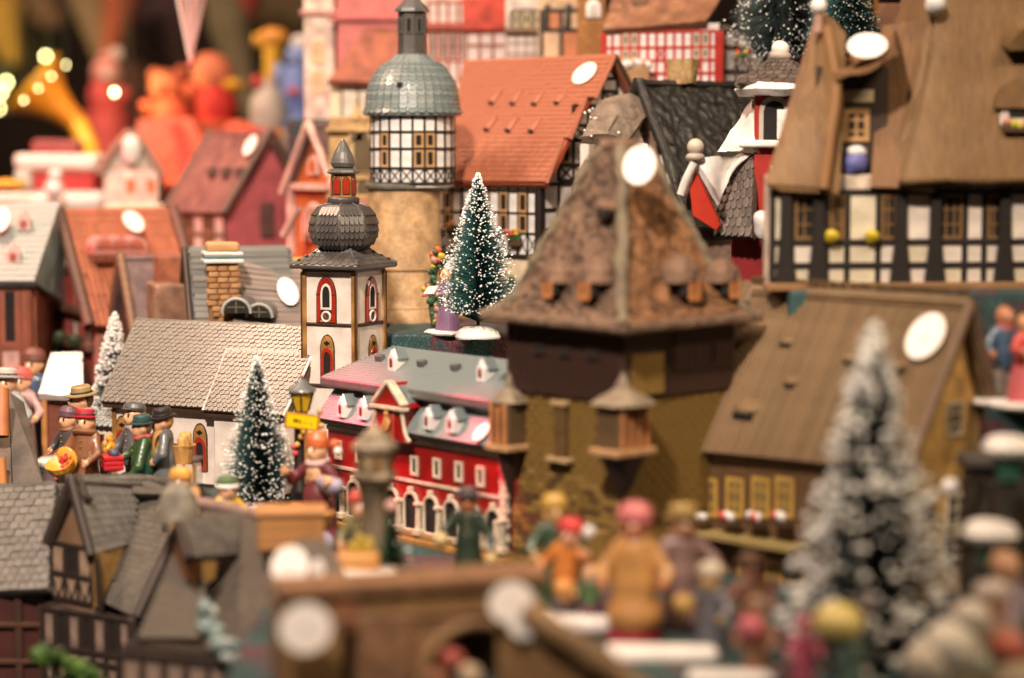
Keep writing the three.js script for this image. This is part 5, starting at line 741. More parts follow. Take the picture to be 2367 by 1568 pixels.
// ================================================================ street lamp with yellow sign
{
  const d = 112.5, w = onY(700, 1210, -1.36); const b = at(694, 1000, d); b.y = -1.36; const T = thing('street_lamp', 'black street lamp with yellow lantern and yellow street sign', 'street lamp', b, 12), pk = (x, y) => T.pk('z', 0, x, y);
  const blk = M([.016, .012, .01], .4), yp = M([.72, .48, .02], .3, { map: null, trans: .35 }), x0 = pk(698, 900).x; const yS = pk(698, 972).y, yL0 = pk(700, 950).y, yL1 = pk(700, 904).y, yT = pk(700, 876).y;
  part(T, 'post', lathe([[0, 0], [.55, 0], [.55, .2], [.4, .5], [.4, 2.4], [.5, 2.6], [.3, 3.0], [.26, yS - .5], [.2, yL0], [0, yL0]], 12), blk, [x0 - .18, 0, 0]);
  part(T, 'lantern_foot', lathe([[.05, yL0 - .5], [.28, yL0 - .15], [.2, yL0], [0, yL0]], 10), blk, [x0, 0, 0]);
  const r0 = .36, r1 = .66; for (let k = 0; k < 6; k++) { const a = k * Math.PI / 3 + .2, a2 = a + Math.PI / 3, P = (r, y, t) => V(x0 + Math.sin(t) * r, y, Math.cos(t) * r); part(T, 'lantern_bar', tube([P(r0 + .02, yL0, a).toArray(), P(r1 + .02, yL1, a).toArray()], .05, 2, 5), blk); part(T, 'lantern_pane', slab(P(r1, yL1, a), P(r1, yL1, a2), P(r0, yL0, a), P(r0, yL0, a2), .04), yp); }
  part(T, 'lantern_core', lathe([[0, yL0], [.2, yL0 + .05], [.35, yL1], [0, yL1]], 10), M([.55, .36, .03], .5), [x0, 0, 0]);
  part(T, 'lantern_cap', lathe([[0, yL1 - .02], [.76, yL1 - .02], [.72, yL1 + .12], [.38, yL1 + .3], [.3, yL1 + .5], [.14, yL1 + .62], [.1, yT], [0, yT + .05]], 12), M([.14, .15, .15], .35, { coat: .4 }), [x0, 0, 0]); part(T, 'cap_ball', sphere(.12, 8, 6), M([.3, .12, .1], .4), [x0, yT + .1, 0]);
  const cv = document.createElement('canvas'); cv.width = 256; cv.height = 128; const g = cv.getContext('2d'); g.fillStyle = '#e0b80e'; g.fillRect(0, 0, 256, 128); g.strokeStyle = '#8a5a10'; g.lineWidth = 8; g.strokeRect(6, 6, 244, 116); g.strokeStyle = 'rgba(60,40,10,0.85)'; g.lineWidth = 9; for (const [x, y, x2, y2] of [[64, 44, 68, 84], [68, 84, 82, 46], [82, 46, 88, 86], [88, 86, 96, 46], [108, 50, 110, 86], [110, 68, 122, 60], [110, 70, 124, 88]]) { g.beginPath(); g.moveTo(x, y); g.lineTo(x2, y2); g.stroke(); } g.lineWidth = 5; g.strokeStyle = 'rgba(90,60,10,0.6)'; for (const [x, y, x2, y2] of [[140, 62, 140, 86], [140, 66, 154, 64], [154, 64, 154, 86], [168, 70, 168, 86], [184, 60, 184, 88], [198, 66, 198, 88], [198, 88, 208, 86], [208, 64, 208, 88]]) { g.beginPath(); g.moveTo(x, y); g.lineTo(x2, y2); g.stroke(); }
  const tx = new THREE.CanvasTexture(cv); tx.colorSpace = THREE.SRGBColorSpace; const sx0 = pk(667, 972).x, sx1 = pk(742, 975).x, sy = (pk(705, 952).y - pk(705, 995).y), cx = (sx0 + sx1) / 2, sw = sx1 - sx0;
  const fr = part(T, 'street_sign', box(sw + .12, sy * .86, .16), M([.45, .22, .04], .4), [cx, yS, .42], [0, 0, -.09]); const face = new THREE.PlaneGeometry(sw, sy * .78); face.userData.uv = true; child(fr, 'sign_face', face, new THREE.MeshStandardMaterial({ map: tx, roughness: .35 }), [0, 0, .085]);
  for (const [px, py, c] of [[742, 985, [.65, .4, .1]], [748, 1000, [.6, .35, .1]], [738, 952, [.6, .4, .2]], [715, 1005, [.55, .3, .05]], [693, 1012, [.6, .35, .05]], [684, 1030, [.65, .4, .1]], [676, 1035, [.6, .05, .08]], [680, 1050, [.6, .05, .08]], [700, 1000, [.5, .25, .04]]]) { const p = T.pk('z', .5, px, py); part(T, 'garland_bead', sphere(.17, 8, 6), M(c, .35), [p.x, p.y, .45 - (px < 700 ? .15 : 0)]); }
}
// ================================================================ stone lantern column in front of the hall
{
  const w = at(866, 1100, 98.5); w.y = -1.36; const T = thing('stone_lantern', 'blurred grey stone column lantern in front of the red hall', 'lantern', w, 20), y = py => at(866, py, 98.5).y + 1.36, st = M([.27, .22, .15], .7, { map: 'wash', bump: 'coarse', bd: .08 }), dk = M([.13, .10, .06], .7, { map: 'wash' });
  part(T, 'column', lathe([[0, 0], [1.0, 0], [1.0, .5], [.7, .8], [.62, y(1180)], [.7, y(1130)], [.9, y(1118)], [0, y(1118)]], 14), dk);
  part(T, 'lower_ledge', lathe([[0, y(1118)], [.75, y(1118)], [1.05, y(1103)], [1.05, y(1092)], [0, y(1090)]], 6, true), st); part(T, 'body', lathe([[0, y(1092)], [.86, y(1092)], [.86, y(1040)], [0, y(1040)]], 6, true), st);
  for (let k = 0; k < 6; k++) put(T, 'niche', uvBox(poly(arch(.55, .85), .05)), M([.16, .09, .03], .6), drumOf(0, 0, .75, Math.PI / 6 + k * Math.PI / 3), 0, y(1088), -.02);
  part(T, 'roof', lathe([[0, y(1042)], [1.06, y(1042)], [1.1, y(1030)], [.75, y(1012)], [.62, y(1005)], [.3, y(992)], [.12, y(978)], [0, y(972)]], 6, true), st);
}
// ================================================================ background houses
const tw = (s) => M(s, .6, { map: 'wash' });
function backHouse(name, label, o) { // gabled house with ridge along local x, given by the photograph points of its ridge ends and eaves
  const w = at(o.px, o.py, o.d); const yR = w.y - o.y; w.y = o.y; const T = thing(name, label, o.cat || 'house', w, o.yaw, o.group); T.yR = yR; return T;
}
{ // brick chimney house
  const T = backHouse('brick_chimney_house', 'house with dark ribbed slate roof and curved brick chimney behind the church', { px: 436, py: 575, d: 131, y: -.02, yaw: -14 }), pk = T.pk, yR = T.yR, p = (x, y, z) => pk('z', z, x, y);
  const sl = [[.13, .14, .135], [.16, .165, .16], [.11, .118, .115]].map(c => M(c, .5, { map: 'wash', coat: .15 }));
  part(T, 'wall', tr(poly([[-3.6, 0], [3.6, 0], [3.6, yR - 5], [0, yR - .6], [-3.6, yR - 5]], 8, .03), [.3, 0, 0], [0, Math.PI / 2, 0]), M([.50, .30, .09], .5, { map: 'wash' }));
  const Q = [V(-.2, yR, 0), V(6.2, yR, 0), V(-.2, yR - 5.2, 3.9), V(6.2, yR - 5.2, 3.9)]; const r = part(T, 'roof', slab(...Q, .4), sl[2]); tiles(r, 'roof_course', Q, 15, 1, 'slate', sl, { th: .22, tilt: 3, lap: .86, parts: 20, stagger: false, rot: 0 }); part(T, 'roof', slab(V(6.2, yR, 0), V(-.2, yR, 0), V(6.2, yR - 5.2, -3.9), V(-.2, yR - 5.2, -3.9), .4), sl[0]);
  for (const s of [1, -1]) part(T, 'verge', tube([[-.25, yR, 0], [-.25, yR - 2.6, s * 1.95], [-.25, yR - 5.3, s * 3.95]], .2, 8, 6), M([.05, .03, .02], .5));
  const wv = (u, v) => .35 * Math.sin(u * 5 + 1); const Q2 = [p(540, 612, .8), p(712, 632, .8), p(530, 760, 4.4), p(712, 765, 4.4)]; part(T, 'lower_roof', slab(...Q2, .4), sl[2]); tiles(T, 'roof_course', Q2, 12, 1, 'slate', [[.20, .17, .16], [.23, .20, .185]].map(c => M(c, .5, { map: 'wash', coat: .15 })), { th: .24, tilt: 3, lap: .84, parts: 20, stagger: false, rot: 0 });
  part(T, 'lower_verge', tube([Q2[0].toArray(), lerp(Q2[0], Q2[1], .5).toArray(), Q2[1].toArray()], .16, 6, 6), sl[1]);
  const gp = pk('x', .3, 455, 715); part(T, 'gable_window', tr(poly(lancet(.8, 1.6), .12), [0, 0, 0], [0, -Math.PI / 2, 0]), M([.25, .2, .22], .4), [.22, gp.y - .6, gp.z]);
  // chimney: cap, bands, brick courses tapering
  const c0 = p(514, 585, 3.2), bricks = [[.36, .19, .075], [.30, .15, .06], [.42, .23, .10]].map(c => M(c, .6, { map: 'wash' })); const shaft = part(T, 'chimney', tr(box(1.75, 3.8, 1.3), [c0.x, c0.y - 2.3, 3.0]), bricks[1]);
  for (let i = 0; i < 11; i++) { const n = 3, y = c0.y - .9 - i * .34, wd = 1.95 * (i > 6 ? 1 - (i - 6) * .13 : 1); for (let k = 0; k < n; k++) child(shaft, 'brick', box(wd / n - .05, .29, .5), bricks[(i * 2 + k) % 3], [c0.x + (i > 6 ? (i - 6) * .06 : 0) - wd / 2 + wd * (k + .5) / n + (i % 2 ? .06 : -.06), y, 3.55]); }
  child(shaft, 'chimney_band', rough(new RoundedBoxGeometry(2.35, .26, 1.9, 3, .1), .05), C.pureWhite, [c0.x, c0.y - .45, 3.05]); child(shaft, 'chimney_band', new RoundedBoxGeometry(2.3, .2, 1.85, 3, .08), M([.12, .2, .2], .5), [c0.x, c0.y - .22, 3.05]); child(shaft, 'chimney_band', rough(new RoundedBoxGeometry(2.3, .22, 1.85, 3, .1), .05), C.pureWhite, [c0.x, c0.y - .02, 3.05]); child(shaft, 'chimney_cap', rough(new RoundedBoxGeometry(1.95, .6, 1.5, 3, .22), .08), M([.56, .32, .13], .6), [c0.x, c0.y + .36, 3.05]);
  for (const [px, py, s] of [[560, 712, 1.15], [613, 722, 1.05]]) { const c = p(px, py, 4.6); const d = part(T, 'barrel_dormer', tr(new THREE.CylinderGeometry(.78 * s, .82 * s, 2.2, 20, 1, false, Math.PI / 2, Math.PI), [0, 0, 0], [Math.PI / 2, 0, 0]), sl[1], [c.x, c.y - .3, c.z - .9], [0, -.35, 0]); child(d, 'dormer_rim', new THREE.TorusGeometry(.74 * s, .1, 8, 20, Math.PI), M([.42, .42, .40], .5), [0, 0, 1.08]); child(d, 'pane', tr(new THREE.CylinderGeometry(.66 * s, .66 * s, .1, 18, 1, false, Math.PI / 2, Math.PI), [0, 0, 0], [Math.PI / 2, 0, 0]), M([.03, .03, .025], .3), [0, 0, 1.06]); for (const k of [0, 1]) child(d, 'glazing_bar', box(k ? .07 : .9 * s, k ? .6 * s : .07, .06), M([.2, .16, .1], .5), [0, .3 * s, 1.14]); }
  const sp = p(665, 674, 3.0); sticker(T, [sp.x, sp.y, sp.z], [.1, .6, .8], 1.25, 2.0, .1);
}
{ // brown gable house, right of the orange one
  const T = backHouse('plum_roof_house', 'brown gabled house with plum coloured roof left of the brick chimney house', { px: 282, py: 590, d: 136, y: -.02, yaw: -24 }), yR = T.yR;
  const g = gable(T, { x0: .4, x1: 7.4, z0: -3.4, z1: 3.4, h: yR - 5.2, r: yR, ov: .5, wall: M([.07, .04, .025], .6, { map: 'wash' }), roof: M([.16, .105, .105], .6, { map: 'wash' }), th: .4, verge: M([.22, .125, .07], .6, { map: 'wood' }), vr: .3 });
  timber(T, g.Lf, [-3.2, -1.2, 1.2, 3.2], [yR - 8, yR - 5.4], .3, dkBrown, M([.2, .12, .06], .6), (i) => i === 1 ? 'w' : 'p', { wm: mustard }); win(T, g.Lf, 0, yR - 3.4, 1.2, 1.2, mustard, { bars: [2, 2] });
  const a = T.pk('z', 4.2, 395, 690), an = part(T, 'annex_roof', rough(new RoundedBoxGeometry(2.6, 2.6, 2.2, 2, .3), .3), M([.26, .14, .09], .6, { map: 'wash' }), [a.x, a.y - .3, a.z]); const a2 = T.pk('z', 2.5, 395, 625); part(T, 'annex_chimney', box(1.9, 1.8, 1.4), M([.30, .10, .05], .6, { map: 'wash' }), [a2.x, a2.y, a2.z]);
}
{ // orange roofed gable house with three pink arched dormers
  const T = backHouse('red_timber_gable_house', 'red and white timber house with tall brown gable and orange roof at the left', { px: 147, py: 484, d: 142, y: -.02, yaw: -30 }), yR = T.yR, pk = T.pk;
  const rf = [[.36, .11, .05], [.32, .098, .045], [.40, .125, .056]].map(c => M(c, .6));
  const g = gable(T, { x0: .3, x1: 7, z0: -5, z1: 5, h: yR - 6.6, r: yR, ov: .6, wall: M([.46, .20, .15], .6, { map: 'wash' }), roof: rf[0], th: .5, verge: M([.13, .06, .04], .6, { map: 'wood' }), vr: .42, tile: { style: 'rib', rows: 8, cols: 20, mats: rf, th: .12, tilt: 2, parts: 160, lap: 1, stagger: false } });
  const S = g.Lf, red = M([.42, .05, .04], .5), wt = M([.66, .50, .46], .5, { map: 'wash' });
  timber(T, S, span(-4.6, 4.6, 7), [.3, 3.4, 6.2, yR - 6.6], .3, M([.16, .06, .04], .6), [wt, red, wt], (i, j) => j === 2 && i % 2 ? 'w' : j === 0 ? 'v' : 'p', { wm: M([.5, .1, .08], .5), bars: [2, 2] });
  timber(T, S, span(-3.4, 3.4, 5), [yR - 6.4, yR - 4.2], .3, M([.16, .06, .04], .6), [wt, red], (i) => i % 2 ? 'w' : 'p', { wm: M([.5, .1, .08], .5), bars: [2, 2] }); timber(T, S, span(-1.5, 1.5, 2), [yR - 4, yR - 2.2], .3, M([.16, .06, .04], .6), [wt], null);
  for (const y of [yR - 6.5, 6.3]) part(T, 'gable_beam', tr(box(.5, .5, 9.6), [.05, y, 0]), M([.15, .07, .045], .6, { map: 'wood' })); for (let k = 0; k < 6; k++) part(T, 'window_plant', rough(sphere(.5, 8, 6), .25, 2), M([.05, .07, .03], .6), [-.35, k < 3 ? 3.5 : 6.7, -3 + (k % 3) * 3]);
  for (const px of [232, 268, 306]) { const c = pk('z', 3.4, px, 572); const d = part(T, 'arched_dormer', tr(new THREE.CylinderGeometry(.75, .75, 1.6, 18, 1, false, Math.PI / 2, Math.PI), [0, 0, 0], [Math.PI / 2, 0, 0]), M([.58, .26, .24], .5), [c.x, c.y, c.z]); child(d, 'dormer_front', tr(new THREE.CylinderGeometry(.5, .5, .1, 16, 1, false, Math.PI / 2, Math.PI), [0, 0, 0], [Math.PI / 2, 0, 0]), M([.5, .12, .06], .5), [0, 0, .8]); child(d, 'dormer_foot', box(1.5, .5, 1.5), M([.52, .2, .16], .5), [0, -.25, 0]); }
  const s = pk('z', 1.6, 306, 512); sticker(T, [s.x, s.y, s.z + .15], [0, .6, .8], 1.35, 1.75, .3);
}
{ // teal roof at the far left
  const T = freeThing('teal_roof_house', 'house with pale teal slate roof and red posts at the left edge', 'house', 40, 137, -.02), q = T.q; const rf = [[.24, .30, .30], [.27, .33, .325]].map(c => M(c, .5, { map: 'wash' }));
  const Q = [q(-120, 478, 141), q(138, 470, 141), q(-150, 652, 137), q(78, 652, 137)]; const r = part(T, 'roof', slab(...Q, .5), rf[0]); tiles(r, 'slate', Q, 14, 18, 'slate', rf, { th: .07, lap: .9, parts: 0 }); part(T, 'roof_side', slab(Q[1], q(170, 660, 146), Q[3], q(150, 700, 143), .4), rf[1]);
  part(T, 'wall', tr(box(5.6, q(40, 660, 138).y, 6), [q(0, 700, 138).x - .6, q(40, 660, 138).y / 2, q(0, 700, 138.4).z - 3]), M([.24, .07, .035], .6, { map: 'wash' })); const S = wallOf([q(-60, 700, 138).x, 0, q(0, 700, 138).z + .1], [1, 0, 0]); const hw = q(40, 660, 138).y; timber(T, S, [0, 1.6, 3.0, 3.5], [.3, 3.6, 6.4, hw], .35, M([.22, .06, .03], .6), M([.56, .36, .33], .6, { map: 'wash' }), (i, j) => j === 2 ? 'w' : 'p', { wm: M([.3, .1, .06], .6) });
  for (const [px, py] of [[60, 512], [36, 588]]) { const c = q(px, py, 138.6 + (588 - py) * .02); const d = part(T, 'dormer', poly([[-.45, -.6], [.45, -.6], [.45, .1], [0, .7], [-.45, .1]], .8, .05), M([.72, .5, .46], .5), [c.x, c.y, c.z]); child(d, 'pane', box(.4, .5, .08), M([.4, .12, .1], .4), [0, -.15, .82]); }
  const c = q(2, 508, 139.2); sticker(T, c.toArray(), [0, .6, .8], 1.1, 1.9, 0);
}
{ // timber house with the pink gable
  const T = backHouse('pink_gable_house', 'timber house with mauve roof and plain pink gable wall', { px: 622, py: 302, d: 150, y: 9, yaw: 46 }), yR = T.yR, pk = T.pk;
  const mv = [[.20, .092, .08], [.225, .105, .09]].map(c => M(c, .6, { map: 'wash' }));
  const g = gable(T, { x0: -6.4, x1: -.4, z0: -3.6, z1: 3.6, h: yR - 5, r: yR, ov: .5, wall: M([.58, .13, .14], .55), roof: mv[0], th: .4, verge: M([.12, .07, .05], .6), vr: .22 });
  timber(T, g.F, span(-6.4, -.4, 5), [.4, 2.4, yR - 7.2, yR - 5.2], .22, M([.10, .06, .035], .6), M([.62, .50, .45], .5, { map: 'wash' }), (i, j) => j === 1 || j === 2 ? (i % 2 ? 'w' : 'p') : 'p', { wm: M([.25, .12, .05], .6), bars: [2, 2] });
  for (let i = 0; i < 3; i++) { part(T, 'flower_box', rough(sphere(.4, 8, 6), .15, 2), M([.5, .26, .08], .6), [-5.2 + i * 2.2, 2.6, 3.9]); const c = pk('z', 2.4, 490 + i * 32, 398); part(T, 'roof_hatch', box(.6, .7, .6), M([.12, .07, .06], .6), [c.x, c.y, c.z]); } put(T, 'gable_door', box(1.2, 2.4, .2), M([.16, .07, .06], .6), g.R, 0, yR - 6.2, .05);
  part(T, 'yellow_door', tr(poly(arch(1.4, 2.2), .2), [-5.4, .1, 3.7]), M([.46, .26, .05], .5)); part(T, 'shop_front', box(3.2, 1.6, .3), M([.34, .26, .12], .6), [-2.4, 1.0, 3.75]); part(T, 'shop_window', box(2.2, 1.0, .1), M([.05, .09, .05], .4), [-2.4, 1.0, 3.94]);
  const c = pk('z', 1.2, 578, 336); sticker(T, [c.x, c.y, c.z], [0, .58, .8], 1.15, 1.75, .3);
}
{ // orange gable with white verge boards
  const T = backHouse('orange_gable_house', 'orange house with pale verge boards and arched window left of the round tower', { px: 718, py: 284, d: 141.5, y: 8.56, yaw: -38 }), yR = T.yR, pk = T.pk, or = M([.46, .12, .03], .6, { map: 'wash' }), wt = M([.66, .42, .37], .55, { map: 'wash' });
  const g = gable(T, { x0: .3, x1: 3.2, z0: -2.8, z1: 2.8, h: yR - 4, r: yR, ov: .5, wall: or, roof: M([.14, .085, .08], .6), th: .4, verge: wt, vr: .3 });
  part(T, 'gable_beam', tr(box(.5, .45, 6.4), [.1, yR - 4.2, 0]), wt); for (const s of [-1, 1]) part(T, 'gable_post', tr(box(.45, yR - 4, .45), [.1, (yR - 4) / 2, s * 2.7]), wt);
  const o = put(T, 'arched_window', uvBox(poly(arch(2.6, 2.6), .25, .05)), wt, g.Lf, 0, yR - 7.8, .02); child(o, 'pane', poly(arch(2.0, 2.2), .1), M([.36, .16, .12], .5), [0, .1, .2]); for (const k of [-.5, 0, .5]) child(o, 'glazing_bar', box(.14, 2.1, .1), wt, [k, 1.1, .32]); const o2 = put(T, 'gable_motif', uvBox(poly(arch(1.3, 1.3), .2)), wt, g.Lf, 0, yR - 3.4, .02); child(o2, 'pane', poly(arch(.8, .8), .1), or, [0, .2, .16]);
  part(T, 'awning', tr(rough(new RoundedBoxGeometry(2.4, .5, 6, 3, .2), .15), [-1.2, 1.6, 0]), M([.55, .14, .12], .6)); part(T, 'stall_front', tr(box(1.6, 1.4, 5), [-.9, .7, 0]), M([.34, .10, .05], .6)); part(T, 'stair_rail', tube([pk('x', -2, 690, 480).toArray(), pk('x', -2.3, 655, 545).toArray()], .28, 4, 6), wt);
}
{ // coral roof with red stripe, white cottage, gothic front
  const T = freeThing('coral_house', 'coral house with steep roof and red stripe behind the white cottage', 'house', 390, 168, 9), q = T.q, co = M([.62, .115, .055], .55, { map: 'wash' });
  part(T, 'roof', sheet([q(318, 275, 172), q(442, 272, 172), q(300, 430, 166), q(520, 420, 166)], 10, 10, .6, (u, v) => -.5 * Math.sin(Math.PI * v)), co); part(T, 'roof_stripe', slab(q(392, 285, 171), q(420, 283, 171), q(418, 400, 166.8), q(450, 398, 166.8), .3), M([.62, .04, .02], .5)); part(T, 'wall', tr(box(5.4, q(400, 420, 167).y, 4), [q(405, 450, 167).x, q(400, 420, 167).y / 2, q(405, 450, 168).z - 2]), M([.50, .05, .03], .6)); part(T, 'roof_side', slab(q(442, 272, 172), q(520, 300, 178), q(520, 420, 166.2), q(570, 430, 173), .5), co);
  const W = freeThing('white_cottage', 'tiny white cottage with orange windows and pointed snowy roof', 'cottage', 305, 158, 9), r = W.q, wt = M([.72, .66, .60], .55, { map: 'wash' });
  const b = r(303, 480, 158), hb = r(303, 395, 158).y; part(W, 'wall', tr(box(4.0, hb, 3), [b.x, hb / 2, b.z - 1.5]), wt); part(W, 'gable', tr(poly([[-1.9, 0], [1.9, 0], [0, r(303, 305, 158).y - hb + .2]], 2.6, .05), [b.x, hb, b.z - 2.7]), M([.52, .44, .38], .6, { map: 'wash' }));
  for (const s of [-1, 1]) part(W, 'roof', tube([[b.x, r(303, 302, 158).y, b.z], [b.x + s * 1.1, (r(303, 302, 158).y + hb) / 2 + .2, b.z], [b.x + s * 2.3, hb - .3, b.z]], .32, 8, 7), M([.30, .19, .14], .6)); part(W, 'snow_knob', rough(sphere(.85, 12, 9).scale(.85, 1.3, .6), .1, 2), C.snow, [b.x + .15, r(303, 345, 158).y, b.z + .3]);
  for (const px of [303, 350]) win(W, wallOf([0, 0, b.z], [1, 0, 0]), r(px, 430, 158).x, r(px, 432, 158).y, 1.0, 1.5, M([.68, .6, .5], .5), { pane: M([.62, .16, .05], .5), f: .2 }); part(W, 'hedge', rough(new RoundedBoxGeometry(5, 1.3, 1.2, 4, .4), .4, 1.5), M([.48, .52, .40], .7, { map: 'wash' }), [b.x + .6, r(303, 492, 158).y, b.z + .8]); part(W, 'plinth', tr(box(4.6, Math.max(.5, r(303, 500, 158).y), 2.4), [b.x + .4, r(303, 500, 158).y / 2, b.z - .6]), wt);
  const G = freeThing('gothic_front', 'tan gothic church front with arched windows half hidden by the round tower', 'church', 835, 140, 8.55), s = G.q, tn = M([.50, .33, .14], .65, { map: 'wash' }), c = s(840, 500, 140), ht = s(840, 270, 140).y; part(G, 'wall', tr(box(4.4, ht, 2.5), [c.x, ht / 2, c.z - 1.3]), tn);
  for (const [px, py, w2, h2] of [[838, 400, 1.1, 2.6], [838, 468, .8, 1.4], [826, 330, .8, 1.0]]) { const p = s(px, py, 139.9); const o = put(G, 'window', uvBox(poly(lancet(w2 * 1.5, h2 * 1.15), .2, .04)), M([.58, .42, .22], .6), wallOf([0, 0, c.z], [1, 0, 0]), p.x, p.y, 0); child(o, 'pane', poly(lancet(w2, h2), .1), M([.12, .08, .03], .5), [0, .1, .14]); }
  for (const py of [300, 410, 455]) part(G, 'cornice', tr(box(4.8, .3, .8), [c.x, s(840, py, 140).y, c.z]), tn); for (const px of [824, 845]) part(G, 'pinnacle', new THREE.ConeGeometry(.35, 1.4, 8), tn, [s(px, 260, 140).x, ht + .5, c.z - .2]); const lb = s(872, 500, 138); part(G, 'side_house', tr(box(2.2, lb.y + 1, 2), [lb.x - .3, (lb.y + 1) / 2, lb.z - 1]), M([.42, .18, .12], .6)); for (const py of [482, 520]) win(G, wallOf([0, 0, lb.z], [1, 0, 0]), s(874, py, 138).x, s(874, py, 138).y, .9, .9, M([.5, .46, .4], .5), { bars: [2, 2] });
}
{ // red pavilion under snow
  const T = freeThing('snowy_pavilion', 'red pavilion with thick white snow roof and small snowman', 'pavilion', 125, 165, 9), q = T.q, b = q(130, 420, 165);
  part(T, 'wall', tr(box(5, q(130, 385, 165).y, 4), [b.x + .3, q(130, 385, 165).y / 2, b.z - 2.2]), M([.48, .05, .045], .55)); part(T, 'snow_roof', rough(new RoundedBoxGeometry(6.4, 1.25, 4.6, 4, .5), .3, 1), C.snow, [b.x, q(130, 374, 165).y, b.z - 1.8]); part(T, 'roof_lantern', rough(new RoundedBoxGeometry(3.6, 1.2, 2.4, 3, .3), .2), M([.32, .07, .07], .6), [b.x - .3, q(130, 340, 165).y, b.z - 2]);
  part(T, 'snow_bank', rough(new RoundedBoxGeometry(8.4, 1.5, 3.2, 5, .6), .5, .8), C.snow, [q(105, 460, 162).x, q(105, 465, 162).y, b.z + 1.2]); part(T, 'plinth', tr(box(9, q(130, 480, 162).y, 3), [q(140, 480, 162).x, q(130, 480, 162).y / 2, b.z + 1]), M([.5, .2, .14], .6)); const sm = part(T, 'snowman', rough(sphere(.75, 14, 10), .05), C.pureWhite, q(125, 438, 161).toArray()); child(sm, 'snowman_head', sphere(.55, 12, 9), C.pureWhite, [.1, 1.0, 0]); part(T, 'teal_box', rough(new RoundedBoxGeometry(1.2, 1.4, 1.2, 2, .2), .1), M([.55, .66, .58], .6), q(55, 415, 163).toArray()); part(T, 'yellow_cushion', rough(sphere(1.0, 14, 10).scale(1.4, .5, 1), .15), M([.75, .42, .03], .5), q(20, 428, 160).toArray());
}
{ // little market hut with a white roof
  const T = freeThing('white_roof_hut', 'little brown hut with white snowy roof behind the flower seller', 'hut', 150, 131, -.02), q = T.q; const Q = [q(118, 815, 133), q(190, 815, 133), q(88, 912, 130), q(192, 916, 129.6)]; part(T, 'snow_roof', sheet(Q, 10, 10, .4, (u, v) => .25 * (fbm(u * 4, v * 4, 97, 3, 3) - .5)), C.snow); part(T, 'roof_side', slab(q(190, 815, 133), q(205, 850, 136), q(192, 916, 129.8), q(214, 900, 133), .4), M([.09, .035, .02], .6)); const b = q(145, 920, 130.4); part(T, 'wall', tr(box(2.5, b.y, 2.6), [b.x, b.y / 2, b.z - 1.5]), M([.18, .05, .025], .6, { map: 'wood' })); part(T, 'post', tr(box(.35, b.y, .35), [q(100, 920, 130.2).x, b.y / 2, b.z]), M([.45, .2, .06], .6)); part(T, 'snow_base', rough(new RoundedBoxGeometry(3.2, .5, 2.4, 3, .2), .15), C.snow, [b.x + .2, .3, b.z + .6]);
}
{ // brown roofs at the left edge
  const T = freeThing('leaning_roof_house', 'brown grey roofed cottage with orange posts at the left edge', 'cottage', 40, 121, -.02), q = T.q; part(T, 'roof', slab(q(20, 905, 124), q(55, 930, 124), q(30, 1118, 119.5), q(100, 1120, 119.5), .5), M([.085, .07, .058], .65, { map: 'wash' })); part(T, 'roof', slab(q(-40, 900, 124), q(22, 905, 124), q(-60, 1120, 120), q(52, 1122, 119.8), .5), M([.16, .11, .08], .65, { map: 'wash' })); const b = q(10, 1120, 120.4); part(T, 'wall', tr(box(4, Math.max(.6, b.y), 3), [b.x - .6, b.y / 2, b.z - 1.7]), M([.2, .1, .06], .6)); part(T, 'post', tube([q(4, 900, 121.5).toArray(), q(4, 1010, 120.8).toArray()], .4, 4, 8), M([.48, .16, .05], .5)); part(T, 'post', tube([q(2, 1060, 119.4).toArray(), q(6, 1125, 119.2).toArray()], .26, 4, 8), M([.55, .22, .06], .5));
}
// ---------------------------------------------------------------- the top row
{
  const T = freeThing('pink_white_tower', 'tall pale tower with pink trim at the end of the top row', 'tower', 738, 150, 21), q = T.q, w = q(738, 200, 150), cr = M([.74, .60, .52], .55, { map: 'wash' }); part(T, 'wall', tr(box(2.1, 14, 2.4), [w.x, 7, w.z - 1.2]), cr); part(T, 'ledge', tr(box(2.6, .35, 2.8), [w.x, q(738, 30, 150).y, w.z - 1.1]), M([.6, .3, .26], .5)); for (const py of [120, 190]) win(T, wallOf([0, 0, w.z], [1, 0, 0]), q(735, py, 150).x, q(735, py, 150).y, .9, 1.6, M([.66, .50, .30], .5), { pane: M([.6, .44, .26], .5) });
}
{
  const T = freeThing('pink_top_house', 'pink walled house with sloping brown roof in the top row', 'house', 850, 147, 21), q = T.q, w = q(850, 200, 147), pk2 = M([.60, .17, .16], .55); part(T, 'pink_wall', tr(box(5.4, 13, 3), [q(870, 100, 149).x, 6.5, w.z - 3.5]), pk2); const Q = [q(870, 30, 149.5), q(935, 30, 149.5), q(758, 186, 145.5), q(930, 192, 145.5)]; part(T, 'roof', slab(...Q, .5), M([.30, .10, .06], .6, { map: 'wash' })); const h = q(840, 195, 146.4); part(T, 'wall', tr(box(4.6, h.y, 2), [q(840, 200, 146.4).x, h.y / 2, h.z - 1.1]), C.cream); const S = wallOf([q(790, 200, 146.4).x, 0, h.z], [1, 0, 0]); timber(T, S, [0, 1.1, 2.2, 3.2], [.1, h.y - .1], .16, M([.16, .15, .1], .6), M([.72, .62, .52], .5)); part(T, 'ledge', tr(box(6, .3, .5), [q(860, 60, 148).x, q(860, 42, 148).y, w.z - 1.9]), M([.5, .12, .12], .5));
}
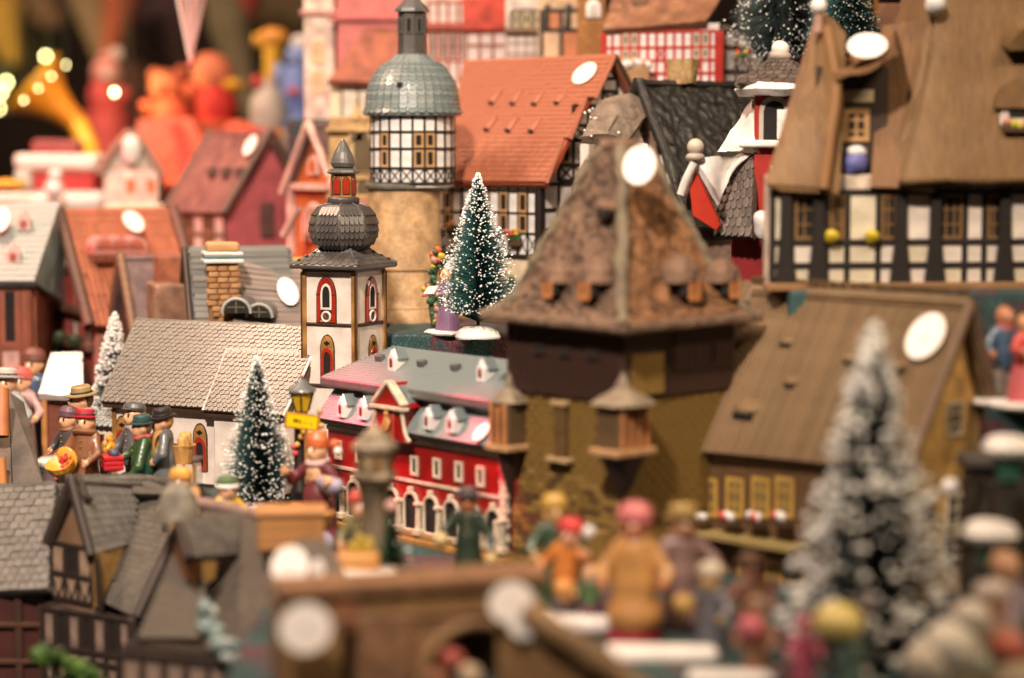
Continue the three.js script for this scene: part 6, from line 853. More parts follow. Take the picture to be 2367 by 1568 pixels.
{
  const T = freeThing('red_beam_house', 'white house with red beams behind the dome lantern', 'house', 1040, 148, 21), q = T.q, w = q(1035, 80, 148); part(T, 'wall', tr(box(4.6, 9, 2), [w.x + .3, 4.5, w.z - 1.1]), M([.72, .60, .54], .55, { map: 'wash' })); const S = wallOf([q(990, 80, 148).x, 0, w.z], [1, 0, 0]), red = M([.38, .07, .04], .5); timber(T, S, span(0, 2.7, 4), [.1, q(1000, 140, 148).y, q(1000, 75, 148).y, q(1000, 55, 148).y, q(1000, 5, 148).y], .2, red, M([.74, .64, .58], .5), (i, j) => j === 1 ? 'w' : 'p', { wm: M([.66, .5, .45], .5), bars: [2, 3] }); part(T, 'red_ledge', tr(box(3.6, .5, .6), [w.x, q(1000, 62, 148).y, w.z + .2]), red);
}
{
  const T = freeThing('dark_red_roof_house', 'house with dark red roof slope between two timber houses', 'house', 1125, 146, 21), q = T.q, w = q(1125, 120, 146); part(T, 'roof', slab(q(1065, -40, 149), q(1160, -40, 149), q(1072, 68, 145.5), q(1182, 66, 145.5), .4), M([.36, .05, .035], .55, { map: 'wash' })); part(T, 'wall', tr(box(3.1, q(1125, 66, 146).y, 2), [w.x, q(1125, 66, 146).y / 2, w.z - 1]), M([.70, .60, .56], .55, { map: 'wash' })); const S = wallOf([q(1078, 120, 146).x, 0, w.z], [1, 0, 0]); timber(T, S, span(0, 2.7, 3), [.1, q(1100, 105, 146).y, q(1125, 68, 146).y], .2, M([.25, .08, .05], .5), M([.70, .58, .55], .5), null);
}
{
  const T = freeThing('grey_lattice_house', 'pale timber house with fine lattice panels in the top row', 'house', 1215, 144, 21), q = T.q, w = q(1215, 120, 144); part(T, 'wall', tr(box(2.7, 8, 2), [w.x, 4, w.z - 1]), M([.66, .58, .54], .55, { map: 'wash' })); const S = wallOf([q(1172, 100, 144).x, 0, w.z], [1, 0, 0]); timber(T, S, span(0, 2.5, 4), [.1, q(1200, 125, 144).y, q(1200, 100, 144).y, q(1200, 75, 144).y], .1, M([.30, .22, .18], .5), M([.70, .60, .56], .5)); timber(T, S, span(.3, 2.3, 3), [q(1200, 65, 144).y, q(1200, 25, 144).y], .22, M([.16, .13, .08], .5), M([.62, .54, .36], .5), (i) => i === 1 ? 'w' : 'x', { wm: M([.6, .5, .3], .5), wf: .14 }); part(T, 'jetty', tr(box(2.8, .4, .6), [w.x, q(1200, 70, 144).y, w.z + .2]), M([.2, .12, .07], .5)); part(T, 'wall_top', tr(box(2.2, 3, .6), [w.x, q(1200, 0, 144).y, w.z - .6]), M([.5, .2, .1], .6));
}
{
  const T = freeThing('black_beam_house', 'tan house with thick black beams and orange panels in the top row', 'house', 1300, 143, 21), q = T.q, w = q(1300, 120, 143); part(T, 'wall', tr(box(3.2, 8.5, 2), [w.x, 4.25, w.z - 1]), M([.62, .44, .28], .55, { map: 'wash' })); const S = wallOf([q(1252, 100, 143).x, 0, w.z], [1, 0, 0]); timber(T, S, span(0, 2.6, 2), [.1, q(1300, 70, 143).y, q(1300, 25, 143).y], .26, C.timber, [M([.66, .45, .28], .55), M([.55, .20, .08], .55)], null); for (const x of [1262, 1312]) part(T, 'gable_post', tube([q(x, 70, 142.8).toArray(), q(x + 4, 10, 142.8).toArray()], .22, 4, 6), C.timber);
}
{
  const T = freeThing('ochre_tower', 'narrow ochre brick tower left of the red timber house', 'tower', 1368, 141, 21), q = T.q, w = q(1368, 100, 141), oc = [[.40, .17, .035], [.36, .15, .03], [.44, .19, .045]].map(c => M(c, .6)); const h = q(1368, -40, 141).y; part(T, 'wall', tr(box(1.8, h, 1.8), [w.x, h / 2, w.z - .9]), oc[1]); tiles(T, 'brick', [V(w.x - .9, h, w.z), V(w.x + .9, h, w.z), V(w.x - .9, 0, w.z), V(w.x + .9, 0, w.z)], 22, 3, 'brick', oc, { th: .1, tilt: 0, lap: 1, parts: 80 }); const o = put(T, 'window', uvBox(poly(arch(.95, 1.2), .15, .04)), C.pureWhite, wallOf([0, 0, w.z + .06], [1, 0, 0]), w.x + .1, q(1368, 42, 141).y, 0); child(o, 'pane', poly(arch(.5, .8), .08), M([.55, .5, .46], .5), [0, .1, .1]);
}
{
  const T = freeThing('red_timber_house', 'red and white half timbered house with brown roof behind the orange roofed hall', 'house', 1535, 137, 21), q = T.q, red = M([.46, .02, .012], .42), w = q(1530, 150, 137); const a = q(1396, 150, 137.6), b = q(1662, 150, 135.6), S = quadWall(a, b), yT = q(1530, 74, 136.6).y; part(T, 'wall', slab(V(a.x, yT + .5, a.z), V(b.x, yT + .5, b.z), V(a.x, -4, a.z), V(b.x, -4, b.z), 4), C.white2);
  timber(T, S, span(0, S.L, 13), [-1.2, q(1530, 170, 136.6).y, q(1530, 140, 136.6).y, q(1530, 110, 136.6).y, yT], .18, red, C.pureWhite, (i, j) => j === 3 ? ([2, 3, 10, 11].includes(i) ? 'w' : 'p') : j === 2 ? ([2, 3, 10, 11].includes(i) ? 'w' : i === 6 ? 'x' : 'p') : j === 1 ? (i % 3 === 1 ? 'v' : 'p') : '/', { wm: M([.58, .54, .42], .5), wf: .14 });
  part(T, 'corner_post', tr(box(.6, yT + 4, .6), [b.x, (yT - 4) / 2, b.z]), red); part(T, 'corner_post', tr(box(.4, yT + 4, .5), [a.x, (yT - 4) / 2, a.z]), red);
  const rf = M([.27, .13, .07], .65, { map: 'wash', bump: 'coarse', bd: .08 }); part(T, 'roof', sheet([q(1425, -60, 140), q(1690, -60, 139), q(1392, 70, 137), q(1632, 48, 135)], 20, 14, .5, (u, v) => .15 * (fbm(u * 8, v * 8, 97, 4, 3) - .5) - .3 * Math.sin(Math.PI * v)), rf); for (const [px, py] of [[1478, 5], [1600, 0]]) part(T, 'roof_hatch', box(.9, .5, .6), M([.2, .1, .06], .6), q(px, py, 138.4).toArray());
  const r0 = q(1668, 150, 135.8), S2 = quadWall(r0, q(1760, 150, 140)); part(T, 'side_wall', slab(V(r0.x, yT, r0.z), V(q(1760, 150, 140).x, yT, q(1760, 150, 140).z), V(r0.x, -4, r0.z), V(q(1760, 150, 140).x, -4, q(1760, 150, 140).z), .4), C.white2); timber(T, S2, span(0, S2.L, 3), [-1.2, q(1700, 165, 137).y, q(1700, 110, 137).y, yT], .2, M([.10, .035, .02], .5), C.pureWhite, (i, j) => j === 1 && i === 1 ? 'x' : 'p');
  const bx = q(1452, 170, 136.4), fb = part(T, 'flower_balcony', box(2.6, 1.1, .8), M([.40, .22, .10], .6, { map: 'wood' }), [bx.x, bx.y - .1, bx.z + .4]); for (let i = 0; i < 11; i++) child(fb, 'flower', rough(sphere(.3, 8, 6), .12, 2), i % 3 ? C.pureWhite : M([.62, .3, .14], .5), [-1.2 + i * .24, .7 + rr(-.1, .15), rr(.1, .4)]);
  const by = q(1728, 140, 135), bal = part(T, 'lattice_balcony', box(1.8, .15, .6), C.timber, [by.x, by.y - .8, by.z]); for (let i = 0; i < 6; i++) { child(bal, 'lattice_bar', box(.06, 1.2, .06), C.timber, [-.75 + i * .3, .6, .25], [0, 0, .5]); child(bal, 'lattice_bar', box(.06, 1.2, .06), C.timber, [-.75 + i * .3, .6, .31], [0, 0, -.5]); } for (let i = 0; i < 6; i++) child(bal, 'flower', sphere(.18, 8, 6), M(i % 3 === 0 ? [.6, .05, .04] : i % 3 === 1 ? [.7, .5, .04] : [.05, .16, .05], .5), [-.3 + rr(-.4, .4), 1.25 + rr(-.15, .2), .3]);
}
{
  const T = freeThing('brick_corner_house', 'brick corner house with ochre window frame at the top right', 'house', 2040, 134, 21), q = T.q, w = q(2040, 30, 134); part(T, 'wall', tr(box(5.5, 7, 2), [q(2080, 30, 134).x, 3.5, w.z - 1]), M([.5, .26, .18], .6, { map: 'wash' })); win(T, wallOf([0, 0, w.z], [1, 0, 0]), q(2000, 15, 134).x, q(2000, 15, 134).y, 1.6, 2.2, M([.45, .2, .05], .5), { bars: [2, 2], f: .28 });
}
// ================================================================ bottle brush trees
const bristleGeo = new THREE.ConeGeometry(1, 1, 3, 1, true); bristleGeo.translate(0, .5, 0); uvBox(bristleGeo);
const flockGeo = new THREE.IcosahedronGeometry(1, 1); uvBox(flockGeo);
function brushTree(name, label, base, H, R, o = {}) { // H crown top above base, R widest radius; o.y0 foot of the crown
  const T = thing(name, label, 'tree', base, o.yaw || 0, o.group); if (o.tilt) T.rotation.set(o.tilt[0], 0, o.tilt[1]);
  const y0 = o.y0 ?? H * .08, n = o.n ?? 5200, prof = o.prof || (t => Math.pow(1 - t, .82) * (t < .12 ? .72 + t * 2.3 : 1)), wob = o.wob ?? .16;
  const green = o.green || [[.012, .05, .052], [.018, .085, .085], [.03, .12, .12]], tip = o.tip || [.80, .82, .80];
  part(T, 'trunk', new THREE.CylinderGeometry(.05, .09, H * .96, 7), M([.09, .05, .03], .6), [0, H * .48, 0]);
  if (o.foot) { const f = part(T, 'foot', rough(lathe([[0, 0], [o.foot, 0], [o.foot * 1.02, .1], [o.foot * .9, .42], [o.foot * .55, .68], [0, .78]], 28), .1, 1.2), C.snow); f.position.y = 0; }
  const B = new THREE.InstancedMesh(bristleGeo, M([1, 1, 1], .55, { map: null }), n), nf = o.nf ?? Math.round(n * .42), K = new THREE.InstancedMesh(flockGeo, M(tip, o.fr ?? .6, { map: null, coat: o.fr ? .6 : 0, cr: .1 }), nf);
  const up = V(0, 1, 0), m = new THREE.Matrix4(), qq = new THREE.Quaternion(), col = new THREE.Color(); let k = 0;
  for (let i = 0; i < n; i++) {
    const t = Math.pow(rnd(), 1.45), a = rnd() * Math.PI * 2, lob = 1 + 1.5 * wob * (fbm(Math.cos(a) * 1.6 + 20, t * 6 + Math.sin(a) * 1.6, 97, 17, 3) - .5) * 2;
    const r = R * prof(t) * lob * (rnd() < .12 ? rr(1.02, 1.12) : rr(.74, 1.03)) * (1 + .07 * Math.sin(t * 38 + Math.sin(a * 2) * 1.5)) + .05, y = y0 + (H - y0) * t, drop = (o.lift ?? .25) * r + rr(-.12, .12) * r;
    const p = V(0, y - drop * .6, 0), e = V(Math.cos(a) * r, y + drop * .4, Math.sin(a) * r), d = e.clone().sub(p), l = d.length(); d.normalize();
    qq.setFromUnitVectors(up, d); const th = (o.th ?? .035) * rr(.7, 1.2); m.compose(p, qq, V(th, l, th)); B.setMatrixAt(i, m); const g = green[(rnd() * green.length) | 0]; col.setRGB(...g.map(x => x * rr(.7, 1.3))); B.setColorAt(i, col);
    if (k < nf && rnd() < (nf / n) * 1.25) { const s = (o.fs ?? .055) * (rnd() < .2 ? rr(1.1, 1.6) : rr(.5, 1.05)); m.compose(e.clone().addScaledVector(d, -s * .3), qq, V(s, s * rr(1, 1.9), s)); K.setMatrixAt(k++, m); }
  }
  K.count = k; B.name = 'bristles'; K.name = 'snow_tips'; B.castShadow = K.castShadow = B.receiveShadow = K.receiveShadow = true; stuff(B); stuff(K); T.add(B, K); return T;
}
{ const b = onY(1105, 782, 8.56); brushTree('bottle_brush_tree', 'dark teal snow tipped brush tree standing before the round tower', b, at(1088, 400, -b.z).y - 8.56, 2.3, { y0: 1.3, foot: 1.25, n: 7500, nf: 1900, fs: .042, th: .03, wob: .24, green: [[.012, .05, .052], [.02, .10, .10], [.035, .15, .15]], group: 'brush trees' }); }
{ const b = at(597, 1170, 114.5); const yb = -.02; b.y = yb; brushTree('bottle_brush_tree', 'dark snow tipped brush tree in front of the church aisle', b, at(604, 820, 114.5).y - yb, 2.1, { y0: .6, foot: 1.1, n: 7500, nf: 1500, fs: .04, th: .026, wob: .2, green: [[.010, .035, .035], [.014, .05, .05], [.025, .085, .08]], group: 'brush trees' }); }
{ const b = at(252, 1000, 130.5); b.y = -.02; brushTree('bottle_brush_tree', 'slim pale frosted brush tree leaning behind the church gable', b, at(278, 722, 130.5).y + .02, 1.55, { y0: 1, n: 4200, nf: 2600, fs: .08, green: [[.10, .15, .15], [.16, .22, .22]], tip: [.62, .60, .58], prof: t => Math.pow(1 - t, .7), tilt: [0, -.05], group: 'brush trees' }); }
{ const b = at(2010, 1500, 86); b.y = -1.36; brushTree('bottle_brush_tree', 'big blurred frosted grey tree in the right foreground', b, at(1978, 748, 86).y + 1.36, 3.7, { y0: -1.2, n: 5200, nf: 1100, fs: .13, fr: .3, th: .05, green: [[.025, .03, .032], [.02, .035, .04], [.05, .07, .08]], tip: [.7, .7, .66], wob: .22, prof: t => Math.pow(1 - t, .78), group: 'brush trees' }); }
{ const b = at(1800, 60, 130); b.y = 8.56; const H = at(1800, -170, 130).y - 8.56; brushTree('bottle_brush_tree', 'black green brush tree at the top edge beside the bell turret', b, H, 3.0, { y0: at(1800, 128, 130).y - 8.56, n: 9000, nf: 1100, fs: .038, th: .04, green: [[.012, .022, .022], [.03, .05, .05], [.06, .09, .09]], prof: t => Math.min(1, .45 + t * 2.6) * Math.pow(1 - t * .7, .6), lift: -.35, group: 'brush trees' }); }
{ const b = at(1950, 60, 127); b.y = 8.56; const H = at(1950, -30, 127).y - 8.56; brushTree('bottle_brush_tree', 'teal brush tree at the top edge behind the thatched house', b, H, 2.5, { y0: at(1950, 120, 127).y - 8.56, n: 8000, nf: 700, fs: .036, th: .04, green: [[.015, .07, .08], [.03, .12, .13], [.06, .17, .18]], prof: t => Math.min(1, .4 + t * 2.2) * Math.pow(1 - t * .6, .6), lift: -.25, group: 'brush trees' }); }
{ // small decorated fir by the stone lantern
  const b = at(905, 1300, 96); b.y = -1.36; const H = at(905, 1168, 96).y + 1.36; const T = brushTree('little_fir', 'little dark green fir with round baubles beside the stone lantern', b, H, 1.15, { y0: .3, n: 2600, nf: 60, fs: .06, th: .035, green: [[.012, .035, .014], [.02, .055, .02]] }); for (const [a, y, r, c] of [[.4, .9, .95, [.72, .66, .55]], [-.7, 1.8, .7, [.7, .6, .5]], [1.1, 1.4, .85, [.5, .06, .05]]]) part(T, 'bauble', sphere(.2, 10, 8), M(c, .35), [Math.sin(a) * r, y, Math.cos(a) * r]); part(T, 'tree_topper', rough(sphere(.3, 10, 8), .06), M([.62, .36, .30], .5), [0, H, 0]);
}
{ // frosted sprig on the brown grey roof
  const T = freeThing('frosted_sprig', 'sprig of frosted blue green berries lying on the brown grey roof', 'sprig', 505, 94, -9.5), q = T.q, m1 = M([.22, .30, .29], .5), m2 = M([.5, .55, .52], .5); part(T, 'stem', tube([q(470, 1400, 95.2).toArray(), q(485, 1450, 94).toArray(), q(500, 1490, 93).toArray(), q(560, 1520, 92.3).toArray()], .12, 12, 6), M([.05, .06, .05], .6)); for (let i = 0; i < 26; i++) { const t = rnd(), p = t < .6 ? q(470 + t * 45, 1395 + t * 150, 95 - t * 3) : q(500 + (t - .6) * 170, 1490 + (t - .6) * 80, 93 - (t - .6) * 2); part(T, 'berry', rough(sphere(rr(.2, .36), 8, 6), .1, 2), i % 3 ? m1 : m2, [p.x + rr(-.4, .4), p.y + rr(-.3, .4), p.z + rr(-.1, .4)]); }
}
{ const T = freeThing('leafy_bush', 'blurred bright green leafy bush at the bottom left', 'bush', 140, 96, -9.5), q = T.q; const c = q(140, 1560, 96); for (let i = 0; i < 60; i++) { const u = rnd(), p = q(85 + u * 150, 1500 + u * 75 + rr(-14, 18), 96 + rr(-1, 1)); part(T, 'leaf', rough(sphere(rr(.25, .5), 8, 6).scale(1, .4, .7), .12, 2), M([[.07, .16, .02], [.12, .24, .04], [.05, .11, .02]][i % 3], .5), [p.x, p.y, p.z], [rr(-.8, .8), rr(0, 6), rr(-.8, .8)]); } part(T, 'stem', lathe([[0, 0], [.5, 0], [.3, c.y * .6], [.8, c.y - .3], [0, c.y]], 10), M([.05, .05, .02], .7), [c.x, 0, c.z]); }
// ================================================================ figurines
// joints in units of the figure's height; front is +z
const SKIN = [.78, .44, .25];
function figurine(label, base, H, yaw, o) {
  const T = thing(o.name || 'figurine', label, o.cat || 'figurine', base, yaw, o.group || 'resin figurines among the houses');
  const U = H, cell = (o.cell ?? .02), hd = [o.headX || 0, .885, o.headZ ?? .02], hr = o.hr ?? .11, skin = M(o.skin || SKIN, .38, { coat: .3 });
  const L = o.lh || [-.2, .5, .14], R = o.rh || [.2, .5, .14], sh = [.105, .745, 0], el = (s, h) => [(s * sh[0] + h[0]) / 2 + s * .075, Math.min(.62, (sh[1] + h[1]) / 2 - .05), (h[2]) / 2 - .03];
  const eL = el(-1, L), eR = el(1, R), legs = o.legs || [[-.065, 0], [.065, 0]];
  const armP = k => [cap([-sh[0], sh[1], 0], eL, .05 * k, .042 * k), cap(eL, lerp(V(...eL), V(...L), o.sleeve ?? .82).toArray(), .042 * k, .036 * k), cap([sh[0], sh[1], 0], eR, .05 * k, .042 * k), cap(eR, lerp(V(...eR), V(...R), o.sleeve ?? .82).toArray(), .042 * k, .036 * k)];
  const fing = []; for (const h of [L, R]) { const s = Math.sign(h[0]) || 1; for (let i = 0; i < 4; i++) fing.push(tr(new THREE.CapsuleGeometry(.009, .026 - Math.abs(i - 1.4) * .004, 3, 6), [h[0] - s * .012 + s * .0 , h[1] + .024 - i * .016, h[2] + .03], [.3, 0, s * 1.35])); fing.push(tr(new THREE.CapsuleGeometry(.011, .02, 3, 6), [h[0] - s * .02, h[1] + .036, h[2] + .012], [.5, 0, s * .6])); }
  const body = solid([ell(hd, [hr * .88, hr * 1.06, hr * .92]), ell([hd[0], hd[1] - .045, hd[2] + hr * .45], [hr * .62, hr * .55, hr * .5]), ell([hd[0], hd[1] - .01, hd[2] + hr * .98], [.016, .024, .03]), ell([hd[0] - hr * .9, hd[1] - .005, hd[2] - .01], [.014, .03, .022]), ell([hd[0] + hr * .9, hd[1] - .005, hd[2] - .01], [.014, .03, .022]), cap([hd[0] * .7, .80, 0], [0, .74, 0], .045, .05), cap([0, .70, 0], [0, .50, 0], .10, .095), cap([-.065, .48, 0], [legs[0][0], .26, .01], .065, .05), cap([legs[0][0], .26, .01], [legs[0][0], .05, legs[0][1]], .05, .036), cap([.065, .48, 0], [legs[1][0], .26, .01], .065, .05), cap([legs[1][0], .26, .01], [legs[1][0], .05, legs[1][1]], .05, .036), ...armP(.9), ell(L, [.034, .04, .034]), ell(R, [.034, .04, .034])], cell, .03);
  const sc = g => { const c = g.clone(); c.userData = {}; c.scale(U, U, U); return c; }; const bd = part(T, 'body', [sc(body), ...fing.map(sc)], skin);
  for (const s of [-1, 1]) { part(bd, 'eye', sc(tr(sphere(.0135, 8, 6), [hd[0] + s * hr * .36, hd[1] + .012, hd[2] + hr * .9], null, [1, 1.3, .6])), M([.02, .012, .01], .25, { map: null })); part(bd, 'eyebrow', sc(tr(sphere(.016, 6, 4), [hd[0] + s * hr * .38, hd[1] + .04, hd[2] + hr * .86], [0, 0, -s * .2], [1.3, .35, .6])), M(o.hair || [.12, .05, .02], .6)); }
  part(bd, 'mouth', sc(tr(sphere(.018, 8, 6), [hd[0], hd[1] - .05, hd[2] + hr * .93], null, [1.2, .5, .5])), M([.45, .05, .04], .4, { map: null }));
  // clothes
  const coat = M(o.coat, .42, { coat: .25, bump: 'coarse', bd: .02 }), k = o.bulk || 1.12;
  const cs = [cap([0, .73, 0], [0, .50, .01], .104 * (o.wide || 1), .125 * (o.wide || 1)), cap([-.075, .738, 0], [.075, .738, 0], .056), ...armP(k)];
  if (o.long) cs.push(cap([0, .5, .01], [0, o.long, .01], .125, o.hem || .17)); else cs.push(cap([0, .5, 0], [0, .42, .005], .125, .13));
  const ct = part(T, o.coatName || 'coat', sc(solid(cs, cell * 1.15, .035)), coat);
  for (let i = 0; i < 3; i++) part(ct, 'button', sc(tr(sphere(.011, 6, 5), [0, .70 - i * .07, .125 * (o.wide || 1)])), M([.3, .2, .06], .4));
  if (o.vest) part(T, 'waistcoat', sc(solid([cap([0, .73, .02], [0, .50, .03], .11, .122)], cell, .03)), M(o.vest, .5));
  if (o.skirt) part(T, 'skirt', sc(rough(lathe([[0, .0], [.2, .0], [.205, .03], [.17, .25], [.12, .48], [0, .5]], 22), .018, 9)), M(o.skirt, .45, { coat: .2 }));
  else if (!o.long || o.long > .15) { part(T, 'trousers', sc(solid([cap([-.062, .48, 0], [legs[0][0], .26, .01], .078, .066), cap([legs[0][0], .26, .01], [legs[0][0], .05, legs[0][1]], .066, .06), cap([.062, .48, 0], [legs[1][0], .26, .01], .078, .066), cap([legs[1][0], .26, .01], [legs[1][0], .05, legs[1][1]], .066, .06)], cell * 1.1, .03)), M(o.pants || [.05, .045, .04], .5)); }
  for (const l of legs) part(T, 'shoe', sc(tr(sphere(.05, 10, 7), [l[0], .022, l[1] + .035], null, [.85, .6, 1.6])), M([.03, .02, .014], .4));
  if (o.apron) part(T, 'apron', sc(tr(poly([[-.09, 0], [.09, 0], [.07, .3], [-.07, .3]], .02, .006), [0, .14, .15], [-.06, 0, 0])), M(o.apron, .5));
  if (o.scarf) part(T, 'scarf', sc(tr(new THREE.TorusGeometry(.075, .034, 8, 18), [0, .785, .005], [Math.PI / 2 + .15, 0, 0], [1, 1, .9])), M(o.scarf, .5));
  if (o.hair) part(T, 'hair', sc(solid([ell([hd[0], hd[1] + .025, hd[2] - .06], [hr * .93, hr * .95, hr * .62]), ...(o.longHair ? [ell([hd[0], hd[1] - .06, hd[2] - .05], [hr * .95, hr * 1.0, hr * .6])] : [])], cell, .03)), M(o.hair, .5));
  if (o.hat) { const h = part(T, 'hat', sc(rough(lathe(o.hatShape === 'cap' ? [[0, .0], [hr * 1.05, 0], [hr * 1.12, .03], [hr * .95, .07], [hr * .5, .085], [0, .088]] : o.hatShape === 'hood' ? [[0, -.02], [hr * 1.12, -.02], [hr * 1.1, .04], [hr * .8, .095], [0, .12]] : [[0, 0], [hr * (o.brim || 1.5), -.006], [hr * (o.brim || 1.5), .008], [hr * .96, .016], [hr * .92, .075], [hr * .8, .092], [0, .09]], 20), .006, 20)), M(o.hat, .4, { coat: .3 }), [hd[0] * U, (hd[1] + hr * .56) * U, (hd[2] - .01) * U], [o.hatTilt ?? -.12, 0, o.hatRoll || 0]); if (o.hatShape === 'cap' && o.peak !== false) part(h, 'peak', sc(tr(sphere(hr * .8, 12, 6), [0, .01, hr * .7], null, [1, .14, .9])), M(o.hat, .4)); else if (!o.hatShape) part(h, 'hat_band', sc(tr(new THREE.TorusGeometry(hr * .95, .009, 6, 20), [0, .026, 0], [Math.PI / 2, 0, 0])), M(o.band || [.03, .02, .02], .5)); }
  if (o.snowBase) part(T, 'base', sc(rough(lathe([[0, -.03], [o.snowBase, -.03], [o.snowBase * 1.05, 0], [o.snowBase * .9, .035], [0, .045]], 22), .03, 5)), C.snow);
  T.U = U; T.u = (n, g, m, p, rot) => part(T, n, sc(g), m, p && p.map(x => x * U), rot); return T;
}
const stand = (px, d, y) => { const w = at(px, 1000, d); w.y = y; return w; }, Hof = (py, d, y) => (at(CX, py, d).y - y) / 1.0;
// the people in front of the church
{ // flower seller
  const d = 116.5, y = .02, b = stand(197, d, y); const T = figurine('flower seller in red hat and brown coat holding red flowers in a yellow bouquet', b, Hof(948, d, y) / 1.02, 12, { coat: [.24, .10, .045], long: .06, hem: .2, wide: 1.15, hair: [.55, .22, .06], longHair: true, hat: [.55, .03, .05], brim: 1.25, lh: [-.2, .42, .2], rh: [.1, .46, .24], cell: .017 }); const yl = M([.70, .34, .04], .4, { coat: .3 });
  T.u('bouquet_wrap', rough(tr(lathe([[0, 0], [.06, 0], [.075, .14], [.15, .27], [.16, .33], [.1, .27], [0, .2]], 16), [0, 0, 0], [.5, 0, .1]), .02, 12), yl, [-.13, .2, .2]); T.u('bouquet_wrap', rough(tr(sphere(.12, 14, 10), [0, 0, 0], null, [1.05, 1.3, .35]), .03, 9), yl, [-.13, .50, .22]);
  for (let i = 0; i < 34; i++) { const a = rnd() * 6.3, r = Math.sqrt(rnd()) * .082; T.u('flower', tr(rough(sphere(.018, 6, 5), .008, 30), [0, 0, 0]), M(i % 4 ? [.62, .02, .03] : [.75, .12, .12], .4), [-.13 + Math.cos(a) * r, .47 + Math.sin(a) * r * 1.2, .285 - r * .2]); }
  T.u('hood', rough(tr(new THREE.TorusGeometry(.1, .042, 8, 20), [0, 0, 0], [Math.PI / 2 - .25, 0, 0]), .01, 20), M([.26, .115, .05], .5), [0, .775, .01]);
}
{ const d = 121, y = .02, b = stand(192, d, y); figurine('man in pale coat with tan brimmed hat behind the flower seller', b, Hof(892, d, y) / 1.03, 70, { coat: [.50, .44, .36], hair: [.14, .06, .03], hat: [.42, .30, .14], band: [.03, .04, .03], brim: 1.45, hatTilt: .12, long: .2, scarf: [.55, .5, .4] }); }
{ const d = 119.5, y = .02, b = stand(160, d, y); figurine('small dark figure with purple bonnet behind the flower seller', b, Hof(948, d, y), 40, { coat: [.08, .07, .07], hair: [.1, .06, .05], hat: [.16, .08, .11], hatShape: 'hood', long: .1, scarf: [.3, .14, .08], rh: [-.02, .45, .2], pants: [.05, .05, .05] }); }
{ const d = 118.5, y = .02, b = stand(142, d - 1.5, y); figurine('small child in dark red jacket holding striped box beside the flower seller', b, 2.1, 30, { coat: [.35, .05, .05], hair: [.12, .08, .05], pants: [.1, .02, .03], hr: .12, lh: [-.05, .5, .2], rh: [.1, .5, .2] }).u('striped_box', box(.2, .14, .12), M([.48, .05, .07], .5), [0, .52, .25]); }
{ // man with the green cap carrying a toy box
  const d = 115.5, y = -.02, b = stand(330, d, y); const T = figurine('man with green hat and green coat carrying a red box of toys', b, Hof(962, d, y) / 1.02, 72, { coat: [.03, .085, .03], pants: [.012, .09, .06], hair: [.24, .13, .06], hat: [.03, .10, .095], brim: 1.3, hatTilt: .05, scarf: [.60, .10, .10], lh: [-.17, .5, .28], rh: [.2, .30, .24], cell: .017, sleeve: .86 }); T.u('backpack', rough(sphere(.13, 14, 10).scale(1, 1.15, .7), .03, 7), M([.17, .13, .07], .6), [.0, .58, -.14]);
  const rb = M([.58, .015, .03], .35, { coat: .4 }); T.u('toy_box', box(.34, .18, .2), rb, [-.09, .50, .34]); for (const yy of [.45, .5, .56]) T.u('box_slat', box(.36, .045, .22), rb, [-.09, yy, .34]);
  const ye = M([.70, .34, .04], .4, { coat: .3 }); T.u('teddy_bear', solid([ell([0, .06, 0], [.07, .07, .055]), ell([0, .16, .01], [.055, .05, .05]), ell([-.04, .205, 0], [.02, .02, .015]), ell([.04, .205, 0], [.02, .02, .015]), cap([-.06, .09, .02], [-.1, .06, .05], .025), cap([.06, .09, .02], [.1, .06, .05], .025)], .012, .02), ye, [-.14, .6, .34]); T.u('teddy_bear', solid([ell([0, .04, 0], [.055, .055, .045]), ell([0, .11, .01], [.042, .04, .04])], .012, .02), M([.64, .36, .08], .4), [-.26, .58, .38]); T.u('toy_bundle', rough(sphere(.06, 10, 8), .02, 10), M([.07, .09, .14], .5), [.02, .62, .33]); T.u('satchel', box(.26, .16, .12), M([.04, .03, .03], .5), [-.1, .28, .16]);
}
{ const d = 117.5, y = -.02, b = stand(313, d, y); figurine('man with striped grey cap standing behind the toy box carrier', b, Hof(936, d, y) / 1.0, 45, { coat: [.12, .12, .13], hair: [.3, .16, .07], hat: [.10, .10, .105], hatShape: 'cap', scarf: [.5, .5, .48] }); }
{ // baker with bread basket
  const d = 116, y = -.02, b = stand(378, d, y); const T = figurine('man with black hat and grey suit carrying a bread basket on his back', b, Hof(947, d, y) / 1.02, 76, { coat: [.13, .14, .15], pants: [.05, .045, .04], long: .14, hem: .15, hair: [.60, .34, .10], hat: [.025, .02, .022], brim: 1.35, hatTilt: .16, lh: [-.13, .48, .17], rh: [.15, .47, .13], cell: .017, vest: [.45, .27, .09] }); const bk = M([.56, .30, .09], .5, { map: 'straw' });
  T.u('basket', rough(lathe([[0, 0], [.1, 0], [.125, .16], [.14, .2], [.11, .2], [.1, .05], [0, .04]], 16), .012, 16), bk, [0, .44, -.2]); for (let i = 0; i < 4; i++) T.u('bread_loaf', tr(new THREE.CapsuleGeometry(.048, .11, 4, 10), [0, 0, 0], [rr(-.2, .2), 0, rr(-.2, .2)]), M([.66, .40, .13], .5), [rr(-.07, .07), .66 + rr(-.02, .03), -.2 + rr(-.06, .06)]); for (const s of [-1, 1]) T.u('strap', tube([[s * .1, .80, .03], [s * .13, .74, .1], [s * .12, .6, .11], [s * .1, .5, 0]], .018, 10, 6), M([.45, .24, .06], .5));
}
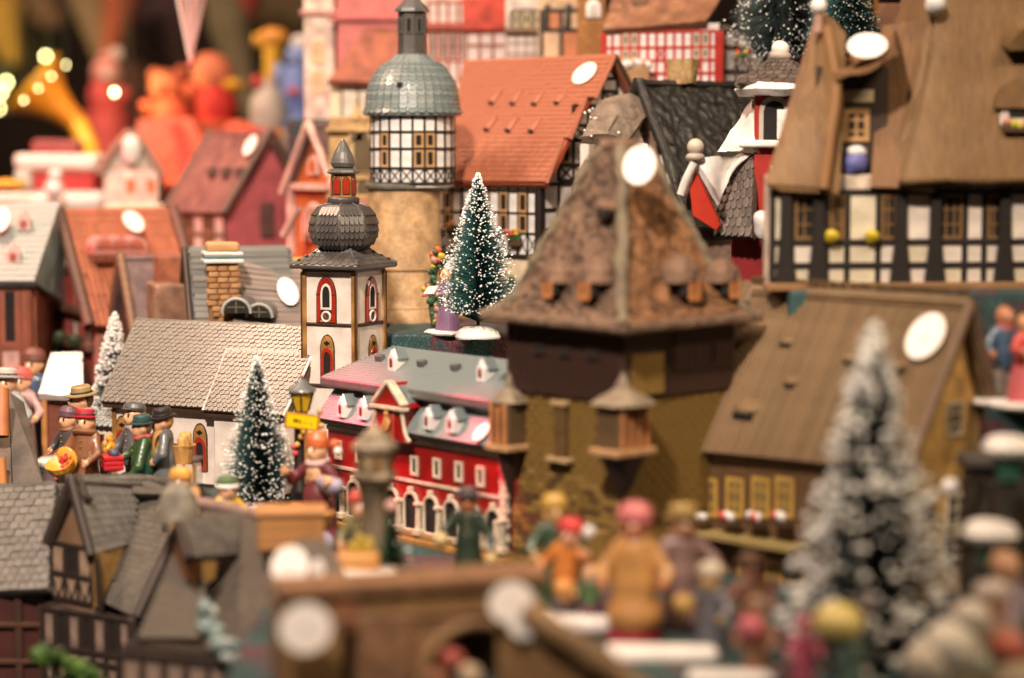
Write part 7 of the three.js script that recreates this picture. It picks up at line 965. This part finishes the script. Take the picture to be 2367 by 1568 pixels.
{ const d = 107, y = -1.36, b = stand(417, d, y); figurine('child with yellow hood and pink scarf above the grey roofs', b, Hof(1092, d, y), 10, { coat: [.68, .40, .14], hair: [.7, .36, .08], hat: [.70, .36, .07], hatShape: 'hood', scarf: [.6, .12, .14], hr: .12, long: .1, skin: [.7, .38, .2] }); }
{ const d = 107.5, y = -1.36, b = stand(523, d, y); const T = figurine('child in yellow coat and green white bobble hat below the brush tree', b, Hof(1112, d, y), -20, { coat: [.70, .42, .05], hair: [.16, .07, .04], hat: [.10, .16, .07], hatShape: 'hood', hr: .13, scarf: [.6, .56, .5], pants: [.05, .06, .10], rh: [.24, .55, .12], lh: [-.26, .56, .12] }); T.u('hat_brim', tr(new THREE.TorusGeometry(.125, .035, 8, 18), [0, 0, 0], [Math.PI / 2, 0, 0]), C.pureWhite, [0, .93, .02]); T.u('toy_drum', new THREE.CylinderGeometry(.1, .1, .14, 16), M([.4, .06, .03], .4), [-.3, .6, .1]); }
{ const d = 106, y = -1.36, b = stand(440, d + 1, y); figurine('small child in cream coat beside the hooded child', b, Hof(1138, d, y), 25, { coat: [.66, .46, .24], hair: [.5, .26, .08], hr: .13, long: .12, skin: [.7, .4, .22] }); }
{ // juggler under the lamp
  const d = 108.5, y = -1.36, b = stand(735, d, y); const T = figurine('figure in dark red dress with orange cap and lilac sleeves under the street lamp', b, Hof(1000, d, y) / 1.03, 35, { coat: [.15, .03, .035], skirt: [.17, .04, .045], hair: [.3, .14, .05], hat: [.62, .14, .04], hatShape: 'hood', lh: [-.2, .72, .2], rh: [.24, .66, .16], hr: .088, wide: .85, bulk: 1.05, scarf: [.62, .42, .38] }); const li = M([.36, .33, .44], .5); T.u('lilac_sleeve', rough(sphere(.1, 12, 9).scale(1.3, .8, .8), .04, 8), li, [.2, .63, .1]); T.u('lilac_bundle', rough(sphere(.15, 14, 10).scale(1.2, .8, .9), .05, 6), li, [.12, .16, .2]); T.u('lilac_bundle', rough(sphere(.13, 14, 10), .05, 6), M([.5, .46, .52], .5), [-.14, .2, .22]); T.u('orange_basket', rough(lathe([[0, 0], [.17, 0], [.21, .1], [.19, .14], [0, .1]], 16), .02, 10), M([.50, .24, .06], .5), [0, .27, .1]); T.u('orange_bow', rough(sphere(.09, 10, 8), .03, 9), M([.62, .13, .03], .5), [-.1, .38, .16]); T.u('brown_sack', rough(sphere(.16, 12, 9).scale(1, .7, 1), .03, 5), M([.28, .12, .06], .5), [.18, .02, .2]); T.u('pompom', sphere(.05, 8, 6), M([.62, .12, .04], .5), [.22, .95, .05]); T.u('pompom', sphere(.038, 8, 6), C.pureWhite, [.27, .9, .07]);
}
{ // angels with books by the wreath
  const d = 124.5, y = 8.56, b = stand(1036, d, y); const T = figurine('choir figure in lilac dress reading a white and red book beside the brush tree', b, Hof(618, d, y) / 1.0, 55, { coat: [.26, .17, .28], skirt: [.22, .12, .22], hair: [.30, .12, .06], longHair: true, lh: [-.1, .6, .24], rh: [.08, .6, .26], snowBase: .36, pants: [.2, .1, .2] }); T.u('book', tr(box(.26, .16, .03), [0, 0, 0], [-.7, 0, .1]), C.pureWhite, [-.02, .66, .3]); T.u('book_cover', tr(box(.14, .17, .02), [0, 0, 0], [-.7, 0, .1]), M([.6, .04, .04], .4), [-.1, .63, .32]); T.u('hair_bow', rough(sphere(.06, 8, 6), .03, 10), M([.62, .14, .12], .5), [0, .98, -.02]); T.u('songbook', tr(box(.3, .2, .03), [0, 0, 0], [-.6, 0, -.35]), C.pureWhite, [.08, 1.05, -.02]);
  const W = freeThing('flower_pillar', 'green garland pillar with orange and yellow flowers beside the round tower', 'garland', 1002, 126.5, 8.56), q = W.q; part(W, 'stem', tube([q(1004, 760, 126.5).toArray(), q(998, 680, 126.5).toArray(), q(1012, 575, 126.5).toArray()], .2, 12, 6), M([.03, .06, .02], .6)); for (let i = 0; i < 46; i++) { const t = rnd(), p = q(1004 + Math.sin(t * 9) * 10 + rr(-14, 14), 575 + t * 175, 126.3); part(W, i % 2 ? 'leaf' : 'flower', rough(sphere(rr(.14, .26), 7, 5), .08, 4), M(i % 2 ? [.05, .14, .07] : [[.62, .14, .05], [.66, .5, .05], [.6, .3, .24]][(i >> 1) % 3], .5), [p.x, p.y, p.z + rr(-.2, .3)]); }
}
// the blurred figures of the lower right
{ const d = 101, y = -1.36, b = stand(1082, d, y); const T = figurine('dark coated man with grey hat and lantern in front of the red hall', b, Hof(1132, d, y) / 1.02, 5, { coat: [.02, .035, .02], pants: [.02, .02, .025], long: .08, hair: [.2, .09, .04], hat: [.10, .08, .09], skin: [.46, .18, .08], lh: [-.26, .52, .14], rh: [.24, .34, .16], cell: .025 }); T.u('lantern', sphere(.085, 10, 8), M([.55, .40, .18], .4), [-.27, .5, .18]); T.u('loaf', sphere(.08, 10, 8), M([.48, .34, .14], .4), [.26, .3, .18]); }
{ const d = 99, y = -1.36, b = stand(838, d, y); figurine('small child in coral cap beside the stone lantern', b, Hof(1148, d, y), 10, { coat: [.18, .16, .07], hair: [.3, .15, .06], hat: [.62, .10, .07], hatShape: 'hood', hr: .14, long: .1, cell: .025 }); const T = freeThing('gift_sledge', 'orange gift basket with gold flowers on snow at the foot of the stone lantern', 'basket', 828, 96, -1.36), q = T.q; part(T, 'basket', rough(new RoundedBoxGeometry(1.9, .9, 1.4, 3, .2), .15), M([.55, .26, .07], .5, { map: 'wood' }), q(830, 1300, 95.6).toArray()); part(T, 'snow_base', rough(new RoundedBoxGeometry(3.2, .7, 2.2, 4, .3), .2), C.snow, q(832, 1328, 95.2).toArray()); for (let i = 0; i < 16; i++) part(T, 'gold_flower', sphere(rr(.1, .2), 8, 6), M([.45, .32, .03], .35), q(835 + rr(-26, 26), 1258 + rr(-18, 18), 95.8).toArray()); }
{ const d = 92.5, y = -1.3, b = stand(1310, d, y); const T = figurine('orange clad figure with red cap waving beside a green figure', b, Hof(1212, d, y), 30, { coat: [.60, .20, .04], pants: [.10, .08, .10], hat: [.60, .03, .03], hatShape: 'hood', hr: .12, rh: [.27, .72, .08], lh: [-.24, .52, .12], headX: .06, skin: [.68, .34, .2], snowBase: .5, cell: .025 }); T.u('pompom', sphere(.07, 8, 6), C.pureWhite, [.26, .93, .02]); T.u('sack', rough(sphere(.13, 10, 8), .03, 6), M([.6, .26, .06], .5), [.08, .36, .16]); }
{ const d = 95, y = -1.3, b = stand(1282, d, y); figurine('green clad figure with yellow pointed hood behind the orange one', b, Hof(1155, d, y), -10, { coat: [.03, .06, .03], hair: [.3, .2, .05], hat: [.5, .30, .06], hatShape: 'hood', long: .1, skin: [.55, .32, .12], cell: .025 }); }
{ const d = 91, y = -1.3, b = stand(1368, d, y); figurine('small crouching figure in green and white beside the orange one', b, 2.7, 30, { coat: [.08, .16, .06], pants: [.12, .05, .07], hair: [.4, .2, .08], skirt: [.14, .05, .08], hr: .13, scarf: [.6, .6, .55], cell: .025, lh: [-.22, .55, .1], rh: [.22, .7, .1] }); }
{ const d = 89, y = -1.9, b = stand(1470, d, y); figurine('woman in pink bonnet with tan shawl and red skirt', b, Hof(1180, d, y) / 1.0, 10, { coat: [.50, .25, .08], long: .3, hem: .2, wide: 1.25, skirt: [.30, .02, .03], hair: [.3, .1, .05], hat: [.60, .17, .17], hatShape: 'hood', skin: [.50, .18, .09], snowBase: .42, cell: .025 }); }
{ const d = 91.5, y = -1.9, b = stand(1580, d, y); figurine('man in mauve coat with straw hat behind the woman in red skirt', b, Hof(1172, d, y) / 1.02, -8, { coat: [.22, .13, .12], pants: [.05, .04, .03], long: .16, hair: [.15, .08, .03], hat: [.42, .28, .09], brim: 1.35, skin: [.44, .22, .13], rh: [.22, .58, .16], cell: .025 }); }
{ const d = 87.5, y = -1.9, b = stand(1648, d, y); figurine('bent figure in grey coat with pale cap carrying bread', b, Hof(1318, d, y), 35, { coat: [.13, .13, .15], long: .1, hair: [.2, .12, .06], hat: [.58, .50, .38], hatShape: 'hood', hr: .13, skin: [.55, .34, .15], lh: [-.16, .6, .22], snowBase: .55, cell: .025 }).u('bread_basket', rough(sphere(.12, 10, 8), .03, 6), M([.50, .30, .08], .5), [-.2, .64, .24]); }
{ const d = 88, y = -1.9, b = stand(1740, d, y); figurine('tall thin brown figure left of the frosted tree', b, Hof(1292, d, y), 0, { coat: [.20, .09, .05], long: .08, hair: [.12, .05, .03], hat: [.18, .09, .05], skin: [.4, .18, .1], cell: .025 }); }
{ const d = 83.5, y = -1.9, b = stand(1755, d, y); const T = figurine('crouching figure in brown with pink scarf at the bottom edge', b, Hof(1395, d, y), 25, { coat: [.26, .12, .06], hair: [.22, .1, .05], hat: [.3, .15, .08], hatShape: 'hood', scarf: [.62, .14, .18], long: .1, skin: [.5, .24, .14], wide: 1.3, cell: .025 }); T.u('pink_bundle', rough(sphere(.15, 12, 9), .03, 6), M([.62, .14, .18], .5), [-.02, .72, .18]); }
{ const d = 82.5, y = -1.9, b = stand(1862, d, y); figurine('small figure in pink coat beside the yellow ball', b, Hof(1440, d, y), -10, { coat: [.56, .10, .16], long: .06, hair: [.3, .1, .1], hat: [.50, .09, .13], hatShape: 'hood', skin: [.56, .26, .22], cell: .028 }); const T = freeThing('yellow_ball', 'large pale yellow ball on a green post before the frosted tree', 'ball', 1940, 81.5, -1.9), q = T.q; part(T, 'ball', tr(sphere(.9, 24, 18), [0, 0, 0], null, [1.05, .85, 1]), M([.72, .56, .18], .4), q(1938, 1440, 81.5).toArray()); const f = q(1965, 1500, 81.5); part(T, 'post', lathe([[0, 0], [.4, 0], [.42, f.y - .8], [.6, f.y + .2], [0, f.y + .3]], 12), M([.12, .20, .16], .5), [f.x, 0, f.z]); }
{ const d = 84.5, y = -1.9, b = stand(2010, d, y); figurine('figure with pale pink face half hidden behind the yellow ball', b, Hof(1385, d, y), -15, { coat: [.14, .20, .17], long: .08, hair: [.45, .22, .18], skin: [.55, .28, .22], hat: [.50, .30, .28], hatShape: 'hood', cell: .028 }); }
{ const d = 84, y = -1.9, b = stand(2330, d, y); figurine('tall pale lilac figure with bare round head at the right edge', b, Hof(1282, d, y), -25, { coat: [.46, .38, .46], long: .06, skin: [.62, .33, .18], hair: [.46, .24, .12], hr: .12, wide: 1.2, cell: .028 }); }
{ const d = 81.5, y = -1.9, b = stand(2300, d, y); figurine('child in pale pink with white cap at the lower right', b, Hof(1370, d, y), -15, { coat: [.66, .44, .36], long: .08, skin: [.66, .36, .26], hat: [.72, .60, .52], hatShape: 'hood', hr: .16, wide: 1.3, cell: .028 }); }
{ const T = freeThing('snow_mounds', 'snowy white mounds with red and pale green balls at the lower right corner', 'snow', 2270, 80, -1.9), q = T.q; for (const [px, py, r, c] of [[2245, 1430, .75, [.74, .66, .56]], [2200, 1500, 1.1, [.74, .68, .58]], [2330, 1500, .7, [.62, .16, .10]], [2258, 1530, .55, [.52, .62, .52]], [2150, 1540, 1.0, [.6, .52, .42]], [2350, 1590, 1.2, [.4, .3, .2]]]) { const p = q(px, py, 80.5); part(T, r > .72 ? 'mound' : 'ball', rough(sphere(r, 16, 12), .1, 1.2), M(c, .5), p.toArray()); part(T, 'mound_foot', lathe([[0, 0], [r * .9, 0], [r * .8, p.y], [0, p.y]], 12), M([.3, .25, .18], .6), [p.x, 0, p.z]); } }
for (const [l, px, py, d, w2, y] of [['white snow patch on dark base below the orange clad figure', 1335, 1442, 90.5, 2.9, -1.36], ['long white snow patch on green base below the woman in red skirt', 1530, 1512, 86.8, 4.4, -1.9], ['white snow patch at the bottom edge right of the long one', 1690, 1572, 83.5, 3.4, -1.9]]) { const T = freeThing('snowy_mound', l, 'snow mound', px, d, Math.min(y, -1.36), 'snow bases of the figurines'), p = T.q(px, py, d); part(T, 'snow_top', rough(new RoundedBoxGeometry(w2, .72, 1.2, 5, .3), .3, 1.3), C.snow, [p.x, p.y, p.z]); part(T, 'green_base', tr(box(w2 * .94, Math.max(.3, p.y + .1), 1.0), [p.x, Math.max(.3, p.y + .1) / 2 - .1, p.z - .1]), M([.012, .05, .045], .6)); }
// two small figures on the riser at the right
{ const d = 100.5, y = 7.42, b = stand(2320, d, y); figurine('small figure in blue jacket with grey trousers on the right riser', b, Hof(708, d, y) / 1.0, -10, { coat: [.05, .11, .18], pants: [.26, .23, .18], hair: [.42, .2, .09], skin: [.48, .18, .08], scarf: [.45, .14, .16], snowBase: .4, cell: .025 }); }
{ const d = 99, y = 7.42, b = stand(2368, d, y); figurine('small figure in bright coral dress on the right riser', b, Hof(725, d, y) / 1.0, -30, { coat: [.62, .09, .08], skirt: [.60, .13, .14], hair: [.4, .2, .08], skin: [.6, .3, .14], lh: [-.2, .6, .2], snowBase: .4, cell: .025 }); }
// two small people far left
{ const d = 134, y = .02, b = stand(82, d, y); figurine('figure in blue cloak beside the white roofed hut', b, Hof(815, d, y) / 1.0, 20, { coat: [.06, .11, .20], long: .06, hair: [.3, .12, .06], hat: [.2, .08, .06], hatShape: 'hood', cell: .025 }); }
{ const d = 131, y = .02, b = stand(52, d, y); figurine('figure in pink and white at the left edge behind the leaning cottage', b, Hof(858, d, y), 10, { coat: [.56, .34, .32], long: .06, hair: [.5, .12, .1], hat: [.6, .12, .1], hatShape: 'hood', cell: .025 }); }
{ const d = 128, y = .02, b = stand(18, d, y); figurine('pale grey figure with white hat at the left edge', b, Hof(858, d, y), 10, { coat: [.42, .44, .44], long: .06, hair: [.5, .4, .36], hat: [.6, .56, .52], cell: .025 }); }
// ================================================================ dark lantern posts at the right edge
function snowLantern(label, px, py, d, y) { const w = at(px, py, d); const h = w.y - y; w.y = y; const T = thing('snowy_lantern', label, 'lantern', w, 15, 'snow capped lanterns at the right edge'); const dk = M([.03, .028, .022], .6); part(T, 'post', lathe([[0, 0], [.7, 0], [.6, .4], [.3, .8], [.26, h - 1.5], [0, h - 1.5]], 10), dk); part(T, 'lantern_glass', lathe([[0, h - 1.5], [.45, h - 1.4], [.85, h - .2], [0, h - .2]], 6, true), M([.06, .20, .14], .35)); part(T, 'lantern_bracket', box(1.9, .3, .3), dk, [0, h - 1.6, 0]); part(T, 'snow_cap', rough(lathe([[0, -.3], [1.05, -.28], [1.2, 0], [.95, .38], [.4, .58], [0, .62]], 18), .15, 1.6), C.snow, [0, h, 0]); return T; }
snowLantern('snow capped green lantern with the lower cap at the right edge', 2292, 1232, 88, -1.9); snowLantern('snow capped dark lantern reaching up beside the yellow gable', 2335, 1035, 91, -1.9);
{ const T = freeThing('dark_stall', 'dark brown wooden stall wall behind the lanterns at the right edge', 'stall', 2300, 94.5, -1.36), q = T.q; const a = q(2235, 1075, 94.5); part(T, 'wall', tr(box(5.5, a.y, 1.6), [q(2388, 1200, 94.5).x, a.y / 2, a.z - .9]), M([.035, .022, .014], .7, { map: 'wood' })); for (let i = 0; i < 6; i++) part(T, 'plank', tr(box(.75, a.y - .1, .2), [q(2388, 1200, 94.5).x - 2.2 + i * .88, a.y / 2, a.z - .05]), M([.04, .026, .016], .7, { map: 'wood' })); part(T, 'eaves', tr(rough(new RoundedBoxGeometry(6, .6, 2.4, 3, .2), .15), [q(2388, 1200, 94.5).x, a.y + .1, a.z - .8]), M([.06, .05, .04], .7)); const p = q(2195, 1135, 92); part(T, 'round_lamp', sphere(.42, 14, 10), C.snow, [p.x + .2, p.y, p.z - .8]); part(T, 'lamp_bracket', tube([[p.x + .2, p.y, p.z - .8], [p.x + 1.2, p.y + .2, p.z - 1.6], [p.x + 2.0, p.y + .1, p.z - 2.4]], .12, 6, 6), dkBrown); }
// ================================================================ toys and fairy lights in the background at the upper left
{
  const T = freeThing('yellow_horn', 'blurred yellow orange gramophone horn rising over the snowy pavilion', 'horn', 170, 190, 9), q = T.q, m = M([.75, .40, .02], .35, { coat: .3 }), m2 = M([.70, .24, .02], .4);
  const c = q(138, 250, 190), n = V(-.72, .66, .16).normalize(); const bell = part(T, 'bell', lathe([[3.3, 3.2], [2.6, 2.3], [1.7, .9], [1.1, -.6], [.8, -2.2], [.65, -2.2], [.95, -.6], [1.5, .9], [2.4, 2.3], [3.1, 3.2]], 32), m2, c.toArray()); bell.quaternion.setFromUnitVectors(V(0, 1, 0), n); child(bell, 'rim', tr(new THREE.TorusGeometry(3.25, .28, 10, 40), [0, 3.2, 0], [Math.PI / 2, 0, 0]), m);
  part(T, 'neck', tube([c.clone().addScaledVector(n, -2).toArray(), q(185, 300, 190).toArray(), q(205, 350, 190).toArray(), q(212, 420, 190).toArray()], .85, 24, 12), m); const f = q(212, 420, 190); part(T, 'stand', lathe([[0, 0], [2, 0], [1.6, .6], [.8, 1.2], [.7, f.y], [0, f.y]], 16), M([.4, .12, .04], .5), [f.x, 0, f.z]);
}
function plush(label, px, py, d, sc, cols, parts) { const T = freeThing('plush_toy', label, 'toy', px, d, 9, 'plush toys on the back shelf'), q = T.q; const c = q(px, py, d); parts.forEach(([nm, x, y, z, r, sy, k]) => part(T, nm, rough(tr(sphere(r * sc, 16, 12), [0, 0, 0], null, [1, sy, 1]), .15 * sc, 1.2 / sc), M(cols[k], .75), [c.x + x * sc, c.y + y * sc, c.z + z * sc])); part(T, 'seat', lathe([[0, 0], [1.6 * sc, 0], [1.3 * sc, Math.max(.3, c.y - 1.6 * sc)], [0, Math.max(.3, c.y - 1.4 * sc)]], 14), M(cols[0], .7), [c.x, 0, c.z]); return T; }
plush('coral red plush toy with round ears below the pink stems', 395, 235, 188, 1.9, [[.60, .09, .035], [.64, .16, .07], [.55, .03, .02]], [['body', 0, -.6, 0, 1.0, 1.1, 0], ['head', -.15, .75, .2, .78, .95, 1], ['ear', -.75, 1.3, 0, .3, 1, 1], ['ear', .45, 1.4, 0, .3, 1, 1], ['snout', -.5, .6, .8, .38, .8, 1], ['arm', -.95, -.2, .4, .45, .8, 0], ['foot', -.6, -1.5, .6, .5, .8, 2]]);
plush('coral plush toy with yellow trim at the middle of the back shelf', 490, 200, 186, 1.9, [[.60, .09, .035], [.64, .18, .09], [.72, .36, .02], [.5, .015, .01]], [['body', .2, -.9, 0, .95, 1.3, 3], ['head', 0, .6, 0, .95, 1.05, 1], ['arm', .95, .1, .3, .5, .6, 2], ['arm', -.9, -.1, .2, .42, 1, 0], ['foot', .5, -1.9, .4, .55, .8, 0]]);
plush('pink and red plush toy behind the yellow horn', 245, 190, 196, 1.7, [[.5, .06, .06], [.64, .26, .24], [.62, .5, .46]], [['body', 0, -.9, 0, 1.0, 1.3, 0], ['head', 0, .5, 0, .8, .95, 1], ['nose', .15, .4, .8, .3, 1, 2], ['hat', .1, 1.25, 0, .6, .7, 1], ['pompom', .55, 1.55, .1, .38, 1, 2], ['arm', .9, -.6, .3, .45, 1, 0]]);
plush('blue plush toy with white cap at the right of the back shelf', 685, 180, 178, 1.75, [[.14, .20, .46], [.20, .28, .55], [.55, .12, .16], [.66, .62, .60]], [['body', 0, -.7, 0, .85, 1.7, 0], ['head', .1, 1.0, 0, .62, 1, 1], ['cap', .25, 1.6, -.1, .55, .9, 3], ['arm', -.75, .2, .3, .36, 1.6, 1], ['scarf', -.1, -.6, .8, .3, .8, 2], ['foot', .1, -2.3, .5, .6, .8, 1]]);
plush('grey white plush cone with red nose beside the blue toy', 620, 240, 176, 1.6, [[.44, .38, .34], [.55, .05, .05], [.5, .28, .1]], [['body', 0, -.5, 0, .95, 1.6, 0], ['head', -.1, .8, 0, .5, 1.1, 0], ['nose', -.55, 1.15, .3, .36, 1, 1], ['foot', .6, -1.6, .4, .5, .7, 2]]);
plush('scarlet plush toy sitting behind the mauve roofed house', 575, 300, 170, 1.5, [[.60, .07, .03], [.64, .12, .06], [.62, .2, .06]], [['body', 0, -.8, 0, 1.4, .8, 0], ['head', -.5, .0, 0, .8, .7, 1], ['arm', 1.1, -.3, .3, .6, .7, 0], ['foot', 1.3, -1.0, .6, .7, .7, 2]]);
{ const T = freeThing('toy_lamp_post', 'yellow toy lamp post with orange cap on the back shelf', 'toy', 628, 182, 9), q = T.q, m = M([.66, .36, .02], .45); const b = q(630, 200, 182), t = q(630, 105, 182); part(T, 'post', tr(new THREE.CylinderGeometry(.75, .75, t.y, 14), [b.x, t.y / 2, b.z]), m); part(T, 'cap', rough(sphere(1.25, 16, 12).scale(1.1, .75, 1), .15), M([.66, .28, .04], .5), q(632, 88, 182).toArray()); part(T, 'arm', tube([q(632, 98, 182).toArray(), q(585, 92, 182).toArray()], .55, 4, 10), m); }
{ const T = freeThing('pink_glass_stems', 'fan of thin pink glass stems hanging at the top edge', 'ornament', 442, 150, 9), q = T.q, gl = M([.62, .34, .32], .15, { map: null, coat: .6 }), gw = M([.72, .62, .58], .12, { map: null, coat: .6 }); const f = q(440, 160, 150); for (let i = 0; i < 15; i++) { const k = i / 14; part(T, 'stem', tube([[f.x + rr(-.1, .1), f.y + rr(-.3, 1.5), f.z], q(408 + k * 74 + rr(-4, 4), -30, 150 + rr(-1, 1)).toArray()], rr(.04, .09), 3, 6), i % 4 ? gl : gw); } part(T, 'knot', rough(sphere(.3, 10, 8), .08, 3), M([.5, .1, .08], .5), [f.x, f.y + .3, f.z]); }
{ // soft ornaments hanging in the dark
  const H = (label, px, py, d, c, w2, h2, roll) => { const p = at(px, py, d), T = thing('hanging_ornament', label, 'ornament', p, 0, 'felt ornaments hanging in the dark'); part(T, 'felt_shape', rough(tr(lathe([[0, -1], [.35, -.9], [.55, -.3], [.9, .5], [.7, 1], [0, 1.1]], 16), [0, 0, 0], [0, 0, roll], [w2, h2, w2]), .3, .6), M(shade(c, .55), .9)); part(T, 'thread', new THREE.CylinderGeometry(.06, .06, 40, 5), M([.2, .15, .1], .7), [0, h2 + 20, 0]); };
  H('tan felt ornament hanging left of the dark gap', 225, 40, 235, [.30, .19, .12], 3.2, 7, .25); H('red felt ornament hanging next to the tan one', 268, 55, 232, [.46, .10, .05], 2.2, 6.5, -.2); H('olive felt leg hanging right of the pink stems', 555, 150, 205, [.25, .20, .12], 2.3, 8, .25); H('red felt ball hanging above the olive felt leg', 566, 5, 205, [.55, .08, .06], 2.1, 2.2, 0); H('brown felt ornament at the top edge over the blue toy', 650, 15, 225, [.22, .15, .07], 4.5, 4, 1.2); H('golden felt ornament in the top left corner', 5, 45, 235, [.55, .30, .04], 3.2, 5, .2); H('pink brown felt ornament at the top left edge', 100, 10, 240, [.28, .14, .09], 3.5, 3, .6); H('brown felt ornament hanging by the top left bulbs', 60, 150, 250, [.12, .07, .03], 4, 5, .1); H('dim brown felt ornament right of the horn', 300, 290, 215, [.16, .07, .04], 3, 6, .1); H('plum felt ornament behind the pink stems', 395, 90, 245, [.12, .06, .07], 4, 5, .4); }
{ // fairy lights
  const glow = M([1, .9, .5], .3, { map: null, glow: [1, .82, .36], gi: 22 }); const spots = [[105, 130, 215], [264, 213, 183], [14, 190, 222], [0, 214, 222], [-4, 250, 222], [152, 150, 180], [118, 176, 178], [88, 204, 176], [54, 232, 175]];
  const lb = ['brightest bulb above the horn', 'bulb right of the horn rim', 'upper bulb at the left edge', 'middle bulb at the left edge', 'lowest bulb at the left edge', 'bulb at the top of the horn rim', 'bulb on the upper horn rim', 'bulb on the middle horn rim', 'bulb on the lower horn rim'];
  spots.forEach(([x, y, d], i) => { const p = at(x, y, d), T = thing('fairy_light', `lit yellow fairy light, the ${lb[i]}`, 'fairy light', p, 0, 'fairy lights'); const s = i < 5 ? .15 : .07; part(T, 'bulb', tr(sphere(s, 12, 10), [0, 0, 0], null, [1, 1.3, 1]), glow); part(T, 'socket', new THREE.CylinderGeometry(s * .5, s * .6, s * 1.4, 8), M([.02, .05, .02], .6), [0, s * 1.8, 0]); part(T, 'wire', tube([[0, s * 2.4, 0], [rr(-1, 1), 5, -1], [rr(-3, 3), 14, -2]], .05, 8, 5), M([.02, .05, .02], .6)); if (i < 5) { const l = new THREE.PointLight(new THREE.Color().setRGB(1, .82, .36), .02, 0, 2); l.position.copy(T.position); l.castShadow = true; l.shadow.radius = .15; l.name = 'fairy_glow'; scene.add(l); } });
}
renderer.render(scene, camera);
